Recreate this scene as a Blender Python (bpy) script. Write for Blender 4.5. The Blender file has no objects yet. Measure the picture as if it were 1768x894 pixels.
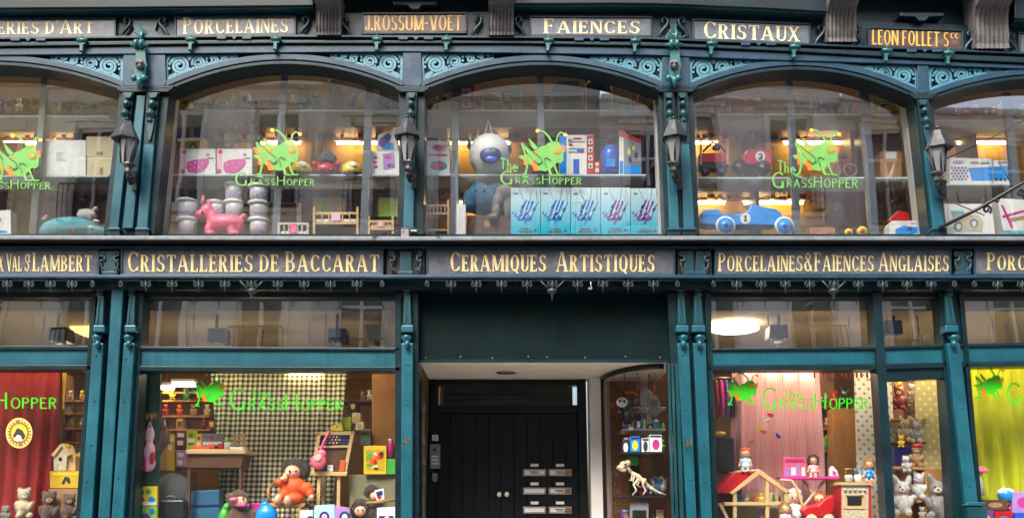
import bpy, math, random
from mathutils import Vector, Matrix
random.seed(7)
SC = bpy.context.scene
COL = SC.collection
PI = math.pi
# ------------------------------------------------------------------ camera
F, CX, CY = 1758.0, 884.0, 447.0
TILT = math.atan(458.0 / F)
CAM = Vector((0.0, -8.5, 1.6))
cd = bpy.data.cameras.new('camera'); cam = bpy.data.objects.new('camera', cd); COL.objects.link(cam)
cam.location = CAM; cam.rotation_euler = (PI/2 + TILT, 0, 0)
cd.sensor_width = 36; cd.lens = 36 * F / 1768.0; cd.clip_end = 500
SC.camera = cam
# ------------------------------------------------------------------ world, sun, exposure
W = bpy.data.worlds.new('World'); SC.world = W; W.use_nodes = True
nt = W.node_tree; bg = nt.nodes['Background']
sky = nt.nodes.new('ShaderNodeTexSky'); sky.sky_type = 'NISHITA'; sky.sun_disc = False
SUN_EL, SUN_AZ = math.radians(50), math.radians(205)
sky.sun_elevation = SUN_EL; sky.sun_rotation = SUN_AZ
sky.air_density = 1.0; sky.dust_density = 7.0; sky.ozone_density = 1.0
nt.links.new(sky.outputs[0], bg.inputs[0]); bg.inputs[1].default_value = 0.15
sd = bpy.data.lights.new('sun', 'SUN'); sd.energy = 1.9; sd.angle = math.radians(22); sd.color = (1, .97, .93)
so = bpy.data.objects.new('sun', sd); COL.objects.link(so); so.location = (-4, -12, 14)
dv = Vector((math.sin(SUN_AZ)*math.cos(SUN_EL), math.cos(SUN_AZ)*math.cos(SUN_EL), math.sin(SUN_EL)))
so.rotation_euler = (-dv).to_track_quat('-Z', 'Y').to_euler()
SC.view_settings.view_transform = 'Standard'; SC.view_settings.look = 'None'
SC.view_settings.exposure = 1.34; SC.view_settings.gamma = 1.0
SC.cycles.use_denoising = True; SC.cycles.max_bounces = 7; SC.cycles.diffuse_bounces = 3
SC.cycles.transparent_max_bounces = 16; SC.cycles.caustics_reflective = False; SC.cycles.caustics_refractive = False
SC.cycles.sample_clamp_indirect = 4.0
# ------------------------------------------------------------------ facade surface: three shallow facets
XL, XR = -3.25, 1.42                    # the two corners of the front
TL, TR = math.tan(math.radians(1.0)), math.tan(math.radians(2.0))
FW = Vector((0, math.cos(TILT), math.sin(TILT))); UP = Vector((0, -math.sin(TILT), math.cos(TILT)))
def face_y(x):
    return TL*(XL-x) if x < XL else (TR*(x-XR) if x > XR else 0.0)
def at(px, py, d=0.0):
    """the point on the front (set back by d metres) that stands at this place of the picture"""
    v = FW*F + Vector((1, 0, 0))*(px-CX) + UP*(CY-py)
    for a, b, ok in ((0, 0, lambda x: XL <= x <= XR), (-TL, TL*XL, lambda x: x < XL), (TR, -TR*XR, lambda x: x > XR)):
        # y = d + a*x + b
        t = (d + b - CAM.y) / (v.y - a*v.x)
        p = CAM + v*t
        if ok(p.x): return p
    return p
def mpp(px, py, d=0.0):
    """metres per pixel there"""
    p = at(px, py, d); return (p-CAM).dot(FW) / F
def lin(pts):
    def f(x):
        for (x0, y0), (x1, y1) in zip(pts, pts[1:]):
            if x <= x1: return y0 + (y1-y0)*(x-x0)/(x1-x0)
        (x0, y0), (x1, y1) = pts[-2:]
        return y0 + (y1-y0)*(x-x0)/(x1-x0)
    return f
# ------------------------------------------------------------------ mesh collector
class MB:
    def __init__(s): s.v = []; s.f = []; s.sm = []; s.cut = []; s.gl = []
    def add(s, vs, fs, smooth=False):
        o = len(s.v); s.v += [tuple(p) for p in vs]
        f0 = len(s.f)
        for f in fs: s.f.append([i+o for i in f]); s.sm.append(smooth)
        s.cut.append((o, len(s.v), f0, len(s.f)))
        return s
    def prism(s, pts, d, t, dd=None):
        """outline in picture places at depth d (or a list of depths), t metres thick into the building"""
        fr = [at(x, y, (d if dd is None else dd[i])) for i, (x, y) in enumerate(pts)]
        return s.prismw(fr, Vector((0, t, 0)))
    def prismw(s, fr, off):
        n = len(fr); bk = [p+off for p in fr]
        c = Vector((0,0,0)); nn = Vector((0,0,0))
        for i in range(n): nn += fr[i].cross(fr[(i+1) % n])
        flip = nn.dot(off) > 0
        fs = [list(range(n)), list(range(2*n-1, n-1, -1))] + [[i, i+n, (i+1) % n + n, (i+1) % n] for i in range(n)]
        if flip: fs = [f[::-1] for f in fs]
        return s.add(fr+bk, fs)
    def rect(s, x0, y0, x1, y1, d, t): return s.prism([(x0,y0),(x1,y0),(x1,y1),(x0,y1)], d, t)
    def strip(s, A, B, d, t, db=None):
        """band between two curves of picture places"""
        db = d if db is None else db
        n = len(A)
        a = [at(x,y,d) for x,y in A]; b = [at(x,y,db) for x,y in B]; o = Vector((0,t,0))
        vs = a + b + [p+o for p in a] + [p+o for p in b]
        fs = []
        for i in range(n-1):
            fs += [[i, i+n, i+1+n, i+1], [2*n+i, 2*n+i+1, 3*n+i+1, 3*n+i], [i, i+1, 2*n+i+1, 2*n+i], [n+i+1, n+i, 3*n+i, 3*n+i+1]]
        fs += [[0, 2*n, 3*n, n], [n-1, 2*n-1, 4*n-1, 3*n-1]]
        return s.add(vs, fs)
    def tubew(s, pts, r, n=6, cap=True):
        pts = [Vector(p) for p in pts]; rs = r if isinstance(r, (list, tuple)) else [r]*len(pts)
        vs = []; k = len(pts)
        ref = None
        for i, p in enumerate(pts):
            t = (pts[min(i+1, k-1)] - pts[max(i-1, 0)])
            t = t.normalized() if t.length > 1e-9 else Vector((0,0,1))
            if ref is None:
                ref = Vector((0,1,0)) if abs(t.y) < .9 else Vector((1,0,0))
            u = (ref - t*ref.dot(t)); u = u.normalized() if u.length > 1e-6 else t.orthogonal().normalized()
            ref = u; w = t.cross(u)
            for j in range(n):
                a = 2*PI*j/n; vs.append(p + (u*math.cos(a) + w*math.sin(a))*rs[i])
        fs = [[i*n+j, i*n+(j+1) % n, (i+1)*n+(j+1) % n, (i+1)*n+j] for i in range(k-1) for j in range(n)]
        if cap: fs += [list(range(n))[::-1], [(k-1)*n+j for j in range(n)]]
        return s.add(vs, fs, True)
    def tube(s, pts, d, r, n=6):
        """r in pixels; pts (x,y) or (x,y,d)"""
        w = [at(p[0], p[1], p[2] if len(p) > 2 else d) for p in pts]
        m = mpp(pts[0][0], pts[0][1], d)
        rs = [q*m for q in r] if isinstance(r, (list, tuple)) else r*m
        return s.tubew(w, rs, n)
    def ellw(s, c, rx, ry, rz, seg=16, rings=10, rot=None):
        vs = []; c = Vector(c)
        for i in range(rings+1):
            ph = PI*i/rings
            for j in range(seg):
                a = 2*PI*j/seg
                p = Vector((rx*math.sin(ph)*math.cos(a), ry*math.sin(ph)*math.sin(a), rz*math.cos(ph)))
                if rot is not None: p = rot @ p
                vs.append(c+p)
        fs = [[i*seg+j, i*seg+(j+1) % seg, (i+1)*seg+(j+1) % seg, (i+1)*seg+j][::-1] for i in range(rings) for j in range(seg)]
        return s.add(vs, fs, True)
    def ell(s, px, py, rx, ry, d, rd=None, ang=0, seg=16, rings=10):
        """ellipsoid: picture centre, radii in pixels, centre depth d, depth radius in metres"""
        m = mpp(px, py, d); rd = (rx+ry)/2*m if rd is None else rd
        rot = Matrix.Rotation(math.radians(ang), 3, 'Y')
        return s.ellw(at(px,py,d), rx*m, rd, ry*m, seg, rings, rot)
    def lathew(s, base, prof, n=12, axis=None):
        """profile [(radius, height)] round a vertical axis"""
        vs = []; b = Vector(base); k = len(prof)
        for r, z in prof:
            for j in range(n):
                a = 2*PI*(j+.5)/n; vs.append(b + Vector((r*math.cos(a), r*math.sin(a), z)))
        fs = [[i*n+j, i*n+(j+1) % n, (i+1)*n+(j+1) % n, (i+1)*n+j] for i in range(k-1) for j in range(n)]
        fs += [list(range(n))[::-1], [(k-1)*n+j for j in range(n)]]
        return s.add(vs, fs, n > 8)
    def lathe(s, px, d, prof, n=12, px1=None):
        """profile [(radius_px, py)] in picture units on a vertical axis through px"""
        b = at(px, prof[0][1], d)
        out = []
        for r, y in prof:
            p = at(px, y, d); out.append((r*mpp(px, y, d), p.z-b.z))
        if out[-1][1] < 0: out = out[::-1]
        return s.lathew((b.x, b.y, b.z), out, n)
    def boxw(s, x0, x1, y0, y1, z0, z1):
        vs = [(x0,y0,z0),(x1,y0,z0),(x1,y1,z0),(x0,y1,z0),(x0,y0,z1),(x1,y0,z1),(x1,y1,z1),(x0,y1,z1)]
        return s.add(vs, [[0,3,2,1],[4,5,6,7],[0,1,5,4],[1,2,6,5],[2,3,7,6],[3,0,4,7]])
    def split(s, name, mat, parent=None, **k):
        """one object for each piece that was added"""
        out = []
        for v0, v1, f0, f1 in (s.gl or s.cut):
            q = MB(); q.v = s.v[v0:v1]; q.f = [[i-v0 for i in f] for f in s.f[f0:f1]]; q.sm = s.sm[f0:f1]; out.append(q.build(name, mat, parent, **k))
        return out
    def build(s, name, mat, parent=None, bevel=0, remesh=0, kind=None):
        me = bpy.data.meshes.new(name)
        org = parent['_o'] if parent is not None and '_o' in parent else (0,0,0)
        o3 = Vector(org)
        me.from_pydata([tuple(Vector(p)-o3) for p in s.v], [], s.f)
        me.polygons.foreach_set('use_smooth', s.sm); me.update()
        me.materials.append(MAT[mat] if isinstance(mat, str) else mat)
        o = bpy.data.objects.new(name, me); COL.objects.link(o)
        if parent is not None:
            o.parent = parent; o['_o'] = tuple(org)
        if bevel:
            b = o.modifiers.new('bevel', 'BEVEL'); b.width = bevel; b.segments = 2; b.limit_method = 'ANGLE'; b.angle_limit = .6
        if remesh:
            r = o.modifiers.new('remesh', 'REMESH'); r.mode = 'VOXEL'; r.voxel_size = remesh; r.use_smooth_shade = True
            sm = o.modifiers.new('smooth', 'SMOOTH'); sm.iterations = 3
            REM.append(o)
        if kind: o['kind'] = kind
        return o
REM = []; FUR = []
def tag(o, label, cat=None, group=None):
    o['label'] = label
    if cat: o['category'] = cat
    if group: o['group'] = group
    return o
def thing(name, label, cat, loc=(0,0,0), group=None):
    o = bpy.data.objects.new(name, None); COL.objects.link(o); o.location = loc; o['_o'] = tuple(loc); o.empty_display_size = .1
    return tag(o, label, cat, group)
def solo(mb, name, mat, label, cat, group=None, **k):
    """a thing that is one mesh, its origin at its base"""
    xs = [p[0] for p in mb.v]; ys = [p[1] for p in mb.v]; zs = [p[2] for p in mb.v]
    c = Vector(((min(xs)+max(xs))/2, (min(ys)+max(ys))/2, min(zs)))
    mb.v = [tuple(Vector(p)-c) for p in mb.v]
    o = mb.build(name, mat, **k); o.location = c
    return tag(o, label, cat, group)
def struct(mb, name, mat, **k):
    o = mb.build(name, mat, **k); o['kind'] = 'structure'; return o
# ------------------------------------------------------------------ materials
MAT = {}
def lin3(c):
    return tuple(((x/255)/12.92 if x/255 <= .04045 else ((x/255+.055)/1.055)**2.4) for x in c) + (1,)
def mat(name, rgb, rough=.5, metal=0, var=.18, scale=7, bump=0, bscale=60, emis=0, spec=.5, streak=0, dust=0, coat=0, dustcol=(150,150,148), chip=0, chipcol=(120,116,104)):
    m = bpy.data.materials.new(name); m.use_nodes = True; MAT[name] = m
    t = m.node_tree; N = t.nodes; L = t.links; b = N['Principled BSDF']
    c = lin3(rgb)
    b.inputs['Base Color'].default_value = c; b.inputs['Roughness'].default_value = rough; b.inputs['Metallic'].default_value = metal
    b.inputs['Specular IOR Level'].default_value = spec
    if coat: b.inputs['Coat Weight'].default_value = coat; b.inputs['Coat Roughness'].default_value = .12
    if emis:
        b.inputs['Emission Color'].default_value = c; b.inputs['Emission Strength'].default_value = emis; return m
    tc = N.new('ShaderNodeTexCoord')
    last = None
    if var:
        nz = N.new('ShaderNodeTexNoise'); nz.inputs['Scale'].default_value = scale; nz.inputs['Detail'].default_value = 8; nz.inputs['Roughness'].default_value = .65
        L.new(tc.outputs['Object'], nz.inputs['Vector'])
        mr = N.new('ShaderNodeMapRange'); mr.inputs['From Min'].default_value = .28; mr.inputs['From Max'].default_value = .72
        mr.inputs['To Min'].default_value = 1-var*1.2; mr.inputs['To Max'].default_value = 1+var
        L.new(nz.outputs['Fac'], mr.inputs['Value'])
        mx = N.new('ShaderNodeMix'); mx.data_type = 'RGBA'; mx.blend_type = 'MULTIPLY'; mx.inputs['Factor'].default_value = 1
        mx.inputs['A'].default_value = c; L.new(mr.outputs[0], mx.inputs['B']); last = mx.outputs['Result']
        rr = N.new('ShaderNodeMapRange'); rr.inputs['To Min'].default_value = max(.04, rough-.12); rr.inputs['To Max'].default_value = min(1, rough+.12)
        L.new(nz.outputs['Fac'], rr.inputs['Value']); L.new(rr.outputs[0], b.inputs['Roughness'])
    if streak or dust:
        mp = N.new('ShaderNodeMapping'); mp.inputs['Scale'].default_value = (38, 38, 3.2) if streak else (9, 9, 9)
        L.new(tc.outputs['Object'], mp.inputs['Vector'])
        n2 = N.new('ShaderNodeTexNoise'); n2.inputs['Scale'].default_value = 1; n2.inputs['Detail'].default_value = 6
        L.new(mp.outputs[0], n2.inputs['Vector'])
        m2 = N.new('ShaderNodeMapRange'); m2.inputs['From Min'].default_value = .52; m2.inputs['From Max'].default_value = .78
        m2.inputs['To Max'].default_value = max(streak, dust); L.new(n2.outputs['Fac'], m2.inputs['Value'])
        x2 = N.new('ShaderNodeMix'); x2.data_type = 'RGBA'; L.new(m2.outputs[0], x2.inputs['Factor'])
        if last is not None: L.new(last, x2.inputs['A'])
        else: x2.inputs['A'].default_value = c
        x2.inputs['B'].default_value = lin3(dustcol); last = x2.outputs['Result']
    if chip:
        n4 = N.new('ShaderNodeTexNoise'); n4.inputs['Scale'].default_value = 46; n4.inputs['Detail'].default_value = 9; n4.inputs['Roughness'].default_value = .75; n4.inputs['Distortion'].default_value = .6
        L.new(tc.outputs['Object'], n4.inputs['Vector'])
        m4 = N.new('ShaderNodeMapRange'); m4.inputs['From Min'].default_value = .66; m4.inputs['From Max'].default_value = .70; m4.inputs['To Max'].default_value = chip; L.new(n4.outputs['Fac'], m4.inputs['Value'])
        x4 = N.new('ShaderNodeMix'); x4.data_type = 'RGBA'; L.new(m4.outputs[0], x4.inputs['Factor'])
        if last is not None: L.new(last, x4.inputs['A'])
        else: x4.inputs['A'].default_value = c
        x4.inputs['B'].default_value = lin3(chipcol); last = x4.outputs['Result']
    if last is not None: L.new(last, b.inputs['Base Color'])
    if bump:
        n3 = N.new('ShaderNodeTexNoise'); n3.inputs['Scale'].default_value = bscale; n3.inputs['Detail'].default_value = 5
        L.new(tc.outputs['Object'], n3.inputs['Vector'])
        bp = N.new('ShaderNodeBump'); bp.inputs['Strength'].default_value = bump; bp.inputs['Distance'].default_value = .01
        L.new(n3.outputs['Fac'], bp.inputs['Height']); L.new(bp.outputs[0], b.inputs['Normal'])
    return m
# shopfront paints
mat('dark_iron', (10, 38, 48), .36, 0, .25, 5, .12, 40, dust=.18, dustcol=(64,96,110), chip=.4, spec=.4)
mat('frame_paint', (7, 35, 41), .34, 0, .4, 4, .1, 40, streak=.16, dustcol=(36,78,90), chip=.35, spec=.35)
mat('teal_paint', (12, 76, 90), .36, 0, .32, 3, .1, 50, streak=.25, dustcol=(50,108,120), chip=.55, chipcol=(12,36,42))
mat('cornice_paint', (4, 26, 33), .45, 0, .4, 3, .1, 40, streak=.12, dustcol=(30,64,74), chip=.3, spec=.3)
mat('teal_deep', (10, 56, 62), .36, 0, .22, 4, .1, 50, streak=.2, dustcol=(70,116,122), chip=.45)
mat('teal_dark', (4, 24, 25), .6, 0, .4, 2.2, .15, 30, spec=.1, streak=.2, dustcol=(8,34,36), chip=.08, chipcol=(40,60,60))
mat('scroll_blue', (62, 120, 138), .42, 0, .2, 12, dust=.3, dustcol=(96,132,140), chip=.5, chipcol=(24,52,60))
mat('fascia_grey', (22, 56, 76), .36, 0, .25, 5, .1, 40, dust=.22, dustcol=(70,98,118), chip=.45, spec=.4)
mat('sill_stone', (104, 112, 118), .5, 0, .25, 8, .2, 40, streak=.5, dustcol=(58,64,68))
mat('clasp_green', (24, 88, 90), .34, 0, .25, 14, dust=.25, dustcol=(96,140,140), chip=.4)
mat('slate', (84, 90, 100), .2, 0, .35, 7, .04, 30, dust=.45, dustcol=(138,144,150), chip=.2)
mat('slate_low', (84, 86, 94), .26, 0, .4, 7, .05, 30, dust=.4, dustcol=(108,102,92), chip=.3)
mat('brown_plate', (72, 50, 42), .25, 0, .3, 9, dust=.25, chip=.2)
mat('gold_cream', (228, 212, 162), .4, 0, .25, 30, dust=.35, dustcol=(176,150,92), chip=.5, chipcol=(110,96,70))
mat('gold_old', (208, 164, 72), .38, 0, .3, 26, dust=.35, dustcol=(150,104,30), chip=.5, chipcol=(100,70,34))
mat('gold_low', (206, 186, 128), .4, 0, .28, 26, dust=.4, dustcol=(164,132,66), chip=.6, chipcol=(96,84,60))
mat('stone_grey', (92, 90, 90), .8, 0, .35, 6, .5, 30, streak=.55, dustcol=(52,48,46))
mat('stone_dark', (70, 64, 62), .85, 0, .4, 5, .5, 26, streak=.5, dustcol=(34,32,32))
mat('black_iron', (26, 28, 30), .45, .3, .2, 20, .2, 60)
mat('lantern_iron', (38, 42, 44), .5, .2, .25, 18, .2, 60, dust=.3)
mat('lamp_glass', (112, 116, 118), .25, 0, .2, 9, streak=.3, dustcol=(80,80,84), coat=.6)
mat('iron_grey', (36, 50, 56), .5, 0, .25, 16, dust=.3, dustcol=(90,100,106))
mat('white_paint', (214, 210, 206), .5, 0, .08, 6, streak=.2, dustcol=(160,156,150))
mat('soffit_beige', (246, 238, 226), .7, 0, .1, 3, dust=.15)
mat('door_black', (10, 15, 15), .4, 0, .25, 4, .1, 40, spec=.3, streak=.25, dustcol=(24,32,32))
mat('steel', (150, 148, 144), .35, .8, .12, 20)
mat('brass', (176, 128, 58), .35, .8, .3, 20)
mat('paper', (224, 220, 212), .7, 0, .06, 20)
mat('ink', (36, 34, 34), .7, 0, 0)
mat('shelf_metal', (98, 104, 110), .4, .2, .12, 6)
mat('white_jamb', (200, 196, 194), .5, 0, .1, 5, streak=.2)
def glass(name, tint=(.93,.95,.95), k=1.6, add=.03, wav=.028, film=.02):
    m = bpy.data.materials.new(name); m.use_nodes = True; MAT[name] = m
    t = m.node_tree; N = t.nodes; L = t.links; N.clear()
    out = N.new('ShaderNodeOutputMaterial'); mx = N.new('ShaderNodeMixShader')
    tr = N.new('ShaderNodeBsdfTransparent'); tr.inputs[0].default_value = tint + (1,)
    gl = N.new('ShaderNodeBsdfGlossy'); gl.inputs['Roughness'].default_value = 0.0; gl.inputs['Color'].default_value = (.95,.97,1,1)
    ge = N.new('ShaderNodeNewGeometry'); dt = N.new('ShaderNodeVectorMath'); dt.operation = 'DOT_PRODUCT'
    L.new(ge.outputs['Incoming'], dt.inputs[0]); L.new(ge.outputs['Normal'], dt.inputs[1])
    def mth(op, a, b_=None, cl=False):
        n_ = N.new('ShaderNodeMath'); n_.operation = op; n_.use_clamp = cl
        for i_, v_ in enumerate((a, b_)):
            if v_ is None: continue
            if isinstance(v_, (int, float)): n_.inputs[i_].default_value = v_
            else: L.new(v_, n_.inputs[i_])
        return n_.outputs[0]
    sch = mth('POWER', mth('SUBTRACT', 1.0, mth('ABSOLUTE', dt.outputs['Value'])), 5.0)
    fac = mth('ADD', mth('MULTIPLY', sch, k), add, True)
    L.new(fac, mx.inputs[0]); L.new(tr.outputs[0], mx.inputs[1]); L.new(gl.outputs[0], mx.inputs[2])
    if wav:
        tc2 = N.new('ShaderNodeTexCoord'); nd = N.new('ShaderNodeTexNoise'); nd.inputs['Scale'].default_value = 2.2; nd.inputs['Detail'].default_value = 8; nd.inputs['Roughness'].default_value = .7
        L.new(tc2.outputs['Object'], nd.inputs['Vector']); rg = N.new('ShaderNodeMapRange'); rg.inputs['From Min'].default_value = .42; rg.inputs['From Max'].default_value = .8; rg.inputs['To Max'].default_value = film
        L.new(nd.outputs['Fac'], rg.inputs['Value']); df = N.new('ShaderNodeBsdfDiffuse'); df.inputs[0].default_value = (.5,.5,.48,1); m5 = N.new('ShaderNodeMixShader')
        L.new(rg.outputs[0], m5.inputs[0]); L.new(mx.outputs[0], m5.inputs[1]); L.new(df.outputs[0], m5.inputs[2]); mx = m5
    L.new(mx.outputs[0], out.inputs[0])
    if wav:
        tc = N.new('ShaderNodeTexCoord'); nz = N.new('ShaderNodeTexNoise'); nz.inputs['Scale'].default_value = 1.3
        L.new(tc.outputs['Object'], nz.inputs['Vector']); bp = N.new('ShaderNodeBump'); bp.inputs['Strength'].default_value = wav; bp.inputs['Distance'].default_value = .05
        L.new(nz.outputs['Fac'], bp.inputs['Height']); L.new(bp.outputs[0], gl.inputs['Normal'])
    return m
glass('window_glass', k=.9, add=.15, film=.006)
glass('display_glass', k=.9, add=.015, film=.012)
glass('transom_glass', (.9,.92,.92), k=.9, add=.17)
glass('shelf_glass', (.86,.92,.92), .9, .08, 0)
_t = MAT['shelf_glass'].node_tree; _o = _t.nodes['Material Output']; _p = _o.inputs[0].links[0].from_socket
_m = _t.nodes.new('ShaderNodeMixShader'); _m.inputs[0].default_value = .34; _d = _t.nodes.new('ShaderNodeBsdfTranslucent'); _d.inputs[0].default_value = (.62,.72,.74,1); _e = _t.nodes.new('ShaderNodeBsdfDiffuse'); _e.inputs[0].default_value = (.5,.58,.6,1); _q = _t.nodes.new('ShaderNodeMixShader')
_t.links.new(_d.outputs[0], _q.inputs[1]); _t.links.new(_e.outputs[0], _q.inputs[2]); _t.links.new(_p, _m.inputs[1]); _t.links.new(_q.outputs[0], _m.inputs[2]); _t.links.new(_m.outputs[0], _o.inputs[0])
# ------------------------------------------------------------------ lettering
def _arc(cx, cy, rx, ry, a0, a1, thk, thn, n=14):
    A = []; B = []
    for i in range(n+1):
        a = math.radians(a0+(a1-a0)*i/n); t = thn+(thk-thn)*abs(math.cos(a))**1.4
        c, s_ = math.cos(a), math.sin(a)
        A.append((cx+rx*c, cy+ry*s_)); B.append((cx+(rx-t)*c, cy+(ry-(thn if thk != thn else t))*s_))
    return [[A[i], A[i+1], B[i+1], B[i]] for i in range(n)]
def glyph(ch, T, H, srf):
    """cap glyph as quads in a box one unit high; T thick stroke, H thin stroke"""
    q = []
    S = .055 if srf else 0
    def r(x0, y0, x1, y1): q.append([(x0,y0),(x1,y0),(x1,y1),(x0,y1)])
    def stem(x, w=None, y0=0, y1=1, b=True, t=True):
        w = T if w is None else w
        r(x, y0, x+w, y1)
        if srf and b: r(x-S, y0, x+w+S, y0+H*.9)
        if srf and t: r(x-S, y1-H*.9, x+w+S, y1)
    def dg(x0, y0, x1, y1, w): q.append([(x0,y0),(x0+w,y0),(x1+w,y1),(x1,y1)])
    def ft(x, w, y):
        if srf: r(x-S, y if y == 0 else y-H*.9, x+w+S, y+H*.9 if y == 0 else y)
    def arc(*a): q.extend(_arc(*a))
    n = H if srf else T
    def term(x, y0, y1):
        if srf: r(x-.02, y0, x+.035, y1)
    if ch == 'A':
        dg(0, 0, .23, 1, n); dg(.5-T*.2, 0, .23, 1, T); r(.1, .3, .45, .3+H); ft(0, n, 0); ft(.5-T*.2, T, 0); w = .5+T
    elif ch == 'B': stem(0); arc(.17, .745, .26, .255, -90, 90, T, H); arc(.17, .265, .3, .265, -90, 90, T, H); r(0,.49,.2,.49+H); r(0,0,.2,H); r(0,1-H,.2,1); w = .5
    elif ch in 'CG':
        arc(.29, .5, .29, .5, 42, 318, T, H); term(.49, .74, .93)
        if ch == 'G': stem(.42, T, 0.02, .42, False, True); w = .6
        else: term(.49, .07, .26); w = .55
    elif ch == 'D': stem(0); arc(.16, .5, .38, .5, -90, 90, T, H); r(0,0,.2,H); r(0,1-H,.2,1); w = .56
    elif ch in 'EF':
        stem(0); r(0, 1-H, .4, 1); r(0, .49, .32, .49+H); term(.38, .8, 1); term(.3, .42, .61)
        if ch == 'E': r(0, 0, .42, H); term(.4, 0, .2)
        w = .45
    elif ch == 'H': stem(0); stem(.42); r(0, .48, .5, .48+H); w = .42+T
    elif ch == 'I': stem(0); w = T
    elif ch == 'J': stem(.2, T, .22, 1, False, True); arc(.17, .24, .2, .24, 180, 360, T, H); w = .2+T
    elif ch == 'L': stem(0); r(0, 0, .4, H); term(.38, 0, .22); w = .43
    elif ch == 'M': stem(0, n); stem(.6, T); dg(.3-T/2, .05, 0.0, 1, T); dg(.3, .05, .62, 1, n); w = .6+T
    elif ch == 'N': stem(0, n); stem(.46, n, 0, 1, False, True); dg(.46+n-T, 0, 0, 1, T); w = .46+n
    elif ch in 'OQ':
        arc(.3, .5, .3, .5, 0, 360, T, H, 24); w = .6
        if ch == 'Q': dg(.42, -.12, .26, .16, T*.8)
    elif ch in 'PR':
        stem(0); arc(.17, .74, .28, .26, -90, 90, T, H); r(0, .48, .2, .48+H); r(0, 1-H, .2, 1); w = .46
        if ch == 'R': dg(.4-T*.3, 0, .2-T*.2, .5, T); ft(.4-T*.3, T, 0); w = .5+(T*.3)
    elif ch == 'S':
        arc(.25, .74, .22, .26, 30, 270, T*.8, H); arc(.23, .265, .24, .265, -150, 90, T, H); term(.42, .76, .95); term(0, .06, .26); w = .47
    elif ch == 'T': stem(.2, T, 0, 1, True, False); r(0, 1-H, .4+T, 1); term(0.01, .8, 1); term(.37+T, .8, 1); w = .4+T
    elif ch == 'U': stem(0, T, .25, 1, False, True); stem(.42, n, .25, 1, False, True); arc((.42+n)/2, .28, (.42+n)/2, .28, 180, 360, T if not srf else T*.8, H); w = .42+n
    elif ch == 'V': dg(.24, 0, 0, 1, T); dg(.24+T*.5, 0, .48, 1, n); ft(0, T, 1); ft(.48, n, 1); w = .5+n
    elif ch == 'X': dg(.4, 0, 0, 1, T); dg(0, 0, .44, 1, n); ft(0, T, 1); ft(.4, T, 0); ft(0, n, 0); ft(.44, n, 1); w = .42+T
    elif ch == '&': arc(.26, .78, .17, .22, 0, 360, T*.7, H, 18); arc(.25, .28, .25, .28, 60, 370, T, H, 20); dg(.46, 0, .14, .68, T*.8); w = .6
    elif ch == '.': r(0, 0, T, T); w = T
    elif ch == '-': r(0, .42, .26, .42+H*1.4); w = .26
    elif ch == "'": r(0, .72, T*.7, 1); w = T*.7
    elif ch == '1': stem(.1, T, 0, 1, True, False); dg(0, .76, .12, .98, T*.6); w = .12+T
    elif ch == '2': arc(.25, .72, .24, .28, -20, 180, T, H); dg(0, 0, .36, .62, T*.9); r(0, 0, .5, H*1.3); w = .5
    elif ch == '3': arc(.22, .74, .22, .26, -90, 160, T, H); arc(.22, .265, .25, .265, -160, 90, T, H); w = .48
    elif ch == '4': stem(.3, T, 0, 1, True, False); dg(0, .3, .3, 1, T*.6); r(0, .28, .5, .28+H); w = .5
    elif ch == '9': arc(.25, .68, .25, .32, 0, 360, T, H, 20); dg(.14, 0, .42, .6, T*.8); w = .5
    elif ch == '0': arc(.25, .5, .25, .5, 0, 360, T, H, 20); w = .5
    elif ch == 'h': stem(0, T, 0, 1, False, False); arc(.22, .36, .22, .26, 0, 180, T, H); r(.44-T, 0, .44, .38); w = .44
    elif ch == 'e': arc(.25, .32, .25, .32, 0, 320, T, H, 18); r(.03, .29, .47, .29+H); w = .5
    else: w = .3
    return q, w
def lettering(txt, x0, x1, bl, tl, br, tr, d, t=.004, T=.16, H=.06, srf=True, small=.82, gap=.13, mb=None):
    """capitals fitted between x0 and x1; bl/tl base and top on the left, br/tr on the right (picture y). lower case = small capitals"""
    mb = mb or MB(); run = []; x = 0
    sans = not srf
    for i, ch in enumerate(txt):
        if ch == ' ': x += .26; continue
        raised = ch == '^'
        k = 1.0
        c = ch
        if ch.islower() and not (sans and small is None): c = ch.upper(); k = small
        q, w = glyph(c, T/(k if k else 1)*(.95 if k < 1 else 1), H/(k if k else 1), srf)
        run.append((q, x, k, ch)); x += w*k + gap
        if ch == 'ï': pass
    tot = x-gap
    def P(u, v, dd):
        f = u/tot; px = x0+(x1-x0)*f
        yb = bl+(br-bl)*f; yt = tl+(tr-tl)*f
        return at(px, yb+(yt-yb)*v, dd)
    k = 0
    for q, ox, sc, ch in run:
        g0 = (len(mb.v), len(mb.f))
        for i, poly in enumerate(q):
            k += 1
            e = ((i*7) % 11)*.00012
            mb.prismw([P(ox+px*sc, py*sc, d-e) for px, py in poly], Vector((0, t, 0)))
        mb.gl.append((g0[0], len(mb.v), g0[1], len(mb.f)))
    return mb
def dots(mb, pts, d, r=2, t=.004):
    for x, y in pts: mb.prism([(x+r*math.cos(a*PI/4), y+r*math.sin(a*PI/4)) for a in range(8)], d, t)
    return mb
def spiral(cx, cy, r0, r1, a0, turns, n=30, sx=1, sy=1):
    out = []
    for i in range(n+1):
        u = i/n; a = math.radians(a0)+2*PI*turns*u; r = r0+(r1-r0)*u
        out.append((cx+sx*r*math.cos(a), cy+sy*r*math.sin(a)))
    return out
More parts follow.
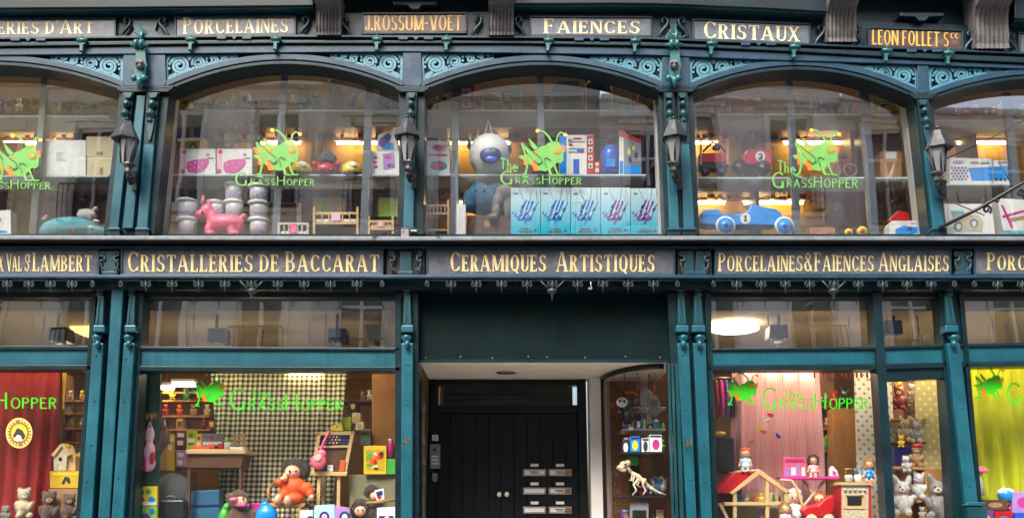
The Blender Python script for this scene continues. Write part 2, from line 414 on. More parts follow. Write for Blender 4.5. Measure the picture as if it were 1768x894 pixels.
# ================================================================== ground and street
struct(MB().boxw(-60, 60, -13.2, -1.6, -.3, 0), 'road', mat('asphalt', (104,104,104), .85, 0, .3, 5, .4, 80))
struct(MB().boxw(-60, 60, -1.6, .3, -.3, .13), 'pavement', mat('paving', (176,170,162), .8, 0, .25, 3, .3, 50))
struct(MB().boxw(-60, 60, -18, -13.2, -.3, .13), 'pavement_opposite', 'paving')
struct(MB().boxw(-300, 300, -300, 300, -.6, -.31), 'ground', 'paving')
# ================================================================== the shopfront
B = thing('shop_building', 'dark teal cast iron shopfront with arched upper windows and gilt sign bands', 'building', (0,0,0))
def part(mb, name, m, parent=None, **k): return mb.build(name, m, parent or B, **k)
Lcorn = lin([(-80,19),(240,17),(540,14),(843,11),(1105,10),(1163,12),(1330,19),(1430,25),(1850,40)])
Lled = lin([(-80,67),(0,66),(450,62),(890,64),(1130,66),(1185,69),(1330,74),(1430,78),(1768,92),(1850,95)])
Lft = lin([(-80,85),(0,84),(450,79),(890,79),(1150,84),(1330,91),(1550,103),(1850,116)])
Lfb = lin([(-80,98),(0,97),(285,94.5),(700,91),(890,93.5),(1130,97),(1190,100),(1318,105),(1570,112.5),(1850,124)])
Lsill = lin([(-80,411),(0,411),(700,413),(1150,412),(1850,413)])
Lsb = lin([(-80,477),(700,477),(1850,475)])
Ltb = lin([(-80,597),(160,597),(250,598),(690,600.5),(1160,602),(1225,602),(1508,598),(1622,594),(1850,589)])
Lb0 = lin([(-80,603),(160,603),(250,603),(690,605),(1225,605),(1508,603),(1622,599),(1850,595)])
Lb1 = lin([(-80,630),(160,630),(250,632),(690,633),(1225,631),(1508,629),(1622,626),(1850,623)])
Lw = lin([(-80,638),(160,638),(250,640),(690,640),(1225,639),(1508,638),(1622,634),(1850,630)])
def hband(mb, fa, fb, x0, x1, d, t, db=None, n=None):
    n = n or max(2, int((x1-x0)/60)+1); xs = [x0+(x1-x0)*i/(n-1) for i in range(n)]
    if x0 < 1163 < x1: xs = sorted(xs+[1163])
    if x0 < 240 < x1: xs = sorted(xs+[240])
    return mb.strip([(x, fa(x)) for x in xs], [(x, fb(x)) for x in xs], d, t, db)
off = lambda f, o: (lambda x: f(x)+o)
# --- top cornice beams between the corbels
for x0, x1 in ((-70, 541), (886, 1432), (1752, 1840)):
    c = part(hband(MB(), lambda x: -30, off(Lcorn, -4), x0, x1, -.2, .3), 'cornice', 'cornice_paint', bevel=.008)
    part(hband(MB(), off(Lcorn, -4), Lcorn, x0, x1, -.18, .26), 'cornice_lip', 'teal_deep', c, bevel=.005)
part(hband(MB(), lambda x: -60, off(Lfb, -2), -80, 1840, .0, .22), 'frieze', 'frame_paint')
part(hband(MB(), off(Lcorn, 10), off(Lled, -2), -80, 1840, -.05, .06), 'sign_frieze', 'dark_iron')
# --- ledge: three thin mouldings
lg = part(hband(MB(), off(Lled, -2), off(Lled, 2), -80, 1840, -.13, .14), 'ledge', 'dark_iron', bevel=.004)
part(hband(MB(), off(Lled, 2), off(Lled, 7), -80, 1840, -.09, .10), 'ledge_groove', 'frame_paint', lg)
part(hband(MB(), off(Lled, 7), off(Lft, -4), -80, 1840, -.14, .15), 'ledge_roll', 'frame_paint', lg, bevel=.006)
part(hband(MB(), off(Lft, -4), Lft, -80, 1840, -.10, .11), 'ledge_foot', 'dark_iron', lg)
part(hband(MB(), Lft, off(Lfb, -2), -80, 1840, -.115, .13), 'fascia', 'fascia_grey', bevel=.003)
part(hband(MB(), off(Lfb, -2), off(Lfb, 1), -80, 1840, -.085, .10), 'fascia_lip', 'frame_paint')
# small raised blocks on the ledge
for cx in (48, 404, 718, 1022, 1255, 1310, 1597):
    if cx in (1255,): continue
    y = Lled(cx)
    for dx in (-22, 22): part(MB().rect(cx+dx-8, y, cx+dx+8, y+5, -.155, .03), 'ledge_block', 'fascia_grey', lg, bevel=.003)
    part(MB().prism([(cx-6, y), (cx+6, y), (cx, y+6)], -.15, .02), 'ledge_block', 'fascia_grey', lg)
# clasps
for cx in (141, 329, 476, 651, 771, 947, 1097, 1229, 1372, 1531, 1638):
    y = Lled(cx)
    m = MB()
    m.prism([(cx-6,y+1),(cx+6,y+1),(cx+6,y+11),(cx+2,y+12),(cx+1,y+23),(cx-3,y+23),(cx-4,y+12),(cx-6,y+11)], -.165, .05)
    m.tube([(cx-8,y+5),(cx+9,y+5)], -.165, 3.8, 8); m.tube([(cx,y-3,-.14),(cx,y+2,-.16)], -.15, 1.3)
    m.ell(cx-1, y+23, 4, 3, -.15)
    part(m, 'clasp', 'clasp_green', lg)
# --- stone corbels and balconies
def corbel(x0, x1, yb, label):
    cxp = (x0+x1)/2; k = yb/62.0
    prof = [(d_*.68 if d_ < -.2 else d_, y_) for d_, y_ in [(-.06,62),(-.16,60),(-.225,54),(-.26,44),(-.275,32),(-.30,20),(-.36,9),(-.46,1),(-.56,-5),(-.57,-14),(-.62,-15),(-.62,-30)]]
    n = 15; m = MB()
    xa = at(x0, 30*k, -.3).x; xb = at(x1, 30*k, -.3).x
    fy = face_y((xa+xb)/2)
    rows = []
    for d, y in prof:
        p = at(cxp, y*k, d); rows.append((d+fy, p.z))
    vs = []
    for d, z in rows:
        for i in range(n+1):
            o = (.016 if i % 2 else 0) if 0 < i < n else 0
            ex = .0 if z < rows[9][1] else .012*(1 if i == n else -1 if i == 0 else 0)
            vs.append((xa+(xb-xa)*i/n+ex, d+(o if z < rows[9][1] else 0), z))
    w = n+1; fs = [[r*w+i, r*w+i+1, (r+1)*w+i+1, (r+1)*w+i] for r in range(len(rows)-1) for i in range(n)]
    m.add(vs, fs)
    for X in (xa, xb):      # cheeks
        pts = [Vector((X, d, z)) for d, z in rows] + [Vector((X, fy+.02, rows[-1][1])), Vector((X, fy+.02, rows[0][1]))]
        m.add(pts, [list(range(len(pts)))])
    m.add([Vector((xa,rows[0][0],rows[0][1])),Vector((xb,rows[0][0],rows[0][1])),Vector((xb,fy+.02,rows[0][1])),Vector((xa,fy+.02,rows[0][1]))],[[0,1,2,3]])
    o = part(m, 'stone_corbel', 'stone_grey'); o['label'] = label
    return rows[-1][1]
zt = corbel(541, 584, 62, 'left corbel of the middle balcony'); corbel(843, 887, 62, 'right corbel of the middle balcony')
def slab(x0, x1, y, z):
    a = at(x0, 0, -.4); b = at(x1, 0, -.4); fy = face_y((a.x+b.x)/2)
    m = MB().boxw(a.x, b.x, fy-.32, fy+.02, z+.06, z+.28); m.boxw(a.x-.04, b.x+.04, fy-.36, fy+.02, z+.28, z+.36)
    return part(m, 'balcony_slab', 'stone_dark', bevel=.015)
slab(520, 905, 0, zt)
zt2 = corbel(1436, 1486, 74, 'left corbel of the right balcony'); corbel(1694, 1752, 86, 'right corbel of the right balcony')
slab(1405, 1790, 0, zt2-.02)
# carved block beneath each balcony
for cx, y in ((716, 8), (1592, 28)):
    m = MB().prism([(cx-38,y-6),(cx+38,y-6),(cx+38,y),(cx+12,y+1),(cx+6,y+8),(cx-6,y+8),(cx-12,y+1),(cx-38,y)], -.12, .1)
    part(m, 'frieze_ornament', 'dark_iron', bevel=.004)
part(MB().boxw(-6.2, 6.4, .2, .5, 6.25, 7.6), 'upper_wall', mat('upper_wall', (150,140,128), .85, 0, .2, 3, .4, 30))
# --- S scrolls beside the upper signs
def sscroll(x0, y0, y1, dr, d=-.085, r=2.6, m=None):
    m = m or MB()
    a = spiral(x0+dr*3, y0+8, 3, 9, 0 if dr > 0 else 180, -.9*dr if dr > 0 else .9, 18)
    a = spiral(x0, y0+8, 2.5, 8.5, 90, 1.0*dr, 18)
    m.tube(a, d, 2.4)
    m.tube([(x0, y0), (x0+dr*7, y0+8), (x0+dr*4, y0+16), (x0-dr*5, y0+26), (x0-dr*10, y1-3), (x0-dr*9, y1)], d, [2.4,3,3.4,3.4,3,2.2])
    m.tube(spiral(x0-dr*7, y1-1, 1.5, 5, 90, .8*dr, 12), d, 1.8)
    return m
for cx, dr, y in ((219, 1, 29), (281, -1, 28), (527, 1, 27), (596, -1, 27), (825, 1, 26), (896, -1, 27), (1147, 1, 29), (1178, -1, 29), (1417, 1, 42), (1480, -1, 44), (1675, 1, 52), (1747, -1, 55)):
    part(sscroll(cx, y, y+38, dr), 'scroll_bracket', 'dark_iron')
part(MB().prism([(224,30),(276,30),(268,52),(278,65),(222,65),(232,52)], -.075, .03), 'plaque', 'teal_deep', bevel=.004)
part(MB().prism([(1152,32),(1174,32),(1168,50),(1180,66),(1148,66),(1158,50)], -.075, .03), 'plaque', 'teal_deep', bevel=.004)
# --- big hinge like clamps at the two corners
for cx, y, dx in ((240, 66, 0), (1163, 66, 0)):
    m = MB()
    for k in (-7, 2): m.tube([(cx+k, y+11), (cx+k+6, y+11)], -.19, 9, 12)
    m.tube([(cx-14, y+12), (cx+16, y+12)], -.19, 3.4, 10)
    m.tube([(cx+2, y-24, -.12), (cx+5, y-8, -.15), (cx+3, y+2, -.18)], -.15, [1.2, 3.4, 3])
    m.tube([(cx-8, y-10, -.1), (cx+2, y-4, -.14), (cx+14, y-8, -.12)], -.15, [1, 2.4, 1])
    m.prism([(cx-5,y+20),(cx+10,y+18),(cx+11,y+36),(cx+13,y+46),(cx+9,y+66),(cx-6,y+66),(cx-9,y+50),(cx-6,y+38)], -.185, .05)
    m.tube([(cx-13, y+69), (cx+14, y+69)], -.19, 3.6, 10)
    for k in (-9, 8): m.ell(cx+k, y+69, 5, 6, -.195)
    m.lathe(cx+1, -.19, [(5, y+68), (5.5, y+74), (3.5, y+79), (1, y+86)], 10)
    o = part(m, 'corner_clamp', 'clasp_green')
    part(MB().ell(cx+1, y+45, 8, 9, -.20, .03).ell(cx-3, y+42, 3, 3, -.23).ell(cx+4, y+42, 3, 3, -.23).ell(cx+1,y+48,3,4,-.235), 'mask_ornament', 'stone_grey', o)
# ================================================================== upper windows
#   xl at spring, xr at spring, spring y left / right, crown y
WIN = [(-230, 207, 168, 167, 124), (291, 690, 167, 166, 122), (733, 1138, 167, 168, 124), (1196, 1579, 171, 181, 132), (1609, 2020, 184, 196, 147)]
WB = [(-250, 178), (267, 689), (731, 1148), (1208, 1604), (1634, 2070)]
def arch(i, k, n=28, shr=0):
    """k = 0 outer edge of the moulding, 1 glass edge"""
    xl, xr, yl, yr, yc = WIN[i]
    o = 8*(1-k); out = []
    for j in range(n+1):
        u = -1+2*j/n
        x = (xl+xr)/2+((xr-xl)/2+o)*u; ye = yl+(yr-yl)*(u+1)/2 - 26*(1-k)
        cr = yc-29*(1-k)
        out.append((x, ye-((yl+yr)/2-26*(1-k)-cr)*(1-u*u)))
    return out
PILX = [(207,291,178,267), (690,733,689,731), (1138,1196,1148,1208), (1579,1609,1604,1634)]
for i in range(5):
    clip = lambda P: [(x, y) for x, y in P]
    a0 = arch(i, 0); a3 = arch(i, .34); a4 = arch(i, .4); a6 = arch(i, .62)
    ao = part(MB().strip(a0, a3, -.10, .11), 'arch', 'fascia_grey', bevel=.003)
    part(MB().strip(a3, a4, -.07, .09), 'arch_groove', 'frame_paint', ao)
    part(MB().strip(a4, a6, -.09, .24), 'arch_rib', 'frame_paint', ao, bevel=.005)
    # spandrel: dark backing and pierced scrollwork
    xs = [p[0] for p in a0]
    top = [(x, Lfb(x)-2) for x in xs]
    part(MB().strip(top, [(x, max(y+3, Lfb(x)-1)) for x, y in a0], -.035, .06), 'spandrel_panel', 'black_iron', ao)
    xl, xr = WIN[i][0]-8, WIN[i][1]+8
    import bisect
    def oy(x):
        for (p, q) in zip(a0, a0[1:]):
            if p[0] <= x <= q[0]: return p[1]+(q[1]-p[1])*(x-p[0])/(q[0]-p[0])
        return 0
    for side in (1, -1):
        if (i == 0 and side == 1) or (i == 4 and side == -1): continue
        e = xl if side == 1 else xr
        X = lambda u: e+side*u
        ft = Lfb(X(20))+2
        lo = oy(X(6))-1.5
        m = MB(); D = -.075; t = .02
        # rims
        def quad(a, b, c_, d_): m.prism([a, b, c_, d_] if side == 1 else [d_, c_, b, a], D, t)
        quad((X(2), ft), (X(7), ft), (X(7), lo), (X(2), lo+2.5))
        us = [2+126*j/16 for j in range(17)]
        m.strip([(X(u), ft-1) for u in us], [(X(u), ft+2.2) for u in us], D-.001, t)
        m.strip([(X(u), min(oy(X(u))-3.5, 999)) for u in us], [(X(u), oy(X(u))+.5) for u in us], D-.002, t)
        def scroll(u, v, R, w, a0_, turns, ds):
            P = spiral(X(u), ft+v, R, R*.18, a0_, turns*side, 30, 1, .96)
            if side == -1: P = spiral(X(u), ft+v, R, R*.18, 180-a0_, turns*side, 30, 1, .96)
            A = []; Bq = []
            for j, (x, y) in enumerate(P):
                x1, y1 = P[min(j+1, 30)]; x0, y0 = P[max(j-1, 0)]
                tx, ty = x1-x0, y1-y0; L_ = math.hypot(tx, ty) or 1
                A.append((x-ty/L_*w/2, y+tx/L_*w/2)); Bq.append((x+ty/L_*w/2, y-tx/L_*w/2))
            m.strip(A, Bq, D-.003-ds, t)
        scroll(27, 17, 16.5, 4.6, 200, 2.3, .001)
        scroll(60, 12.5, 11.8, 3.9, 160, 2.0, .002)
        scroll(43, 27, 6.2, 2.7, 200, 1.7, .003)
        scroll(87, 8, 8, 3.1, 200, 1.8, .004)
        scroll(106, 5, 4.6, 2.2, 160, 1.5, .0045)
        scroll(13, 37.5, 5.2, 2.7, 20, 1.6, .005)
        scroll(73, 20, 3.6, 2.1, 200, 1.4, .0035)
        for u, v in ((44, 5), (9, 22), (74, 5), (74, 11), (98, 11), (100, 4), (51, 21), (10, 14), (20, 34), (118, 3)):
            dots(m, [(X(u), ft+v)], D-.0055, 2.3, t)
        m.prism([(X(7), ft+9), (X(13), ft+2), (X(7), ft+2)] if side == 1 else [(X(7), ft+2), (X(13), ft+2), (X(7), ft+9)], D-.004, t)
        m.prism([(X(38), ft+2), (X(44), ft+9), (X(50), ft+2)] if side == 1 else [(X(50), ft+2), (X(44), ft+9), (X(38), ft+2)], D-.0045, t)
        m.prism([(X(14), ft+41), (X(24), ft+33), (X(20), ft+29), (X(11), ft+33)], D-.0058, t)
        part(m, 'spandrel_scrollwork', 'scroll_blue', ao)
    # glass
    a9 = arch(i, .8, 20); bl, br = WB[i]
    pane = [(bl-10, 414)] + [(x, y) for x, y in a9] + [(br+10, 414)]
    wd = part(MB().prism([(bl-6, 404), (br+6, 404), (br+6, 415), (bl-6, 415)], .02, .14), 'window', 'frame_paint')
    ta, tb = ((.00002,.0), (-.00003,.00006), (.00002,-.00004), (.00005,.00005), (-.00004,.0))[i]
    part(MB().prism(pane, .10, .006, [.10+ta*(x-(bl+br)/2)+tb*(y-280) for x, y in pane]), 'pane', 'window_glass', wd)
# uprights between the arches (above the pilasters) and the pilasters themselves
PIL = [  # (shafts: top x0,x1, bottom x0,x1, ornament?)
  [(211,230,188,204,1), (235,252,211,229,0), (254,274,236,254,1)],
  [(702,719,696,714,1)],
  [(1147,1163,1156,1173,1), (1170,1186,1181,1200,1)],
  [(1585,1603,1612,1632,1)]]
for g, (tl, tr, bl, br) in enumerate(PILX):
    yt = 160 if g < 3 else 172
    cx = (tl+tr)/2
    o = part(MB().prism([(tl-3, Lfb(cx)-1), (tr+3, Lfb(cx)-1), (tr+1, yt), (br, 405), (bl, 405), (tl-1, yt)], -.06, .2), 'pilaster', 'frame_paint', bevel=.004)
    # plain board above, framed by the arches
    w = 24 if g in (0, 2) else 13
    wl, wr = (WIN[g][1]+6, WIN[g+1][0]-6)
    pb = part(MB().prism([(wl, Lfb(cx)), (wr, Lfb(cx)), (wr+2, yt-17), (wr-2, yt-11), (wl+2, yt-11), (wl-2, yt-17)], -.105, .06), 'pilaster_board', 'fascia_grey', o, bevel=.004)
    part(MB().prism([(tl-10, yt-12), (wl, yt-11), (wr, yt-11), (tr+10, yt-12), (tr+6, yt-6), (tr-2, yt-1), (tl+2, yt-1), (tl-6, yt-6)], -.115, .07), 'impost', 'frame_paint', o, bevel=.005)
    for (a, b, c, d_, orn) in PIL[g]:
        sh = part(MB().prism([(a+1, yt+5), (b-1, yt+5), (d_, 394), (c, 394)], -.105, .05), 'shaft', 'teal_paint', o, bevel=.006)
        ax = (a+b)/2; bx = (c+d_)/2
        X = lambda y: ax+(bx-ax)*(y-yt)/(394-yt)
        if orn:
            part(MB().prism([(a-1, yt), (b+1, yt), (X(yt+88)+9, yt+88), (X(yt+88)-9, yt+88)], -.108, .03), 'capital_panel', 'frame_paint', sh, bevel=.003)
            m = MB(); hw = (b-a)/2
            m.prism([(a+2, yt), (b-2, yt), (b-3, yt+5), (X(yt+6)+4, yt+9), (X(yt+6)-4, yt+9), (a+3, yt+5)], -.15, .06)
            m.ell(X(yt+20), yt+20, hw*.72, hw*.78, -.135, .035)
            m.ell(X(yt+20), yt+19, hw*.3, hw*.34, -.165, .02)
            m.lathe(X(yt+35), -.125, [(hw*.35, yt+28), (hw*.5, yt+31), (hw*.95, yt+36), (hw*.9, yt+39), (hw*.45, yt+44), (hw*.55, yt+50)], 10)
            m.prism([(X(yt+44)-hw*.6, yt+44), (X(yt+44)+hw*.6, yt+44), (X(yt+60)+hw*.5, yt+62), (X(yt+80)+2, yt+82), (X(yt+80)-2, yt+82), (X(yt+60)-hw*.5, yt+62)], -.13, .03)
            part(m, 'capital_ornament', 'teal_deep', sh, bevel=.003)
            part(MB().prism([(c-3, 393), (d_+3, 393), (d_+3, 397), (c-3, 397)], -.13, .08), 'plinth', 'fascia_grey', sh, bevel=.004)
            part(MB().prism([(c-2, 397), (d_+2, 397), (d_+3, 407), (c-3, 407)], -.12, .08), 'plinth', 'frame_paint', sh, bevel=.004)
# small electric box on the middle pilaster foot
m = MB(); m.rect(692, 396, 706, 411, -.19, .05); m.rect(708, 397, 720, 400, -.18, .05)
part(m, 'junction_box', 'steel', bevel=.003)
# white jambs just behind the glass
part(MB().prism([(289,150),(304,146),(282,408),(266,408)], .13, .12), 'jamb', 'white_jamb')
part(MB().prism([(1130,165),(1139,168),(1147,408),(1137,408)], .13, .10), 'jamb', 'white_jamb')
part(MB().prism([(1560,165),(1585,170),(1608,408),(1588,408)], .13, .12), 'jamb', 'white_jamb')
# ================================================================== sill and lower sign band
so_ = part(hband(MB(), off(Lsill, -5), off(Lsill, 2), -90, 1850, -.27, .40), 'sill', 'sill_stone', bevel=.006)
part(hband(MB(), off(Lsill, 2), off(Lsill, 5), -90, 1850, -.25, .36), 'sill_lip', 'black_iron', so_)
part(hband(MB(), off(Lsill, 5), lambda x: 500, -90, 1850, -.07, .30), 'band_backing', 'frame_paint')
part(hband(MB(), lambda x: 424, lambda x: 429, -90, 1850, -.175, .16), 'band_rail', 'dark_iron', bevel=.004)
part(hband(MB(), lambda x: 474.5, lambda x: 480, -90, 1850, -.185, .2), 'band_rail', 'fascia_grey', bevel=.005)
part(hband(MB(), lambda x: 480, lambda x: 484, -90, 1850, -.15, .2), 'band_rail', 'frame_paint')
# consoles between the signs
for x0, x1, kind in ((172, 206, 1), (668, 733, 2), (1170, 1229, 3), (1648, 1678, 1)):
    cx = (x0+x1)/2
    o = part(MB().rect(x0, 429, x1, 474, -.13, .08), 'console', 'black_iron')
    if kind == 1: bl_ = [(cx-9, cx+9)]
    elif kind == 2: bl_ = [(cx-9, cx+9)]
    else: bl_ = [(cx-17, cx-3), (cx+3, cx+17)]
    for a, b in bl_:
        part(MB().prism([(a, 433), (b, 433), (b+2, 470), (a-2, 470)], -.16, .05), 'console_block', 'teal_deep', o, bevel=.005)
        part(MB().rect(a-4, 468, b+4, 474, -.185, .08), 'console_foot', 'fascia_grey', o, bevel=.004)
    for s_ in (-1, 1):
        ex = cx+s_*(x1-x0)/2*.72
        m = MB(); m.tube(spiral(ex, 438, 1, 5, 90, 1.1*s_, 14), -.165, 1.9)
        m.tube([(ex-s_*4, 440), (ex-s_*4, 448), (ex+s_*3, 454), (ex+s_*1, 462), (ex-s_*3, 467)], -.165, [2, 2.4, 2.2, 2, 1.6])
        m.ell(ex+s_*2, 450, 3, 3, -.17); m.tube(spiral(ex-s_*1, 466, 1, 4, 90, -.9*s_, 12), -.165, 1.5)
        part(m, 'console_scroll', 'iron_grey', o)
# hanging iron cresting: one scroll unit per step
def cresting(x0, x1, n, pend):
    rail = MB(); st = (x1-x0)/n
    rail.tube([(x0, 484), (x1, 484)], -.16, 1.3, 6)
    o = part(rail, 'iron_cresting', 'iron_grey')
    for k in range(n+1):
        x = x0+st*k; m = MB(); d = -.165
        if 0 < k < n:
            m.tube([(x, 477), (x, 494), (x, 505)], d, [1.1, 1.5, .8])
        for s_ in (-1, 1):
            if (k == 0 and s_ == -1) or (k == n and s_ == 1): continue
            m.tube([(x+s_*st*.5, 482.5), (x+s_*st*.3, 482.5), (x+s_*st*.16, 484.5), (x+s_*3, 488)] if 0 < k < n else [(x+s_*st*.5, 482.5), (x+s_*8, 482.5), (x+s_*1, 485), (x-s_*2, 490)], d, 1.0, 5)
            m.tube(spiral(x+s_*(6 if 0 < k < n else 3), 491, 1.2, 5, 200 if s_ > 0 else -20, 1.3*s_, 16), d, .95, 5)
        if k == pend:
            for s_ in (-1, 1): m.tube([(x+s_*20, 485), (x+s_*13, 492), (x+s_*6, 499)], d-.01, 1.5, 5)
            m.lathe(x, d-.01, [(1, 519), (1.6, 514), (3, 509), (7.5, 505), (9.5, 503), (8, 500), (3, 498), (2, 496)], 10)
        if k < n: m.rect(x+st*.5-4, 478, x+st*.5+4, 483, d, .02)
        part(m, 'iron_scroll', 'iron_grey', o)
cresting(-25, 162, 5, 9); cresting(206, 662, 10, 5); cresting(735, 1172, 9.0 and 10, 5); cresting(1230, 1650, 10, 5); cresting(1680, 1850, 4, 9)
m = MB(); m.tube([(1020, 486), (1020, 492), (1022, 498), (1019, 500), (1016, 497)], -.17, 1.3); part(m, 'hook', 'steel')
# ================================================================== lower storey
# header above the transoms
part(hband(MB(), lambda x: 486, lambda x: 513, -90, 722, .06, .12), 'header', 'black_iron')
part(hband(MB(), lambda x: 486, lambda x: 513, 1160, 1850, .06, .12), 'header', 'black_iron')
GL = .14
def beam(x0, x1, xs0=0, xs1=0):
    o = part(hband(MB(), Lb0, Lb1, x0, x1, .02, .16), 'transom_beam', 'teal_paint', bevel=.005)
    part(hband(MB(), Ltb, Lb0, x0, x1, .0, .18), 'transom_rail', 'frame_paint', o, bevel=.003)
    part(hband(MB(), Lb1, Lw, x0, x1, .0, .18), 'transom_rail', 'frame_paint', o, bevel=.003)
    return o
beam(-90, 160); beam(240, 690); beam(1222, 1515); beam(1512, 1640); beam(1655, 1850)
def tr(pts, name='transom_window'):
    xs = [p[0] for p in pts]; ys = [p[1] for p in pts]
    o = part(MB().prism([(min(xs)-4, 505), (max(xs)+4, 505), (max(xs)+4, 511), (min(xs)-4, 511)], .07, .1), name, 'frame_paint')
    part(MB().prism(pts, GL, .006), 'pane', 'transom_glass', o)
tr([(-90,505),(166,505),(160,602),(-90,602)]); tr([(240,505),(690,505),(692,606),(236,606)])
tr([(1216,505),(1512,505),(1518,607),(1216,607)]); tr([(1512,505),(1630,505),(1640,603),(1518,603)]); tr([(1648,505),(1850,505),(1850,600),(1652,600)])
# display panes, a fraction below the transom beams
def disp(pts, name='display_window'):
    xs = [p[0] for p in pts]
    o = part(MB().prism([(pts[0][0]-2, pts[0][1]-4), (pts[1][0]+2, pts[1][1]-4), (pts[1][0]+2, pts[1][1]+1), (pts[0][0]-2, pts[0][1]+1)], .05, .1), name, 'frame_paint')
    part(MB().prism(pts, GL, .006), 'pane', 'display_glass', o)
disp([(-90,637),(166,637),(120,1160),(-120,1160)]); disp([(236,640),(692,640),(692,1160),(218,1160)])
disp([(1224,639),(1522,638),(1560,1160),(1240,1160)]); disp([(1530,650),(1642,650),(1690,1160),(1560,1160)], 'shop_door'); disp([(1656,633),(1850,630),(1880,1160),(1690,1160)])
# side frames
def vfr(x0, x1, xb0, xb1, d=0, t=.18, m='frame_paint', y0=505, y1=1150, bev=.004):
    k = (y1-505)/(894-505); k0 = (y0-505)/(894-505)
    L = lambda a, b, q: a+(b-a)*q
    return part(MB().prism([(L(x0,xb0,k0),y0),(L(x1,xb1,k0),y0),(L(x1,xb1,k),y1),(L(x0,xb0,k),y1)], d, t), 'window_post', m, bevel=bev)
vfr(158,166,130,140,-.0); vfr(232,248,210,228,-.0); vfr(238,245,225,232,.02)
vfr(682,693,682,693,-.0); vfr(712,722,712,724,-.0,.3)
vfr(1152,1172,1172,1188,-.0,.3); vfr(1217,1227,1229,1238,-.0)
vfr(1506,1522,1531,1546,-.02); vfr(1622,1640,1646,1672,-.0); vfr(1656,1664,1690,1698,-.0)
o = part(MB().prism([(1520,636),(1640,632),(1642,652),(1522,657)], .02, .12), 'door_head', 'frame_paint', bevel=.005)
# ribs of the door side pilaster
for a, b, c, d_ in ((1149,1153,1160,1164), (1155,1159,1166,1171), (1161,1167,1174,1181)):
    k = (640-505)/389
    part(MB().prism([(a+ (c-a)*k, 628),(b+(d_-b)*k, 628),(d_+(d_-b)*.7, 1150),(c+(c-a)*.7, 1150)], -.03, .06), 'rib', 'teal_deep', bevel=.003)
# backing behind the double posts
part(MB().prism([(160,486),(240,486),(222,1150),(118,1150)], .03, .12), 'post_backing', 'frame_paint')
part(MB().prism([(1166,486),(1224,486),(1250,1150),(1196,1150)], .03, .12), 'post_backing', 'frame_paint')
part(MB().prism([(688,486),(718,486),(718,1150),(688,1150)], .03, .12), 'post_backing', 'frame_paint')
part(MB().prism([(1630,486),(1660,486),(1712,1150),(1676,1150)], .03, .12), 'post_backing', 'frame_paint')
def column(a, b, c, d_, cap=True, m0='teal_paint'):
    """column edges at y=596 (a,b) and y=894 (c,d_)"""
    ax = (a+b)/2; bx = (c+d_)/2; X = lambda y: ax+(bx-ax)*(y-596)/298; hw = (b-a)/2
    k = (1150-596)/298
    E = lambda p, q: p+(q-p)*k
    y0 = 592 if cap else 495
    xo = lambda y: (a-(c-a)*(596-y)/298, b-(d_-b)*(596-y)/298)
    l0, r0 = xo(y0)
    sh = part(MB().prism([(l0,y0),(r0,y0),(E(b,d_),1150),(E(a,c),1150)], -.06, .1), 'column', m0, bevel=.007)
    if not cap: return sh
    m = MB()
    m.lathe(X(498), -.02, [(hw*.85, 489), (hw*.9, 501), (hw*.55, 504), (hw*.75, 508), (hw*.4, 514)], 8)
    part(m, 'capital', 'teal_deep', sh)
    part(MB().prism([(X(510)-hw*.55,510),(X(510)+hw*.55,510),(X(562)+hw*.8,562),(X(562)-hw*.8,562)], -.05, .08), 'neck', 'teal_deep', sh, bevel=.006)
    f = MB()
    for s_ in (-.35, .35): f.prism([(X(516)+hw*s_-1,516),(X(516)+hw*s_+1,516),(X(558)+hw*s_*1.3+1.2,558),(X(558)+hw*s_*1.3-1.2,558)], -.058, .02)
    part(f, 'flute', 'teal_paint', sh)
    part(MB().rect(X(568)-hw*1.05, 561, X(568)+hw*1.05, 573, -.085, .12), 'collar', 'teal_paint', sh, bevel=.008)
    m = MB(); m.lathe(X(580), -.02, [(hw*.6, 573), (hw*.62, 577), (hw*.98, 580), (hw*.98, 584), (hw*.7, 588), (hw*.72, 594)], 12)
    m.ell(X(594), 594, 5, 7, -.085, .03)
    part(m, 'ring', 'teal_paint', sh)
    for y in (620, 700, 770, 830):
        part(MB().ell(X(y)+random.uniform(-4,4), y+random.uniform(-10,10), 1.8, 1.8, -.062, .006, seg=8, rings=6), 'bolt', 'teal_deep', sh)
    return sh
column(159,178,138,159); column(187,207,169,189,False); column(213,232,192,213)
c1 = column(693,713,692,712); c2 = column(1170,1190,1186,1203); column(1197,1219,1211,1230); column(1636,1658,1670,1692)
part(lettering('41', 696.5, 707.5, 765.5, 756, 765.5, 756, -.064, T=.2, H=.1), 'house_number', 'brass', c1)
part(lettering('39', 1183.5, 1195.5, 769, 759, 769, 759, -.064, T=.2, H=.1), 'house_number', 'brass', c2)
o = part(MB().prism([(1672,866),(1700,866),(1704,872),(1668,872)], -.09, .1), 'column_base', 'teal_paint', bevel=.004); part(MB().prism([(1670,875),(1704,875),(1712,980),(1676,980)], -.08, .1), 'column_base', 'teal_deep', bevel=.004)
# stall risers under the display windows
z1 = 1.0
for xa, xb in ((-7, -1.0), (1.6, 6)):
    part(MB().boxw(xa, xb, .04, .3, .13, z1), 'stall_riser', 'teal_deep', bevel=.01)
    part(MB().boxw(xa, xb, -.02, .32, z1, z1+.06), 'stall_sill', 'frame_paint', bevel=.01)
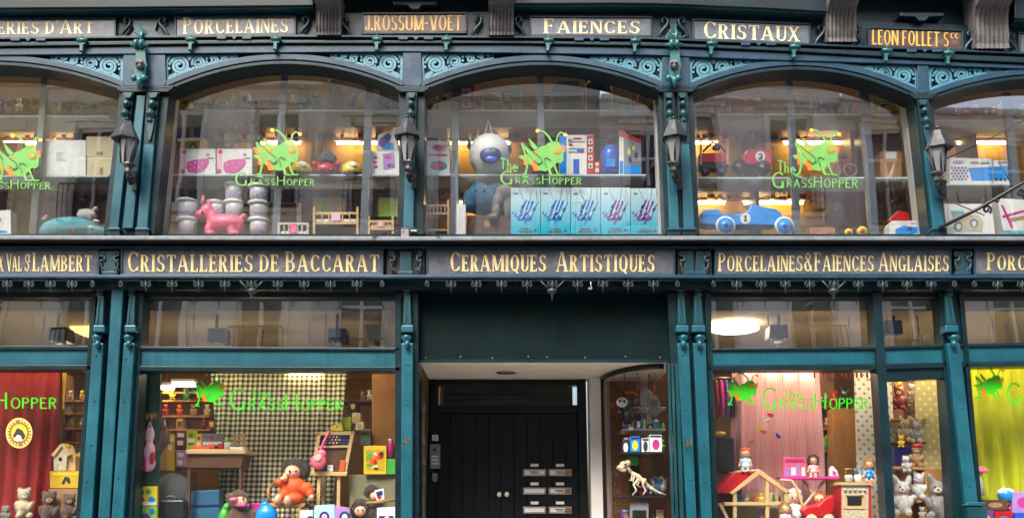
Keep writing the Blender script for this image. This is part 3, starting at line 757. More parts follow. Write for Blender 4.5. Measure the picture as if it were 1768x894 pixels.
# ================================================================== doorway
part(MB().prism([(716,505),(1168,505),(1162,624),(716,624)], .10, .05), 'door_fascia', 'teal_dark')
part(MB().prism([(719,620),(1162,620),(1162,625),(719,625)], .092, .02), 'fascia_edge', 'frame_paint')
for x in (735, 795, 850, 912, 944, 1010, 1080, 1140): part(MB().ell(x, 617+random.uniform(-2,1), 1.4, 1.4, .10, .005, seg=8, rings=6), 'screw', 'steel')
part(MB().rect(938.5, 508, 941, 619, .0975, .01), 'seam_strip', 'teal_dark')
p0 = at(722, 624, .1); p1 = at(1160, 624, .1); zs = p0.z
part(MB().boxw(p0.x-.02, p1.x+.05, .15, 1.32, zs, zs+.05), 'porch_ceiling', 'soffit_beige')
c_ = at(874, 642, .62); part(MB().lathew((c_.x, .72, zs-.012), [(.075,0),(.09,.004),(.09,.012)], 20), 'downlight', 'steel')
DX0 = at(741, 700, 1.2).x; DX1 = at(1012, 700, 1.2).x
part(MB().boxw(DX0-.06, DX0-.004, .16, 1.3, .13, zs), 'porch_wall', mat('porch_brown', (92,78,58), .6, 0, .2, 5))
dm = thing('entrance_door', 'black plank double door with two white knobs, six letter slots and glazed fanlight', 'door', ((DX0+DX1)/2, 1.25, .13))
zd = at(880, 712, 1.2).z
def dpart(mb, n, m, par=None, **k): return mb.build(n, m, par or dm, **k)
pw = (DX1-DX0-.16)/11
dfm = MB(); dfm.boxw(DX0, DX0+.08, 1.16, 1.3, .13, zs-.003); dfm.boxw(DX1-.08, DX1, 1.16, 1.3, .13, zs-.003); dfm.boxw(DX0+.08, DX1-.08, 1.17, 1.3, zd, zd+.07); dfm.boxw(DX0+.08, DX1-.08, 1.17, 1.3, zs-.06, zs-.003)
dpart(dfm, 'door_frame', 'door_black', bevel=.005)
dpart(MB().boxw(DX0+.08, DX1-.08, 1.24, 1.28, .14, zd-.002), 'door_leaf', 'door_black')
for k in range(11):
    x = DX0+.08+pw*k; g_ = .004 if k == 6 else .0015
    dpart(MB().boxw(x+g_, x+pw-g_, 1.222+random.uniform(-.001,.001), 1.241, .14, zd-.006), 'plank', 'door_black', bevel=.003)
dpart(MB().boxw(DX0+.08, DX1-.08, 1.23, 1.238, zd+.07, zs-.06), 'fanlight', 'display_glass')
dpart(MB().boxw(DX0+.08, DX1-.08, 2.0, 2.02, zd-.2, zs+.3), 'hall_wall', mat('hall_dark', (26,26,30), .6))
for x in (862, 875): dpart(MB().ell(x, 853, 4, 4.6, 1.19, .025).tube([(x,853,1.2),(x,853,1.225)], 1.2, 1.8), 'knob', 'paper')
for cxm in (923, 967):
    for j, y in enumerate((803, 835, 868)):
        y += 1
        s_ = dpart(MB().rect(cxm-20, y+5, cxm+20, y+17, 1.205, .02), 'letter_slot', 'steel', bevel=.003)
        dpart(MB().rect(cxm-17, y+7.5, cxm+(17 if cxm < 940 else 8), y+14.5, 1.201, .004), 'name_card', 'paper', s_)
        if cxm > 940: dpart(MB().rect(cxm+8.5, y+7.5, cxm+17, y+14.5, 1.201, .004), 'flap', 'brass', s_)
        if (cxm, j) in ((923,0),(967,0),(967,1),(967,2)):
            dpart(MB().rect(cxm-9, y+9, cxm+6, y+10.6, 1.1995, .002).rect(cxm-6, y+11.6, cxm+9, y+13, 1.1995, .002), 'writing', 'ink', s_)
        dpart(MB().rect(cxm-7, y-4, cxm+7, y+1, 1.21, .012), 'number_plate', 'paper', bevel=.001)
for cxm in (923, 967):
    y = 901
    dpart(MB().rect(cxm-20, y+5, cxm+20, y+17, 1.205, .02), 'letter_slot', 'steel', bevel=.003)
ic = dpart(MB().rect(742, 766, 760, 808, 1.13, .06), 'intercom', 'steel', bevel=.004)
dpart(dots(MB(), [(750, 776)], 1.127, 2.8), 'speaker_hole', 'ink', ic)
for yy in (786, 792, 798): dpart(MB().rect(745, yy, 757, yy+3, 1.127, .004), 'call_button', 'paper', ic)
bell = dpart(MB().rect(746, 750, 756, 760, 1.13, .06), 'bell_plate', 'paper', bevel=.003)
dpart(dots(MB(), [(751, 755)], 1.127, 2), 'bell_button', 'steel', bell)
dpart(MB().prism([(746,816),(755,816),(755,828),(750.5,832),(746,828)], 1.13, .06), 'lock_plate', 'steel', bevel=.003)
# strip of light switches and hinges on the porch side
for y in (700, 755, 790, 820): part(MB().rect(729, y, 734, y+12, .45, .02), 'hinge', 'steel')
part(MB().rect(727, 690, 733, 1100, .5, .04), 'door_stop', mat('stop_brown', (118,100,74), .5, 0, .2, 6))
# white post beside the curved show case
XA = at(1016, 700, 1.12).x; XB = at(1036, 700, 1.12).x
part(MB().boxw(XA, XB, 1.0, 1.16, .13, zs-.001), 'white_post', 'white_paint', bevel=.006)
part(MB().boxw(XB+.002, XB+.02, 1.0, 1.1, .13, zs-.001), 'case_edge', 'black_iron')
# curved glass from the post to the front
cg = []
XC = at(1150, 700, .16).x
for j in range(13):
    u = j/12; a = u*PI/2
    cg.append((XB+.02+(XC-XB-.02)*(1-math.cos(a))**.9, 1.04-(1.04-.2)*math.sin(a)**.9))
cg = [(x, y) for x, y in cg]
m = MB()
vs = [(x,y,.9) for x,y in cg]+[(x,y,zs-.03) for x,y in cg]; n = len(cg)
m.add(vs, [[i,i+1,n+i+1,n+i] for i in range(n-1)], True)
sc_ = thing('corner_show_case', 'narrow curved glass show case of toys beside the black door', 'show case', (XC, .6, .13))
m.build('curved_pane', 'display_glass', sc_)
MB().tubew([(x,y,zs-.025) for x,y in cg], .022, 8).build('top_rim', 'black_iron', sc_)
MB().tubew([(x,y,.9) for x,y in cg], .025, 8).build('bottom_rim', 'black_iron', sc_)
m = MB(); vs = [(x,y,.13) for x,y in cg]+[(x,y,.9) for x,y in cg]; m.add(vs, [[i,i+1,n+i+1,n+i] for i in range(n-1)], True); m.build('case_base', 'teal_deep', sc_)
# ================================================================== houses across the street, seen mirrored in the panes
for nm, c in (('house_cream', (232,224,206)), ('house_white', (236,232,224)), ('house_grey', (208,202,192)), ('house_ochre', (226,208,172)), ('house_rose', (222,204,192))):
    mat(nm, c, .8, 0, .14, 2, .25, 25, streak=.25, dustcol=(110,100,90))
mat('house_window', (30, 34, 42), .12, 0, .3, 1.2, spec=.8); mat('roof_slate', (58,58,64), .6, 0, .2, 4); mat('shutter', (92,86,78), .6)
def house(x0, x1, h, m, label, wn, fl, rows=2, frame='white_paint', rh=1.0):
    R = thing('town_house', label, 'building', ((x0+x1)/2, -14.3, .13))
    Y = -14.0
    w = (x1-x0)/wn
    cells = []
    zrow = [fl+r*3.4 for r in range(rows)]
    ww, wh = w*.46, 2.35
    # wall pieces round the openings
    wm = MB(); xs = [x0] + [v for k in range(wn) for v in (x0+w*(k+.5)-ww/2, x0+w*(k+.5)+ww/2)] + [x1]
    for a, b in zip(xs[::2], xs[1::2]): wm.boxw(a, b, Y-.4, Y, .13, h)
    for k in range(wn):
        a, b = x0+w*(k+.5)-ww/2, x0+w*(k+.5)+ww/2; z = .13
        for zr in zrow: wm.boxw(a, b, Y-.4, Y-.002, z, zr); z = zr+wh
        wm.boxw(a, b, Y-.4, Y-.002, z, h)
    wm.build('wall', m, R)
    for zr in zrow:
        MB().boxw(x0, x1, Y, Y+.12, zr-.45, zr-.3).build('string_course', m, R, bevel=.02)
        for k in range(wn):
            a, b = x0+w*(k+.5)-ww/2, x0+w*(k+.5)+ww/2
            f = MB(); t = .07
            f.boxw(a, a+t, Y-.2, Y-.1, zr, zr+wh); f.boxw(b-t, b, Y-.2, Y-.1, zr, zr+wh); f.boxw(a, b, Y-.2, Y-.1, zr+wh-t, zr+wh); f.boxw(a, b, Y-.2, Y-.1, zr, zr+t)
            f.boxw((a+b)/2-.04, (a+b)/2+.04, Y-.2, Y-.09, zr, zr+wh); f.boxw(a, b, Y-.19, Y-.1, zr+wh*.68, zr+wh*.68+.06)
            wo = f.build('window', frame, R)
            MB().boxw(a, b, Y-.24, Y-.21, zr, zr+wh).build('pane', 'house_window', wo)
            s_ = MB(); s_.boxw(a-.14, a, Y, Y+.06, zr-.1, zr+wh+.12); s_.boxw(b, b+.14, Y, Y+.06, zr-.1, zr+wh+.12); s_.boxw(a-.2, b+.2, Y, Y+.14, zr+wh+.12, zr+wh+.28); s_.boxw(a-.2, b+.2, Y, Y+.14, zr-.22, zr-.1)
            s_.build('surround', m, wo, bevel=.015)
            if k % 2 == 0:
                r_ = MB(); r_.boxw(a-.1, b+.1, Y+.24, Y+.27, zr+.8, zr+.84); r_.boxw(a-.1, b+.1, Y+.24, Y+.27, zr-.08, zr-.05)
                nb = 11
                for j in range(nb): q = a-.1+(b-a+.2)*j/(nb-1); r_.boxw(q-.01, q+.01, Y+.245, Y+.265, zr-.05, zr+.8)
                r_.boxw(a-.1, b+.1, Y, Y+.26, zr-.098, zr-.081)
                r_.build('balcony_railing', 'black_iron', wo)
    c = MB().boxw(x0, x1, Y-.1, Y+.35, h-.35, h); c.boxw(x0, x1, Y-.1, Y+.5, h, h+.15); c.build('cornice', m, R, bevel=.03)
    MB().add([(x0,Y+.2,h+.15),(x1,Y+.2,h+.15),(x1,Y-2.4,h+rh),(x0,Y-2.4,h+rh),(x0,Y-3,h+.15),(x1,Y-3,h+.15)], [[0,1,2,3],[0,3,4],[1,5,2],[3,2,5,4],[0,4,5,1]]).build('roof', 'roof_slate', R)
house(-20, -11.5, 11.8, 'house_ochre', 'ochre house across the street mirrored in the leftmost panes', 3, 4.9)
house(-11.5, -4.6, 11.7, 'house_cream', 'cream house across the street mirrored in the pony window', 3, 5.1)
house(-4.6, 2.2, 12.0, 'house_grey', 'grey stone house across the street mirrored in the hand box window', 3, 4.8)
house(2.2, 9.2, 11.5, 'house_white', 'white house across the street mirrored in the racing car window', 3, 5.2)
house(9.2, 19, 11.2, 'house_rose', 'rose house across the street mirrored in the rightmost panes', 4, 4.9)
# ================================================================== rooms behind the glass
mat('ochre_wall', (206, 160, 78), .7, 0, .2, 2, .1, 20); mat('ceiling_beige', (214, 196, 160), .8, 0, .1, 2); mat('room_grey', (130, 126, 122), .8, 0, .2, 2)
mat('floor_wood', (120, 86, 54), .5, 0, .25, 4); mat('shop_wall', (148, 112, 66), .8, 0, .2, 2); mat('wood_dark', (96, 58, 34), .45, 0, .25, 8, .1, 30)
mat('wood_light', (206, 170, 116), .5, 0, .14, 10, .08, 40); mat('wood_mid', (176, 122, 62), .5, 0, .18, 9, .08, 40)
mat('tube_light', (255, 222, 150), emis=9); mat('tube_up', (255, 236, 206), emis=9); mat('tube_cool', (255, 230, 186), emis=14)
ZU = at(884, 407, .16).z                      # top of the upper display floor
ZC = ZU+2.05
struct(MB().boxw(-6.2, 6.4, .30, 4.2, ZU-.3, ZU-.004), 'upper_floor', 'floor_wood')
struct(MB().boxw(-6.2, 6.4, .24, 4.2, ZC, ZC+.1), 'upper_ceiling', 'ceiling_beige')
struct(MB().boxw(-6.2, 6.4, 3.4, 3.5, ZU-.004, ZC), 'upper_back_wall', 'room_grey')
struct(MB().boxw(-6.3, -6.2, .2, 4.2, 0, ZC), 'wall_left', 'room_grey'); struct(MB().boxw(6.4, 6.5, .2, 4.2, 0, ZC), 'wall_right', 'room_grey')
struct(MB().boxw(-6.2, 6.4, .145, .155+.15, ZU-.05, ZU-.002), 'display_ledge', 'floor_wood')
# wall shelving with light tubes at the back of the upper floor
TY = (247, 178, 350)
zz = [at(884, y, 2.3).z+.05 for y in TY]
LIT = {0: [(1, .73), (0, .3)], 1: [(1, .27), (0, .73), (0, .30)], 2: [(1, .2), (1, .73), (0, .2), (2, .25)], 3: [(0, .2), (2, .25), (2, .62), (0, .86)], 4: [(1, .25), (0, .6)]}
for bay, (xa, xb) in enumerate(((-6.1, -3.5), (-3.4, -.95), (-.85, 1.45), (1.55, 3.75), (3.85, 6.3))):
    s_ = thing('wall_shelving', ('ochre wall shelving behind the leftmost upper window', 'ochre wall shelving behind the pink pony window', 'ochre wall shelving behind the hand box window', 'ochre wall shelving behind the blue racing car window', 'ochre wall shelving behind the rightmost upper window')[bay], 'shelving', ((xa+xb)/2, 2.4, ZU))
    MB().boxw(xa, xb, 2.42, 2.46, ZU, ZC-.02).build('back_panel', 'ochre_wall', s_)
    for X in (xa, (xa+xb)/2-.02, xb-.04): MB().boxw(X, X+.04, 1.98, 2.415, ZU, ZC-.02).build('upright', 'wood_dark', s_)
    for q, z in enumerate(zz):
        MB().boxw(xa+.041, xb-.041, 1.96, 2.415, z, z+.03).build('board', 'wood_mid', s_)
        for row, f in LIT[bay]:
            if row != q: continue
            xm = xa+(xb-xa)*f; hl = random.uniform(.26, .42)
            MB().tubew([(xm-hl, 2.3, z-.05), (xm+hl, 2.3, z-.05)], .018, 8).build('light_tube', 'tube_light', s_)
            MB().boxw(xm-hl-.03, xm+hl+.03, 2.28, 2.33, z-.03, z-.001).build('tube_holder', 'white_paint', s_)
# ceiling tubes added out of view to light the upper floor toys
for x in (-4.3, -2.2, .3, 2.6, 4.9):
    t = thing('added_ceiling_tube', 'added unseen fluorescent ceiling tube over the upper display, %s' % {-4.3:'leftmost', -2.2:'above the pony', .3:'above the hand boxes', 2.6:'above the racing car', 4.9:'rightmost'}[x], 'lamp', (x, .5, ZC-.1), 'added ceiling tubes on the upper floor')
    MB().boxw(x-.62, x+.62, .46, .54, ZC-.035, ZC-.001).build('housing', 'white_paint', t); MB().tubew([(x-.6,.5,ZC-.055),(x+.6,.5,ZC-.055)], .016, 8).build('tube', 'tube_up', t)
# ground floor
ZG = 3.42; 
struct(MB().boxw(-6.2, -.75, .3, 4.2, ZG, ZG+.1), 'shop_ceiling_left', 'ceiling_beige'); struct(MB().boxw(1.35, 6.4, .3, 4.2, ZG, ZG+.1), 'shop_ceiling_right', 'ceiling_beige')
struct(MB().boxw(-6.2, -.8, 3.6, 3.7, 0, ZG), 'shop_wall_left', 'shop_wall'); struct(MB().boxw(.9, 6.4, 3.6, 3.7, 0, ZG), 'shop_wall_right', 'shop_wall')
struct(MB().boxw(-6.2, 6.4, .3, 4.2, .0, .15), 'shop_floor', 'floor_wood')
struct(MB().boxw(-.92, DX0-.062, .15, 4.2, .15, ZG), 'partition_left', 'shop_wall')
struct(MB().boxw(-6.2, -.93, .31, 2.0, .16, 1.02), 'display_platform_left', 'floor_wood'); struct(MB().boxw(1.62, 6.4, .31, 2.0, .16, 1.02), 'display_platform_right', 'floor_wood')
# ================================================================== signs
def sign(name, label, x0, x1, tl, bl_, tr_, br_, d, mpanel, mtext, txt, tx0, tx1, tb0, tt0, tb1, tt1, extra=None, frame=True, **kw):
    s_ = thing(name, label, 'sign', at((x0+x1)/2, (bl_+br_)/2, d))
    MB().prism([(x0,tl),(x1,tr_),(x1,br_),(x0,bl_)], d, .025).build('panel', mpanel, s_)
    if frame:
        f = MB(); w = 3
        f.prism([(x0-w,tl-w),(x1+w,tr_-w),(x1+w,tr_),(x0-w,tl)], d-.014, .04); f.prism([(x0-w,bl_),(x1+w,br_),(x1+w,br_+w),(x0-w,bl_+w)], d-.014, .04)
        f.prism([(x0-w,tl),(x0,tl),(x0,bl_),(x0-w,bl_)], d-.014, .04); f.prism([(x1,tr_),(x1+w,tr_),(x1+w,br_),(x1,br_)], d-.014, .04)
        f.build('frame', frame if isinstance(frame, str) else 'dark_iron', s_, bevel=.003)
    m = lettering(txt, tx0, tx1, tb0, tt0, tb1, tt1, d-.003, **kw)
    m.split('letter', mtext, s_)
    if extra:
        m = MB(); extra(m, d); m.split('letter' if m.gl else 'accent', mtext, s_)
    return s_
U = -.075
sign('sign_board', 'slate sign board reading RERIES D ART above the leftmost arch', -120, 197, 34, 66, 33, 63, U, 'slate', 'gold_cream', "Verreries d'Art", -78, 161, 60, 35, 58, 35, small=.86, T=.13)
sign('sign_board', 'slate sign board reading PORCELAINES above the pink pony window', 304, 508, 30, 61, 27, 58, U, 'slate', 'gold_cream', 'Porcelaines', 317, 497, 59, 31, 56, 29, small=.86, T=.13)
sign('sign_board', 'reddish brown sign board with gold letters J ROSSUM VOET under the middle balcony', 627, 803, 25, 56, 24, 55, U, 'brown_plate', 'gold_old', 'J.ROSSUM-VOET', 631, 797, 53, 27, 53, 27, T=.15, H=.08, srf=False, gap=.1)
sign('sign_board', 'slate sign board reading FAIENCES above the hand box window', 917, 1123, 30, 60, 31, 61, U, 'slate', 'gold_cream', 'Faiences', 940, 1104, 58, 33, 58, 33, lambda m, d: dots(m, [(988,31),(993,31)], d-.003, 1.6), small=.86, T=.13)
sign('sign_board', 'slate sign board reading CRISTAUX above the blue racing car window', 1199, 1397, 35, 67, 43, 75, U, 'slate', 'gold_cream', 'Cristaux', 1216, 1380, 66, 37, 72, 43, small=.86, T=.13)
sign('sign_board', 'brown sign board with gold letters LEON FOLLET under the right balcony', 1502, 1661, 49, 79, 54, 85, U, 'brown_plate', 'gold_old', 'LEON FOLLET S', 1506, 1638, 77, 51, 81, 56, lambda m, d: lettering('CC', 1641, 1655, 67, 57, 67.5, 57.5, d-.003, T=.2, H=.12, srf=False, mb=m), T=.15, H=.08, srf=False, gap=.1)
sign('sign_board', 'slate sign board cut off at the top right corner of the shopfront', 1762, 1850, 58, 90, 62, 94, U, 'slate', 'gold_cream', 'C', 1790, 1802, 89, 63, 90, 64)
V = -.145
FR = 'fascia_grey'
sign('sign_board', 'long sign board reading VAL ST LAMBERT between the two leftmost window rows', -110, 168, 432, 472, 432, 472, V, 'slate_low', 'gold_low', 'Cristaux Val S', -60, 50, 468, 438, 468, 438,
     lambda m, d: (lettering('T', 47.5, 53, 452, 440, 452, 440, d-.003, T=.2, H=.1, mb=m), lettering('Lambert', 57, 158, 468, 436, 468, 436, d-.003, small=.86, T=.13, mb=m)), FR, small=.86, T=.13)
sign('sign_board', 'long sign board reading CRISTALLERIES DE BACCARAT below the pink pony window', 211, 659, 432, 472, 432, 472, V, 'slate_low', 'gold_low', 'Cristalleries de Baccarat', 221, 654, 469, 434, 469, 434, None, FR, small=.84, T=.13)
sign('sign_board', 'long sign board reading CERAMIQUES ARTISTIQUES above the entrance', 739, 1163, 432, 472, 432, 472, V, 'slate_low', 'gold_low', 'Ceramiques  Artistiques', 778, 1130, 468, 435, 469, 434, None, FR, small=.84, T=.15)
sign('sign_board', 'long sign board reading PORCELAINES AND FAIENCES ANGLAISES below the blue racing car', 1237, 1640, 432, 472, 432, 472, V, 'slate_low', 'gold_low', 'Porcelaines&Faiences Anglaises', 1241, 1638, 468, 436, 468, 436, lambda m, d: dots(m, [(1438,440),(1443,440)], d-.003, 1.5), FR, small=.84, T=.13)
sign('sign_board', 'long sign board reading PORC at the right end of the lower band', 1685, 1850, 432, 472, 432, 472, V, 'slate_low', 'gold_low', 'Porcelaines', 1705, 1875, 466, 436, 466, 436, None, FR, small=.84, T=.13)
# ================================================================== lanterns
def lantern(cx, y0, label, dx=0):
    """cx at the roof edge; y0 top of the roof; the arm curves back to the pilaster"""
    L = thing('wall_lantern', label, 'lantern', at(cx, y0+118, -.16), 'lanterns on the upper pilasters')
    D = -.30; n = 6
    q = lambda y: cx+dx*(y-y0)/100
    m = MB(); m.lathe(q(y0), D, [(2, y0-8), (3.4, y0-5), (1.6, y0-2), (11, y0+1), (13, y0+8), (24, y0+28), (24.5, y0+31), (22, y0+31)], n)
    m.build('roof', 'lantern_iron', L, bevel=.003)
    p0 = at(q(y0+32), y0+32, D); 
    s_ = mpp(cx, y0+50, D)
    zt_ = at(cx, y0+31, D).z; zb_ = at(cx, y0+72, D).z
    rt, rb = 16.5*s_, 9*s_
    g = MB(); c = at(q(y0+50), y0+50, D)
    g.lathew((c.x, c.y, zb_), [(rb*.9, 0), (rt*.9, zt_-zb_)], n)
    g.build('lamp_glass', 'lamp_glass', L)
    b = MB()
    for j in range(n):
        a = 2*PI*(j+.5)/n
        b.tubew([(c.x+rb*math.cos(a), c.y+rb*math.sin(a), zb_), (c.x+rt*math.cos(a), c.y+rt*math.sin(a), zt_)], .0085, 5)
    b.build('glazing_bar', 'lantern_iron', L)
    MB().lathew((c.x, c.y, zb_+.03), [(.012,0),(.03,.05),(.028,.1),(.01,.13)], 10).build('bulb', 'paper', L)
    m = MB(); m.lathe(q(y0+76), D, [(3, y0+90), (7, y0+86), (6, y0+80), (8, y0+77), (11, y0+74), (10, y0+71)], 8); m.build('cup', 'lantern_iron', L)
    m = MB()
    m.tube([(q(y0+90), y0+88, D), (q(y0+95), y0+97, D+.01), (q(y0+104)+4, y0+106, D+.07), (q(y0+108)+9, y0+104, -.2), (q(y0+100)+12, y0+94, -.15)], D, [2.8,3.2,3.2,3,2.6], 8)
    m.tube([(p[0], p[1], D+.05) for p in spiral(q(y0+90)+3, y0+95, 1.5, 6, 0, 1.2, 14)], D, 2)
    m.build('arm', 'black_iron', L)
    MB().prism([(q(y0+95)+6, y0+84), (q(y0+95)+15, y0+84), (q(y0+95)+15, y0+118), (q(y0+95)+6, y0+118)], -.145, .03).build('wall_plate', 'black_iron', L, bevel=.005)
lantern(220, 211, 'six sided grey lantern on the left double pilaster beside the beige boxes', 1)
lantern(704, 207, 'six sided grey lantern on the single pilaster between the pony and hand box windows')
lantern(1163, 209, 'six sided grey lantern on the double pilaster beside the red truck')
lantern(1618, 226, 'six sided grey lantern on the rightmost pilaster above the iron bracket', 2)
# ================================================================== wrought iron bracket and wires on the right
wb = thing('iron_sign_bracket', 'black wrought iron bracket with curls reaching out over the right end', 'bracket', at(1622, 396, -.14))
MB().tube([(1622,394,-.14),(1690,360,-.25),(1762,318,-.36),(1800,300,-.42)], -.2, 3, 8).build('arm', 'black_iron', wb)
m = MB()
m.tube([(x,y,-.25) for x,y in spiral(1704,362,1.5,8,-60,1.3,20)], -.25, 2); m.tube([(x,y,-.33) for x,y in spiral(1762,334,1.5,7,-60,1.3,20)], -.33, 2); m.tube([(x,y,-.3) for x,y in spiral(1722,346,1,5,-60,1.1,14)], -.3, 2)
m.split('curl', 'black_iron', wb)
MB().tube([(1612,336,-.12),(1700,372,-.26)], -.2, 1).tube([(1748,320,-.34),(1724,280,-.3)], -.2, 1).build('stay', 'iron_grey', wb)
def wire(pts, label):
    m = MB(); w = [at(*p) for p in pts]; m.tubew(w, .0045, 5); solo(m, 'overhead_wire', 'ink', label, 'wire')
wire([(1630,276,-.2),(1700,244,-.4),(1790,196,-.7)], 'thin black wire slanting up past the rightmost upper window')
wire([(642,410,-.285),(700,390,-.2),(760,408,-.285)], 'thin cable looped round the foot of the middle pilaster')
# ================================================================== grasshopper stickers on the glass
mat('sticker_green', (104, 166, 84), .3, 0, .12, 6, streak=.25, dustcol=(150,190,120)); mat('sticker_lime', (48, 200, 16), .45, 0, .05, 20); mat('sticker_orange', (226, 112, 16), .45, 0, .06, 20); mat('sticker_line', (40, 70, 30), .5, 0, 0)
mat('sticker_amber', (250, 176, 70), .45, 0, .05, 20)
for _k in ('sticker_green','sticker_lime','sticker_orange','sticker_amber'): MAT[_k].node_tree.nodes['Principled BSDF'].inputs['Alpha'].default_value = .86
def hopper(ox, oy, k, d, g, o_, root, detail=True, sy=1.0):
    """grasshopper emblem: body outline drawn in a 100 wide box, ox/oy its top left"""
    A = lambda pts: [(ox+x*k, oy+y*k*sy) for x, y in pts]
    th = .0025
    m = MB()
    m.prism(A([(12,52),(22,51),(33,46),(42,42),(50,36),(58,34),(62,30),(72,27),(80,28),(86,36),(89,48),(89,60),(84,65),(77,64),(72,70),(64,77),(56,79),(46,77),(36,71),(24,62),(13,56)]), d, th)
    b = m.build('body', g, root)
    m = MB()
    m.prism(A([(15,30),(19,29),(36,45),(49,55),(52,62),(46,66),(38,60),(26,46)]), d-.0056, th); m.prism(A([(28,23),(31,23),(45,38),(40,43),(33,36)]), d-.0032, th)
    m.strip(A([(15,30),(22,52),(25,68),(22,82),(14,86),(28,88)]), A([(18,30),(25,52),(28,68),(25,84),(16,89),(28,90.5)]), d-.0085, th)
    m.strip(A([(56,60),(61,72),(65,86),(77,87)]), A([(61,57),(65,71),(69,84),(77,84.5)]), d-.0036, th)
    m.strip(A([(70,66),(75,78),(79,87),(90,87)]), A([(74,65),(78,77),(82,84.5),(90,84.5)]), d-.0038, th)
    m.split('leg', g, root)
    m = MB()
    m.strip(A([(68,30),(62,20),(54,12),(46,9)]), A([(71,29),(65,18),(56,9.5),(46,6.5)]), d-.004, th)
    m.strip(A([(75,28),(78,16),(84,10),(90,13)]), A([(78,28),(80,18),(85,13),(89,16)]), d-.0042, th)
    m.split('antenna', g, root)
    m = MB(); m.prism(A([(35,50),(44,42),(42,60),(46,78),(38,78),(34,66)]), d-.0026, th); m.prism(A([(20,54),(24,52),(24,70),(20,67)]), d-.0027, th); m.prism(A([(87,32),(92,36),(92,46),(88,46)]), d-.0026, th)
    m.split('stripe', o_, root)
    m = MB(); dots(m, A([(44,9)]), d-.0044, 3.4*k, th); dots(m, A([(92,16)]), d-.0044, 3.4*k, th); m.split('antenna_tip', 'sticker_amber', root)
    dots(MB(), A([(78,42)]), d-.0046, 7*k, th).build('eye_ring', o_, root)
    dots(MB(), A([(78,42)]), d-.0075, 4.6*k, th).build('eye', g, root)
    if detail:
        m = MB(); m.strip(A([(19,31),(36,46),(49,56),(51.5,62),(46,65.5),(38,60)]), A([(19,29.5),(36.6,45),(50,55),(53,62.5),(46,67),(37,61)]), d-.009, th*.5); m.strip(A([(66,60),(60,56),(56,58),(60,72)]), A([(67,59),(60,54.6),(54.6,57),(59,73)]), d-.0064, th*.6)
        m.build('outline', 'sticker_line', root)
def decal_up(ox, oy, label, k=1.0, the=None, gx=None):
    r = thing('grasshopper_sticker', label, 'sticker', at(ox+50, oy+108, .09))
    hopper(ox, oy, k, .092, 'sticker_green', 'sticker_orange', r)
    m = MB()
    a, b, yb, yt = gx
    lettering('G', a, a+24, yb+1, yt-3, yb+1, yt-3, .092, .0025, T=.085, H=.085, srf=False, mb=m)
    lettering('RASS', a+26, a+70, yb-1, yt+9, yb, yt+9, .0918, .0025, T=.11, H=.105, srf=False, mb=m, gap=.1)
    lettering('H', a+72, a+86, yb, yt+4, yb, yt+4, .0922, .0025, T=.08, H=.08, srf=False, mb=m)
    lettering('OPPER', a+89, b, yb, yt+9, yb+1, yt+9, .0916, .0025, T=.11, H=.105, srf=False, mb=m, gap=.1)
    if the: lettering('Th', the[0], the[0]+19, the[1]+20, the[1], the[1]+24, the[1]+4, .0914, .0025, T=.13, H=.12, srf=False, small=None, mb=m); lettering('e', the[0]+21, the[0]+31, the[1]+24, the[1]+4, the[1]+26, the[1]+6, .0914, .0025, T=.13, H=.12, srf=False, small=None, mb=m)
    m.split('letter', 'sticker_green', r)
decal_up(-22, 226, 'pale green grasshopper sticker on the leftmost upper window by the white carton', gx=(-54, 88, 326, 306))
decal_up(426, 216, 'pale green grasshopper sticker on the upper window with the pink pony', gx=(406, 544, 320, 300))
decal_up(884, 217, 'pale green grasshopper sticker on the upper window with the hand boxes', gx=(864, 1005, 318, 298), the=(864, 272))
decal_up(1357, 216, 'pale green grasshopper sticker on the upper window with the blue racing car', gx=(1333, 1482, 324, 300), the=(1343, 276))
def decal_low(ox, oy, label, gx0, gx1, yb, k=.72, part_=None, the=None):
    r = thing('grasshopper_sticker', label, 'sticker', at(max(ox, 40)+30, yb, .13))
    if ox is not None and ox > -60: hopper(ox, oy, k, .132, 'sticker_lime', 'sticker_orange', r, False)
    m = MB(); w = gx1-gx0
    T_ = dict(T=.075, H=.075, srf=False, mb=m)
    if part_ is None or 'G' in part_: lettering('G', gx0, gx0+.155*w, yb, yb-38, yb, yb-38, .132, .0025, **T_)
    if part_ is None: lettering('RASS', gx0+.17*w, gx0+.47*w, yb, yb-19, yb, yb-19, .1318, .0025, gap=.1, T=.095, H=.09, srf=False, mb=m)
    if part_ is None or 'H' in part_: 
        lettering('H', gx0+.49*w, gx0+.60*w, yb, yb-28, yb, yb-28, .1322, .0025, **T_); lettering('OPPER', gx0+.63*w, gx1, yb, yb-19, yb, yb-19, .1316, .0025, gap=.1, T=.095, H=.09, srf=False, mb=m)
    if the: lettering('The', the[0], the[0]+34, the[1]-1, the[1]-16, the[1]-1, the[1]-16, .1314, .0025, small=None, T=.1, H=.1, srf=False, mb=m)
    m.split('letter', 'sticker_lime', r)
decal_low(-100, 0, 'green HOPPER lettering on the glass before the red curtain', -118, 99, 705, part_='H')
decal_low(326, 640, 'bright green grasshopper sticker on the glass before the checked cloth', 397, 592, 708, .68, the=(433, 688))
decal_low(1246, 638, 'bright green grasshopper sticker on the glass before the pink curtain', 1316, 1500, 706, .68, the=(1352, 688))
decal_low(1674, 630, 'bright green grasshopper sticker on the glass before the yellow green curtain', 1738, 1920, 698, .64, part_='G')
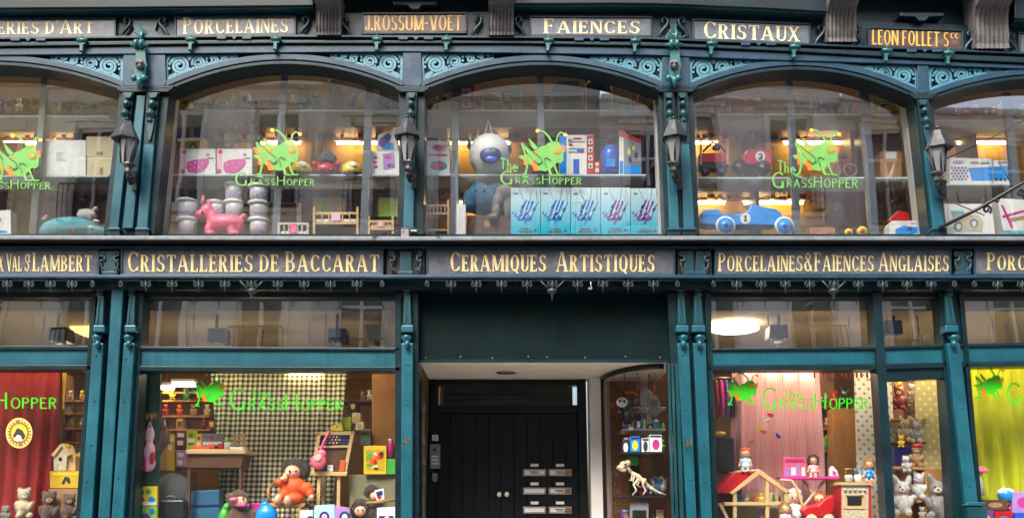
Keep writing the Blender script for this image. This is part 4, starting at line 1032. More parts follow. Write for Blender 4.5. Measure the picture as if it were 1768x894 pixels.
# round yellow sticker
rs = thing('round_sticker', 'round yellow badge sticker on the glass before the red curtain', 'sticker', at(33, 772, .13))
ring = lambda r, n=28: [(33+r*.92*math.cos(2*PI*j/n), 747+r*1.05*math.sin(2*PI*j/n)) for j in range(n)]
MB().prism(ring(25), .133, .002).build('rim', mat('badge_yellow', (222,190,92), .5, 0, .1, 20), rs)
MB().prism(ring(22), .131, .002).build('band', mat('badge_brown', (120,96,60), .5, 0, .2, 40), rs)
m = MB()
for j in range(22):
    a = 2*PI*j/22
    if j in (5, 16): continue
    m.prism([(33+19*math.cos(a+s)+e*math.cos(a), 747+21*math.sin(a+s)+e*math.sin(a)) for s, e in ((-.07,-2),(.07,-2),(.07,2),(-.07,2))], .1285, .002)
m.build('lettering', 'badge_yellow', rs)
MB().prism(ring(15), .129, .002).build('field', mat('badge_gold', (214,172,40), .5), rs)
MB().prism([(22,752),(30,738),(38,742),(44,752),(40,758),(28,758)], .1265, .002).build('figure', 'ink', rs)
MB().prism([(24,758),(30,750),(36,752),(38,760),(28,761)], .1245, .002).build('figure', 'paper', rs)
# ================================================================== upper windows: shelf posts, glass shelves, toys
for nm, c, r in (('white_card',(226,224,220),.5),('beige_card',(206,190,154),.65),('brown_card',(160,118,78),.7),('pink',(240,104,136),.4),('hot_pink',(206,52,150),.4),('pale_pink',(236,180,200),.5),
    ('magenta',(196,44,130),.45),('red',(186,20,24),.32),('dark_red',(120,24,30),.45),('yellow',(232,200,40),.35),('yellow_deep',(206,164,30),.45),('orange',(226,84,20),.6),('sky_blue',(4,136,222),.3),('royal_blue',(30,84,200),.25),
    ('navy',(34,40,110),.4),('aqua',(120,204,224),.45),('aqua_pale',(176,224,236),.45),('turquoise',(92,176,190),.85),('teal_toy',(12,96,132),.75),('green_toy',(70,170,60),.4),('lime_toy',(150,190,40),.45),('purple',(110,60,150),.45),('lilac',(176,130,196),.45),
    ('black_toy',(24,24,26),.4),('grey_plush',(150,142,138),.9),('white_plush',(214,208,202),.9),('cream_plush',(214,194,160),.9),('tan_plush',(176,134,86),.9),('brown_plush',(92,58,40),.9),('skin',(226,168,136),.55),('hair_brown',(64,38,24),.8),('hair_blond',(206,160,84),.75),('grey_toy',(120,122,126),.5),('silver',(176,178,182),.3)):
    pl = 'plush' in nm or nm in ('turquoise','hair_brown','hair_blond','teal_toy')
    mat(nm, c, r, 0, .38 if pl else .1, 55 if pl else 12, 1.0 if pl else 0, 150)
    if pl: MAT[nm].node_tree.nodes['Principled BSDF'].inputs['Sheen Weight'].default_value = .5
mat('tub_plastic', (228,230,234), .2, 0, .1, 10); MAT['tub_plastic'].node_tree.nodes['Principled BSDF'].inputs['Alpha'].default_value = .82
def shelf(x0, x1, y, label, d0=.27, d1=.66, ze=None):
    a = at(x0, y, d0); b = at(x1, y, d0); z = (a.z+b.z)/2; fy = face_y((a.x+b.x)/2)
    s_ = thing('glass_shelf', label, 'shelf', ((a.x+b.x)/2, fy+d0, z-.012))
    MB().boxw(a.x, b.x, fy+d0+.004, fy+d1, z-.011, z-.001).build('shelf_plate', 'shelf_glass', s_)
    MB().boxw(a.x, b.x, fy+d0-.001, fy+d0+.003, z-.013, z).build('shelf_edge', EDGE, s_)
    return z
EDGE = mat('glass_edge', (196,208,208), .3, 0, .1, 8)
def post(xt, xb, w, label, y0=128, y1=409, d=.22, m='shelf_metal'):
    solo(MB().prism([(xt-w/2,y0),(xt+w/2,y0),(xb+w/2+1,y1),(xb-w/2-1,y1)], d, .05), 'shelf_post', m, label, 'post', 'shelf posts behind the upper glass')
post(77, 55, 10, 'grey shelf post behind the leftmost upper glass'); post(491, 475, 11, 'grey shelf post just right of the tub stacks'); post(638, 628, 12, 'grey shelf post left of the lilac toy boxes')
post(787, 783, 11, 'grey shelf post left of the white hanging pod'); post(933, 936, 11, 'grey shelf post behind the hand boxes'); post(1363, 1378, 11, 'grey shelf post right of the red cars', 136); post(1491, 1510, 15, 'grey shelf post left of the brown carton', 150); post(1738, 1765, 12, 'grey shelf post at the right end', 160)
for x0, x1, y, n in ((-120,186,200,'upper glass shelf in the leftmost upper window'),(296,690,190,'upper glass shelf in the pony window'),(733,1120,190,'upper glass shelf in the hand box window'),(1196,1560,197,'upper glass shelf in the racing car window'),(1612,1800,207,'upper glass shelf in the rightmost upper window')):
    shelf(x0, x1, y, n)
for x0, x1, y, n in ((-120,186,303,'lower glass shelf under the white carton'),(296,690,301,'lower glass shelf under the pink doll bath boxes'),(733,1116,301,'lower glass shelf under the blue jar'),(1206,1570,306,'lower glass shelf under the red cars'),(1620,1800,317,'lower glass shelf under the chequered carton')):
    shelf(x0, x1, y, n)
def carton(label, pts, d, depth, m, prints=(), name='toy_box', cat='box', group=None, bev=.003):
    """pts: four picture corners (tl, tr, br, bl) or (x0,y0,x1,y1)"""
    if not isinstance(pts[0], (tuple, list)): x0,y0,x1,y1 = pts; pts = [(x0,y0),(x1,y0),(x1,y1),(x0,y1)]
    cx = sum(p[0] for p in pts)/4; yb = max(p[1] for p in pts)
    r = thing(name, label, cat, at(cx, yb, d+depth/2), group)
    MB().prism(pts, d, depth).build('carton', m, r, bevel=bev)
    for k, (mm, pp) in enumerate(prints):
        q = MB(); nm = 'print'
        for poly in pp:
            if not isinstance(poly[0], (tuple, list)): x0,y0,x1,y1 = poly; poly = [(x0,y0),(x1,y0),(x1,y1),(x0,y1)]
            q.prism(poly, d-.0022-k*.0012, .004)
        q.build(nm, mm, r)
    return r
def ov(cx, cy, rx, ry, n=14, a=0):
    c, s_ = math.cos(math.radians(a)), math.sin(math.radians(a)); out = []
    for j in range(n):
        t = 2*PI*j/n; x, y = rx*math.cos(t), ry*math.sin(t); out.append((cx+x*c-y*s_, cy+x*s_+y*c))
    return out
def soft(root, name, m, ells, vox=.012):
    b = MB()
    for e in ells:
        px, py, rx, ry, d = e[:5]; rd = e[5] if len(e) > 5 else None; ang = e[6] if len(e) > 6 else 0
        b.ell(px, py, rx, ry, d, rd, ang, 14, 9)
    o = b.build(name, m, root, remesh=vox)
    if ('plush' in m or m in ('turquoise','teal_toy') or m.startswith('hair')): FUR.append((o, m, root, .016 if m.startswith('hair') else .009))
    return o
def bear(cx, yb, h, d, m, label, m2='cream_plush', name='teddy_bear', cat='plush toy', long_ears=False, lean=0):
    r = thing(name, label, cat, at(cx, yb, d)); u = h/10
    E = [(cx,yb-3.2*u,2.2*u,2.8*u,d),(cx+lean*u,yb-7.2*u,1.9*u,1.8*u,d-.01),(cx-1.6*u,yb-.9*u,1*u,.9*u,d-.06),(cx+1.6*u,yb-.9*u,1*u,.9*u,d-.06),
         (cx-2.1*u,yb-3.8*u,.75*u,1.6*u,d-.03,None,-20),(cx+2.1*u,yb-3.8*u,.75*u,1.6*u,d-.03,None,20)]
    if long_ears: E += [(cx-1.5*u+lean*u,yb-9*u,.6*u,1.9*u,d,None,-20),(cx+1.5*u+lean*u,yb-9*u,.6*u,1.9*u,d,None,20)]
    else: E += [(cx-1.4*u+lean*u,yb-8.7*u,.75*u,.75*u,d),(cx+1.4*u+lean*u,yb-8.7*u,.75*u,.75*u,d)]
    soft(r, 'body', m, E, max(.006, u*.0016))
    s = mpp(cx, yb, d)
    MB().ell(cx+lean*u, yb-6.7*u, 1*u, .75*u, d-1.7*u*s, .6*u*s).build('muzzle', m2, r)
    for q in (-.7, .7): MB().ell(cx+lean*u+q*u, yb-7.5*u, .25*u, .3*u, d-1.78*u*s, .2*u*s, seg=8, rings=6).build('eye', 'ink', r)
    MB().ell(cx+lean*u, yb-6.95*u, .35*u, .25*u, d-2.2*u*s, .15*u*s, seg=8, rings=6).build('nose', 'ink', r)
    return r
def doll(cx, yb, h, d, hair, dress, label, name='doll', hat=None, legs='skin', sit=True, lean=0):
    r = thing(name, label, 'doll', at(cx, yb, d)); u = h/10; s = mpp(cx, yb, d); hx = cx+lean*u
    soft(r, 'body', 'skin', [(hx,yb-7.6*u,1.75*u,1.9*u,d),(cx,yb-5.4*u,.8*u,1*u,d),(cx-1.9*u,yb-4*u,.5*u,1.3*u,d-.03,None,25),(cx+1.9*u,yb-4*u,.5*u,1.3*u,d-.03,None,-25),
        (cx-2.4*u,yb-2.8*u,.5*u,.5*u,d-.04),(cx+2.4*u,yb-2.8*u,.5*u,.5*u,d-.04),(cx-1*u,yb-1.1*u,.65*u,1.2*u,d-.06),(cx+1*u,yb-1.1*u,.65*u,1.2*u,d-.06)], max(.005, u*.0014))
    soft(r, 'dress', dress, [(cx,yb-4.3*u,1.7*u,1.7*u,d-.005),(cx,yb-2.8*u,2.2*u,1.4*u,d-.01),(cx-1.5*u,yb-4.9*u,.85*u,.8*u,d-.01),(cx+1.5*u,yb-4.9*u,.85*u,.8*u,d-.01)], max(.005, u*.0014))
    soft(r, 'hair', hair, [(hx,yb-8.5*u,2*u,1.6*u,d+.7*u*s),(hx-1.6*u,yb-7.4*u,.6*u,1.9*u,d+.5*u*s),(hx+1.6*u,yb-7.4*u,.6*u,1.9*u,d+.5*u*s),(hx,yb-9.2*u,1.7*u,.8*u,d+.1*u*s)], max(.005, u*.0014))
    for q in (-.65, .65): MB().ell(hx+q*u, yb-7.6*u, .22*u, .28*u, d-1.7*u*s, .15*u*s, seg=8, rings=6).build('eye', 'ink', r)
    MB().ell(hx, yb-7.1*u, .22*u, .22*u, d-1.85*u*s, .15*u*s, seg=8, rings=6).build('nose', 'skin', r)
    MB().ell(hx, yb-6.6*u, .4*u, .13*u, d-1.62*u*s, .1*u*s, seg=8, rings=6).build('mouth', 'red', r)
    if hat: MB().ell(hx, yb-9.1*u, 1.9*u, 1*u, d-.1*u*s).build('hat', hat, r)
    for q in (-1, 1): MB().ell(cx+q*u, yb-.3*u, .7*u, .5*u, d-.09).build('shoe', legs, r)
    return r
# ---- leftmost window
carton('big plain white carton on the lower shelf behind the leftmost glass', (66,242,148,303), .30, .3, 'white_card', [('grey_toy', [(97,264,108,265.4),(97,268,106,269.4),(97,272,108,273.4),(97,276,114,277.4)])], 'carton')
carton('beige carton with tape, bottom one right of the white carton', (150,271,200,303), .30, .26, 'beige_card', [('tan_plush', [(172,289,178,301)])], 'carton')
carton('beige carton resting on another, beside the lantern', (149,236,200,270.5), .30, .26, 'beige_card', [('tan_plush', [(166,262,178,268)])], 'carton')
carton('small white box with blue print in the bottom corner of the leftmost upper window', [(-30,366),(18,362),(19,409),(-30,409)], .18, .12, 'white_card', [('sky_blue', [(-20,398,12,402),(-18,404,6,406)]),('red', [[(-10,390),(-2,376),(2,378),(-6,392)]])])
wp = thing('plush_cushion', 'turquoise plush cushion with a white cat head on the sill', 'plush toy', at(125, 408, .3))
soft(wp, 'body', 'turquoise', [(122,397,52,22,.34,.16),(86,402,20,14,.34,.1),(165,402,22,12,.34,.1)], .012)
soft(wp, 'cat_head', 'white_plush', [(150,372,17,11,.33,.06,8),(164,362,4,6,.33,.03,20),(140,366,3.5,5,.33,.03,-20)], .007)
MB().ell(76,378,5,4,.3,.02,-30).ell(80,374,3,3,.3,.02).build('bow', 'pale_pink', wp); MB().ell(166,382,7,3,.27,.02,10).build('bow', 'pale_pink', wp)
for x, y in ((120,396),(126,399)): MB().ell(x,y,2.4,3,.195,.01,20).build('spot', 'magenta', wp)
MB().ell(157,393,6,4,.2,.02,25).build('paw', 'white_plush', wp)
carton('brown wooden box behind the grasshopper in the leftmost upper window', (0,246,40,303), .42, .2, 'brown_card', [], 'carton')
# ---- pony window, lower shelf
for k, x in enumerate((311, 374.5)):
    carton('white and pink doll bath box, %s of the pair behind the pony window' % ('left' if k == 0 else 'right'), (x,257,x+61,301), .29, .2, 'white_card',
        [('pale_pink', [(x,257,x+9,301)]),('red', [ov(x+6,262,4,4),ov(x+4,296,4,4)]),('hot_pink', [[(x+12,281),(x+22,276),(x+34,275),(x+48,274),(x+50,280),(x+46,288),(x+38,296),(x+28,299),(x+14,297),(x+11,290)],ov(x+48,267,3,2)]),('pale_pink', [ov(x+18,284,1.3,1.3,8),ov(x+24,290,1.3,1.3,8),ov(x+18,292,1.3,1.3,8),ov(x+26,281,1.3,1.3,8),ov(x+32,288,1.3,1.3,8),ov(x+38,281,1.3,1.3,8)]),('grey_toy', [(x+48,272,x+58,273.2)])])
carton('yellow ochre box on the shelf behind the pink doll bath boxes', (311,238,353,256), .52, .1, 'yellow_deep', [('brown_plush', [[(325,256),(331,246),(336,246),(342,256),(338,256),(333,250),(329,256)]])])
bear(400, 256, 48, .52, 'cream_plush', 'cream plush dog standing behind the pink boxes, left one', 'orange', 'plush_dog'); bear(440, 256, 46, .52, 'cream_plush', 'cream plush rabbit behind the pink boxes, right one', 'white_plush', 'plush_rabbit', long_ears=True)
for k, cx in enumerate((520, 607)):
    h = thing('toy_helmet', 'yellow toy helmet %s the red ladybird helmet' % ('left of' if k == 0 else 'right of'), 'helmet', at(cx, 300, .35))
    m = MB(); m.ell(cx,300,20,22,.36,.12); m.v = [(x,y,max(z, at(cx,300,.30).z)) for x,y,z in m.v]; m.build('shell', 'yellow', h)
    MB().tube([(cx-20,299,.33),(cx-10,299,.26),(cx+10,299,.26),(cx+20,299,.33)], .3, 1.6).build('rim', 'black_toy', h)
    MB().ell(cx+2,284,8,5,.25,.01).build('badge', 'white_card', h)
lb = thing('ladybird_helmet', 'red ladybird helmet with black visor on the lower shelf', 'helmet', at(563, 300, .36))
m = MB(); m.ell(563,298,25,18,.36,.13); z0 = at(563,300,.3).z; m.v = [(x,y,max(z,z0)) for x,y,z in m.v]; m.build('shell', 'red', lb)
MB().prism([(549,271),(556,262),(570,261),(580,268),(576,279),(560,276),(552,282)], .25, .1).build('visor', 'black_toy', lb, bevel=.01)
for x in (543,584): MB().ell(x,284,6,6,.27,.04).build('ear', 'red', lb)
for x in (553,572): MB().ell(x,294,4,4,.225,.01).build('spot', 'black_toy', lb)
carton('white box with a lilac toy kitchen, under the slanted toy box', (640,261,690,301), .3, .2, 'white_card', [('lilac', [[(661,266),(680,263),(683,290),(662,294)]]),('hot_pink', [ov(648,272,4,2.5),ov(647,280,4,2.5),ov(649,288,4,2.5),(664,270,676,274)]),('purple', [(669,283,680,289)])])
carton('slanted white box with a purple fantasy picture on top of the lilac kitchen box', [(652,233),(684,222),(687,260),(650,260)], .32, .16, 'white_card', [('purple', [[(656,240),(668,230),(676,234),(672,248),(660,256),(654,250)]]),('sky_blue', [[(668,248),(680,246),(680,258),(660,258)]]),('navy', [[(664,236),(672,228),(674,240),(666,246)]])])
# pony window floor
pony = thing('toy_pony', 'bright pink bouncing pony with horn on the upper sill', 'toy animal', at(385, 408, .25))
soft(pony, 'body', 'pink', [(388,386,33,17,.26,.085),(366,376,11,17,.26,.06,-15),(357,366,12,15,.25,.06),(346,371,10,8,.24,.05,10),(361,395,8,13,.23,.04),(400,396,8,13,.23,.04),(364,404,9,5,.22,.05),(404,404,9,5,.22,.05),(412,390,10,16,.27,.06),(416,378,6,6,.27,.03),(421,373,5,5,.27,.03)], .009)
MB().lathe(350, .24, [(4.5,352),(3,344),(.6,336)], 10).build('horn', 'pink', pony); MB().ell(362,351,3,7,.27,.02,-10).build('ear', 'pink', pony)
MB().ell(349,366,1.6,2,.185,.01,seg=8,rings=6).build('eye', 'black_toy', pony)
def tub(cx, yb, r, h, label, d=.3):
    t = thing('plastic_tub', label, 'tub', at(cx, yb, d), 'clear plastic tubs with lids')
    MB().lathe(cx, d, [(r*.86,yb),(r*.92,yb-h*.5),(r*.95,yb-h+5)], 18).build('body', 'tub_plastic', t)
    MB().lathe(cx, d, [(r*.98,yb-h+6),(r*1.08,yb-h+5),(r*1.08,yb-h+1),(r*.95,yb-h)], 18).build('lid', 'white_card', t)
    m = MB()
    for j in range(7): m.prism(ov(cx-r*.6+j*r*.2, yb-h*.45+(j % 2)*3, 1.5, 1.7, 6), d-r*.93*mpp(cx,yb,d)*math.sqrt(max(.05,1-((j-3)*.2)**2))-.003, .003)
    m.build('label_print', 'lilac', t, kind='stuff')
for x, base, n, r, h, nm in ((322,409,2,17,32,'left of the pony'),(403,409,3,16,30,'behind the pony back'),(446,409,3,17,29,'right of the pony')):
    for k in range(n): tub(x, base-k*h-(0 if n == 2 else 2), r, h, 'clear lidded plastic tub, %s of the stack %s' % (('bottom','middle','top')[k] if n == 3 else ('bottom','top')[k], nm), .42 if n == 3 and x < 410 else .34)
tub(372, 376, 15, 28, 'clear lidded tub leaning behind the pony neck', .46)
def cot(label, x0, x1, y0, y1, rail, leg, m='wood_light', d=.3, name='toy_cot', pad='pale_pink', dep=.16):
    r = thing(name, label, 'toy bed', at((x0+x1)/2, y1, d))
    for X in (x0, x1-4):
        for dd in (d, d+dep): MB().prism([(X,y0),(X+4,y0),(X+4,y1),(X,y1)], dd, .018).build('leg', m, r, bevel=.002)
    for dd in (d+.002, d+dep+.002):
        for y in rail: MB().rect(x0+4, y, x1-4, y+4, dd, .012).build('rail', m, r, bevel=.002)
        n = 6
        for j in range(1, n): X = x0+4+(x1-x0-8)*j/n; MB().rect(X-1, rail[0]+4, X+1, rail[1], dd+.003, .006).build('slat', m, r)
    MB().prism([(x0+5,rail[1]-5),(x1-5,rail[1]-5),(x1-5,rail[1]),(x0+5,rail[1])], d+.02, dep-.03).build('mattress', 'white_card', r, bevel=.004)
    w = (x1-x0)*.2; c = (x0+x1)/2; MB().rect(c-w/2, rail[0]+2, c+w/2, rail[1]-2, d-.004, .004).build('blanket', pad, r)
    return r
cot('pale wooden doll cradle on stand with pink blanket, right half of the pony window', 540, 619, 357, 409, (366, 383), 0, d=.28)
cot('white doll bed with pink panel low behind the pony window', 479, 533, 384, 409, (384, 404), 0, 'white_plush', .2, 'doll_bed', 'pink', .14)
cot('small pale wooden doll bed beside the middle pilaster', 635, 680, 372, 409, (380, 393), 0, d=.22, name='doll_bed', pad='pale_pink')
carton('ochre toy crate behind the wooden cradle', (541,341,592,372), .55, .15, 'yellow_deep', [('lime_toy', [(552,350,572,366)]),('lilac', [(574,352,582,364)])]); carton('yellow picture board behind the small doll bed', (653,341,686,374), .5, .05, 'lime_toy', [('yellow_deep', [(657,346,668,352),(671,346,682,352),(657,356,668,362),(671,356,682,362)])]); carton('pink and red slatted toy crate at the back of the pony window', (512,346,541,392), .6, .15, 'dark_red', [('pale_pink', [(512,350,520,388)])])
# pony window top shelf
bear(578, 190, 52, .42, 'tan_plush', 'tan plush bear with a bright tuft on the upper shelf', 'cream_plush'); MB
solo(MB().ell(581,143,14,7,.36,.03,10).ell(592,150,4,8,.36,.02), 'straw_hat', 'cream_plush', 'straw hat on the tan plush bear of the upper shelf', 'hat')
bear(664, 190, 40, .45, 'brown_plush', 'brown plush bear near the right edge of the pony window', 'tan_plush')
bear(525, 190, 46, .45, 'grey_plush', 'grey plush toy on the upper shelf beside the post', 'white_plush'); bear(545, 190, 30, .36, 'black_toy', 'small black and white plush penguin on the upper shelf', 'white_plush', 'plush_penguin')
for k, (x, mm, hh) in enumerate(((362,'wood_dark',16),(382,'dark_red',14),(402,'brown_card',13),(430,'grey_plush',18),(455,'brown_plush',16))):
    bear(x, 190, hh, .42, mm, 'very small %s figure, number %s from the left on the pony upper shelf' % (('dark wooden','dark red','light brown','grey','brown')[k], ('first','second','third','fourth','fifth')[k]), 'cream_plush', 'toy_figure', 'figure')
# ---- hand box window
carton('white box with pink and turquoise toy dishes beside the lantern', (736,243,777,301), .3, .1, 'white_card', [('pale_pink', [ov(757,255,16,6)]),('hot_pink', [ov(757,255,11,4),(740,266,772,269)]),('sky_blue', [ov(757,286,15,8)]),('orange', [ov(757,286,10,5)]),('lime_toy', [ov(768,251,3,3)])])
bunk = thing('doll_bunk', 'pale wooden doll bunk shelf standing on the upper sill', 'toy bed', at(754, 409, .2))
for X in (734, 772):
    for dd in (.2, .36): MB().rect(X, 345, X+3.5, 409, dd, .015).build('post', 'wood_light', bunk, bevel=.002)
for y in (353, 367, 395):
    MB().prism([(737.5,y),(772,y),(772,y+3.5),(737.5,y+3.5)], .2, .17).build('board', 'wood_light', bunk, bevel=.002)
for j in range(5): MB().rect(741+j*6.5, 356.5, 743+j*6.5, 367, .203, .008).build('slat', 'wood_light', bunk)
bear(745, 367, 16, .3, 'dark_red', 'tiny red doll on the top of the wooden doll bunk', 'skin', 'toy_figure', 'figure'); bear(761, 367, 15, .3, 'lilac', 'tiny lilac doll on the top of the wooden doll bunk', 'skin', 'toy_figure', 'figure')
carton('narrow white upright box left of the blue plush', (788,352,804,409), .16, .05, 'white_card')
pod = thing('hanging_pod', 'white egg shaped hanging pod with blue opening and strap', 'toy swing', at(844, 308, .3))
MB().lathe(845, .37, [(4,306),(14,303),(25,295),(33,282),(36,268),(34,254),(27,243),(16,236),(3,233)], 28).build('shell', 'white_card', pod)
MB().ell(847,268,19,16,.205,.04).build('opening', 'navy', pod); MB().ell(848,275,11,6,.175,.015).build('cushion', 'royal_blue', pod); MB().ell(853,260,3,3,.17,.012).build('ball', 'lime_toy', pod)
MB().tube([(836,240,.3),(843,208,.33),(852,240,.3)], .3, 2.8).build('strap', 'white_card', pod); MB().rect(838,236,856,244,.225,.02).build('label', 'silver', pod)
for x,y in ((810,250),(880,258)): MB().ell(x,y,4,9,.33,.05).build('side_patch', 'navy', pod)
bl = thing('blue_plush_elephant', 'dark turquoise plush elephant slumped below the hanging pod', 'plush toy', at(835, 372, .35))
soft(bl, 'body', 'teal_toy', [(832,345,34,27,.38,.15),(858,335,18,20,.36,.1),(810,355,14,12,.34,.08),(862,362,14,12,.34,.08),(826,322,14,10,.36,.07)], .012)
for x in (822,836): MB().ell(x,330,2.5,2.5,.245,.02,seg=8,rings=6).build('eye', 'ink', bl)
gr = thing('grey_plush_elephant', 'grey plush elephant beside the first hand box', 'plush toy', at(868, 376, .28))
soft(gr, 'body', 'grey_plush', [(872,332,16,14,.26,.07),(860,345,9,14,.25,.05,15),(856,362,7,12,.24,.04),(850,374,9,5,.22,.04),(878,356,8,20,.27,.06)], .009)
carton('dark brown wicker hamper under the blue plush elephant', (806,372,882,409), .26, .3, 'brown_plush', [('tan_plush', [ov(842,386,7,6)])], 'hamper', 'hamper')
hbm = mat('hand_box', (110,206,222), .4, 0, 0)
_n = hbm.node_tree.nodes; _l = hbm.node_tree.links; _tc = _n.new('ShaderNodeTexCoord'); _sp = _n.new('ShaderNodeSeparateXYZ'); _mr = _n.new('ShaderNodeMapRange'); _mr.inputs['From Min'].default_value = .05; _mr.inputs['From Max'].default_value = .42; _cr = _n.new('ShaderNodeValToRGB')
_cr.color_ramp.elements[0].color = lin3((20,176,204)); _cr.color_ramp.elements[1].color = lin3((206,226,232)); _l.new(_tc.outputs['Object'], _sp.inputs[0]); _l.new(_sp.outputs['Z'], _mr.inputs['Value']); _l.new(_mr.outputs[0], _cr.inputs[0]); _l.new(_cr.outputs[0], _n['Principled BSDF'].inputs['Base Color'])
for k in range(5):
    x = 882+k*51.8; w = 51; hm = 'sky_blue' if k < 3 else 'purple'; hd = 'teal_toy' if k < 3 else 'navy'
    fing = []; lite = []; dark = []
    def stk(lst, x0_, y0_, x1_, y1_, w0_, w1_=None):
        w1_ = w0_ if w1_ is None else w1_; lx, ly = x1_-x0_, y1_-y0_; L_ = math.hypot(lx, ly); nx_, ny_ = -ly/L_, lx/L_
        lst.append([(x+x0_+nx_*w0_/2, y0_+ny_*w0_/2), (x+x1_+nx_*w1_/2, y1_+ny_*w1_/2), (x+x1_-nx_*w1_/2, y1_-ny_*w1_/2), (x+x0_-nx_*w0_/2, y0_-ny_*w0_/2)])
    for q_ in ((19,362,27,345,4.4,3.2),(26,364,32,346,4.2,3),(30,366,38.5,347,4.4,3),(35,372,47,349,3.4,1.4),(11,376,18,363,4.6,4.6),(11,379,24,376,4,4),(22,379,30,364,3.4,3.4),(29,380,36,372,4.6,3.6),(23,387,28,379,3.2,3),(6,374,10,368,2.6,2.2),(14,381,20,372,3.4,3.4)): stk(fing, *q_)
    for q_ in ((19,359,22.5,354,5,4.6),(39,363.5,41.5,359.5,4,3.6),(31,379,35,376,5,4),(16,368,19.5,364,4.4,4.4),(3,369,5,366,2.2,2.2),(36,352,38,348,3,2.4)): stk(dark, *q_)
    for q_ in ((22.5,364,30,347,1.6,1.2),(28,366,35.5,348,1.6,1.2),(20,370,25,362,2.4,2),(12,373,16,365,1.4,1.4),(33,373,37,366,1.8,1.4),(16,377,22,372,1.5,1.5),(26,376,29,371,1.5,1.5)): stk(lite, *q_)
    wires = []
    for q_ in ((14,326,22,344,.7),(36,326,33,345,.7),(44,326,46,349,.6)): stk(wires, *q_)
    palm = [(x+14,372),(x+24,366),(x+30,368),(x+33,374),(x+26,380),(x+17,381)]
    carton('pale aqua box with a %s jointed robot hand, %s in the row of five' % ('blue' if k < 3 else 'violet', ('first','second','third','fourth','last')[k]), (x,324+ (k == 4),x+w,406.5), .155, .12, 'hand_box', [(hm, fing+[palm]),(hd, dark),('white_card', lite),('grey_toy', wires+[(x+5,333,x+12,334.6),(x+16,394,x+34,395.4),(x+12,398,x+36,400)]),('red', [ov(x+42,397,2,2,8)])], group='robot hand boxes', bev=.002)
carton('tall white game box with red strip of figures behind the grasshopper', (966,233,1026,301), .3, .14, 'white_card', [('sky_blue', [(966,233,978,301)]),('red', [(1013,234,1026,301),(990,238,1004,241),(982,248,988,252)]),('grey_toy', [(982,244,1010,245.4),(982,256,1010,257.5),(982,262,1010,263.5),(981,240,988,246)]),('royal_blue', [(990,275,1000,300),(996,258,1008,262)]),('white_card', [(1016,240+14*k,1023,249+14*k) for k in range(4)]),('ink', [ov(1019.5,245+14*k,2,3,8) for k in range(4)])])
carton('small red and white card propped by the blue jar', (1026,278,1036,301), .31, .03, 'red', [('white_card', [(1028,281,1034,286),(1028,290,1034,297)])])
j_ = thing('blue_jar', 'shiny royal blue plastic jar on the lower shelf', 'jar', at(1054, 300, .34))
MB().lathe(1054, .35, [(13,300),(14.5,296),(15,270),(14,262),(10,257),(6,255)], 20).build('jar', 'royal_blue', j_); MB().lathe(1054, .35, [(10,257),(10,254),(6,253)], 20).build('lid', 'sky_blue', j_)
MB().rect(1046,274,1062,288,.262,.004).build('label', 'sky_blue', j_)
carton('game box turned sideways with red edge and bright pieces on its face', [(1069,224),(1107,242),(1108,301),(1069,301)], .3, .06, 'grey_toy', [('red', [[(1069,224),(1107,242),(1107,248),(1077,236),(1069,236)]]),('white_card', [[(1069,236),(1077,238),(1077,301),(1069,301)]]),('sky_blue', [[(1078,284),(1106,286),(1106,300),(1078,300)],[(1070,278),(1076,278),(1076,300),(1070,300)]]),('yellow', [ov(1086,262,3,6),ov(1094,256,2,4)]),('navy', [ov(1088,276,3,5),ov(1098,268,2.5,6)])])
carton('red picture card with two small photos on the upper shelf', (792,139,819,191), .3, .04, 'red', [('pale_pink', [(797,153,813,166),(797,172,813,186)]),('tan_plush', [ov(805,160,5,4),ov(805,179,5,4)])])
tp = thing('toy_drum', 'dark brown rounded wooden chest on the upper shelf', 'chest', at(851, 190, .36))
m = MB(); m.lathe(851,.4,[(17,190),(17.5,176),(15,168),(9,163),(2,162)],16); m.build('chest_body', 'wood_dark', tp); MB().tube([(834,177,.32),(842,177,.30),(860,177,.30),(868,177,.32)], .3, 1.2).build('band', 'brass', tp)
gc = thing('toy_chair', 'small green and yellow toy chair on the upper shelf', 'toy chair', at(892, 190, .36))
MB().rect(885,150,898,172,.38,.02).build('backrest', 'green_toy', gc, bevel=.004); MB().rect(882,172,902,176,.33,.07).build('seat', 'wood_light', gc, bevel=.003)
for X in (883,899): MB().rect(X,176,X+2.5,191,.34,.015).build('leg', 'wood_light', gc)
rad = thing('toy_stove', 'black and silver toy stove with hood on the upper shelf', 'toy stove', at(980, 190, .4))
MB().prism([(963,140),(998,140),(1006,158),(952,158)], .38, .2).build('hood', 'grey_toy', rad, bevel=.004); MB().prism([(952,158),(1006,158),(1006,164),(952,164)], .36, .22).build('hood_rim', 'silver', rad, bevel=.003); MB().rect(955,164,1004,190,.40,.2).build('oven', 'black_toy', rad, bevel=.004)
cage = thing('toy_theatre', 'dark gilt toy theatre with arch on the upper shelf', 'toy theatre', at(1034, 190, .42))
MB().prism([(1010,138),(1058,140),(1060,191),(1008,191)], .44, .12).build('stage', 'wood_dark', cage, bevel=.005); MB().prism(ov(1035,166,14,20), .432, .01).build('arch_opening', 'black_toy', cage); MB().tube([(1012,190,.43),(1012,146,.43),(1020,140,.43)], .43, 1.8).tube([(1057,190,.43),(1056,146,.43)], .43, 1.8).build('gilt_post', 'gold_old', cage)
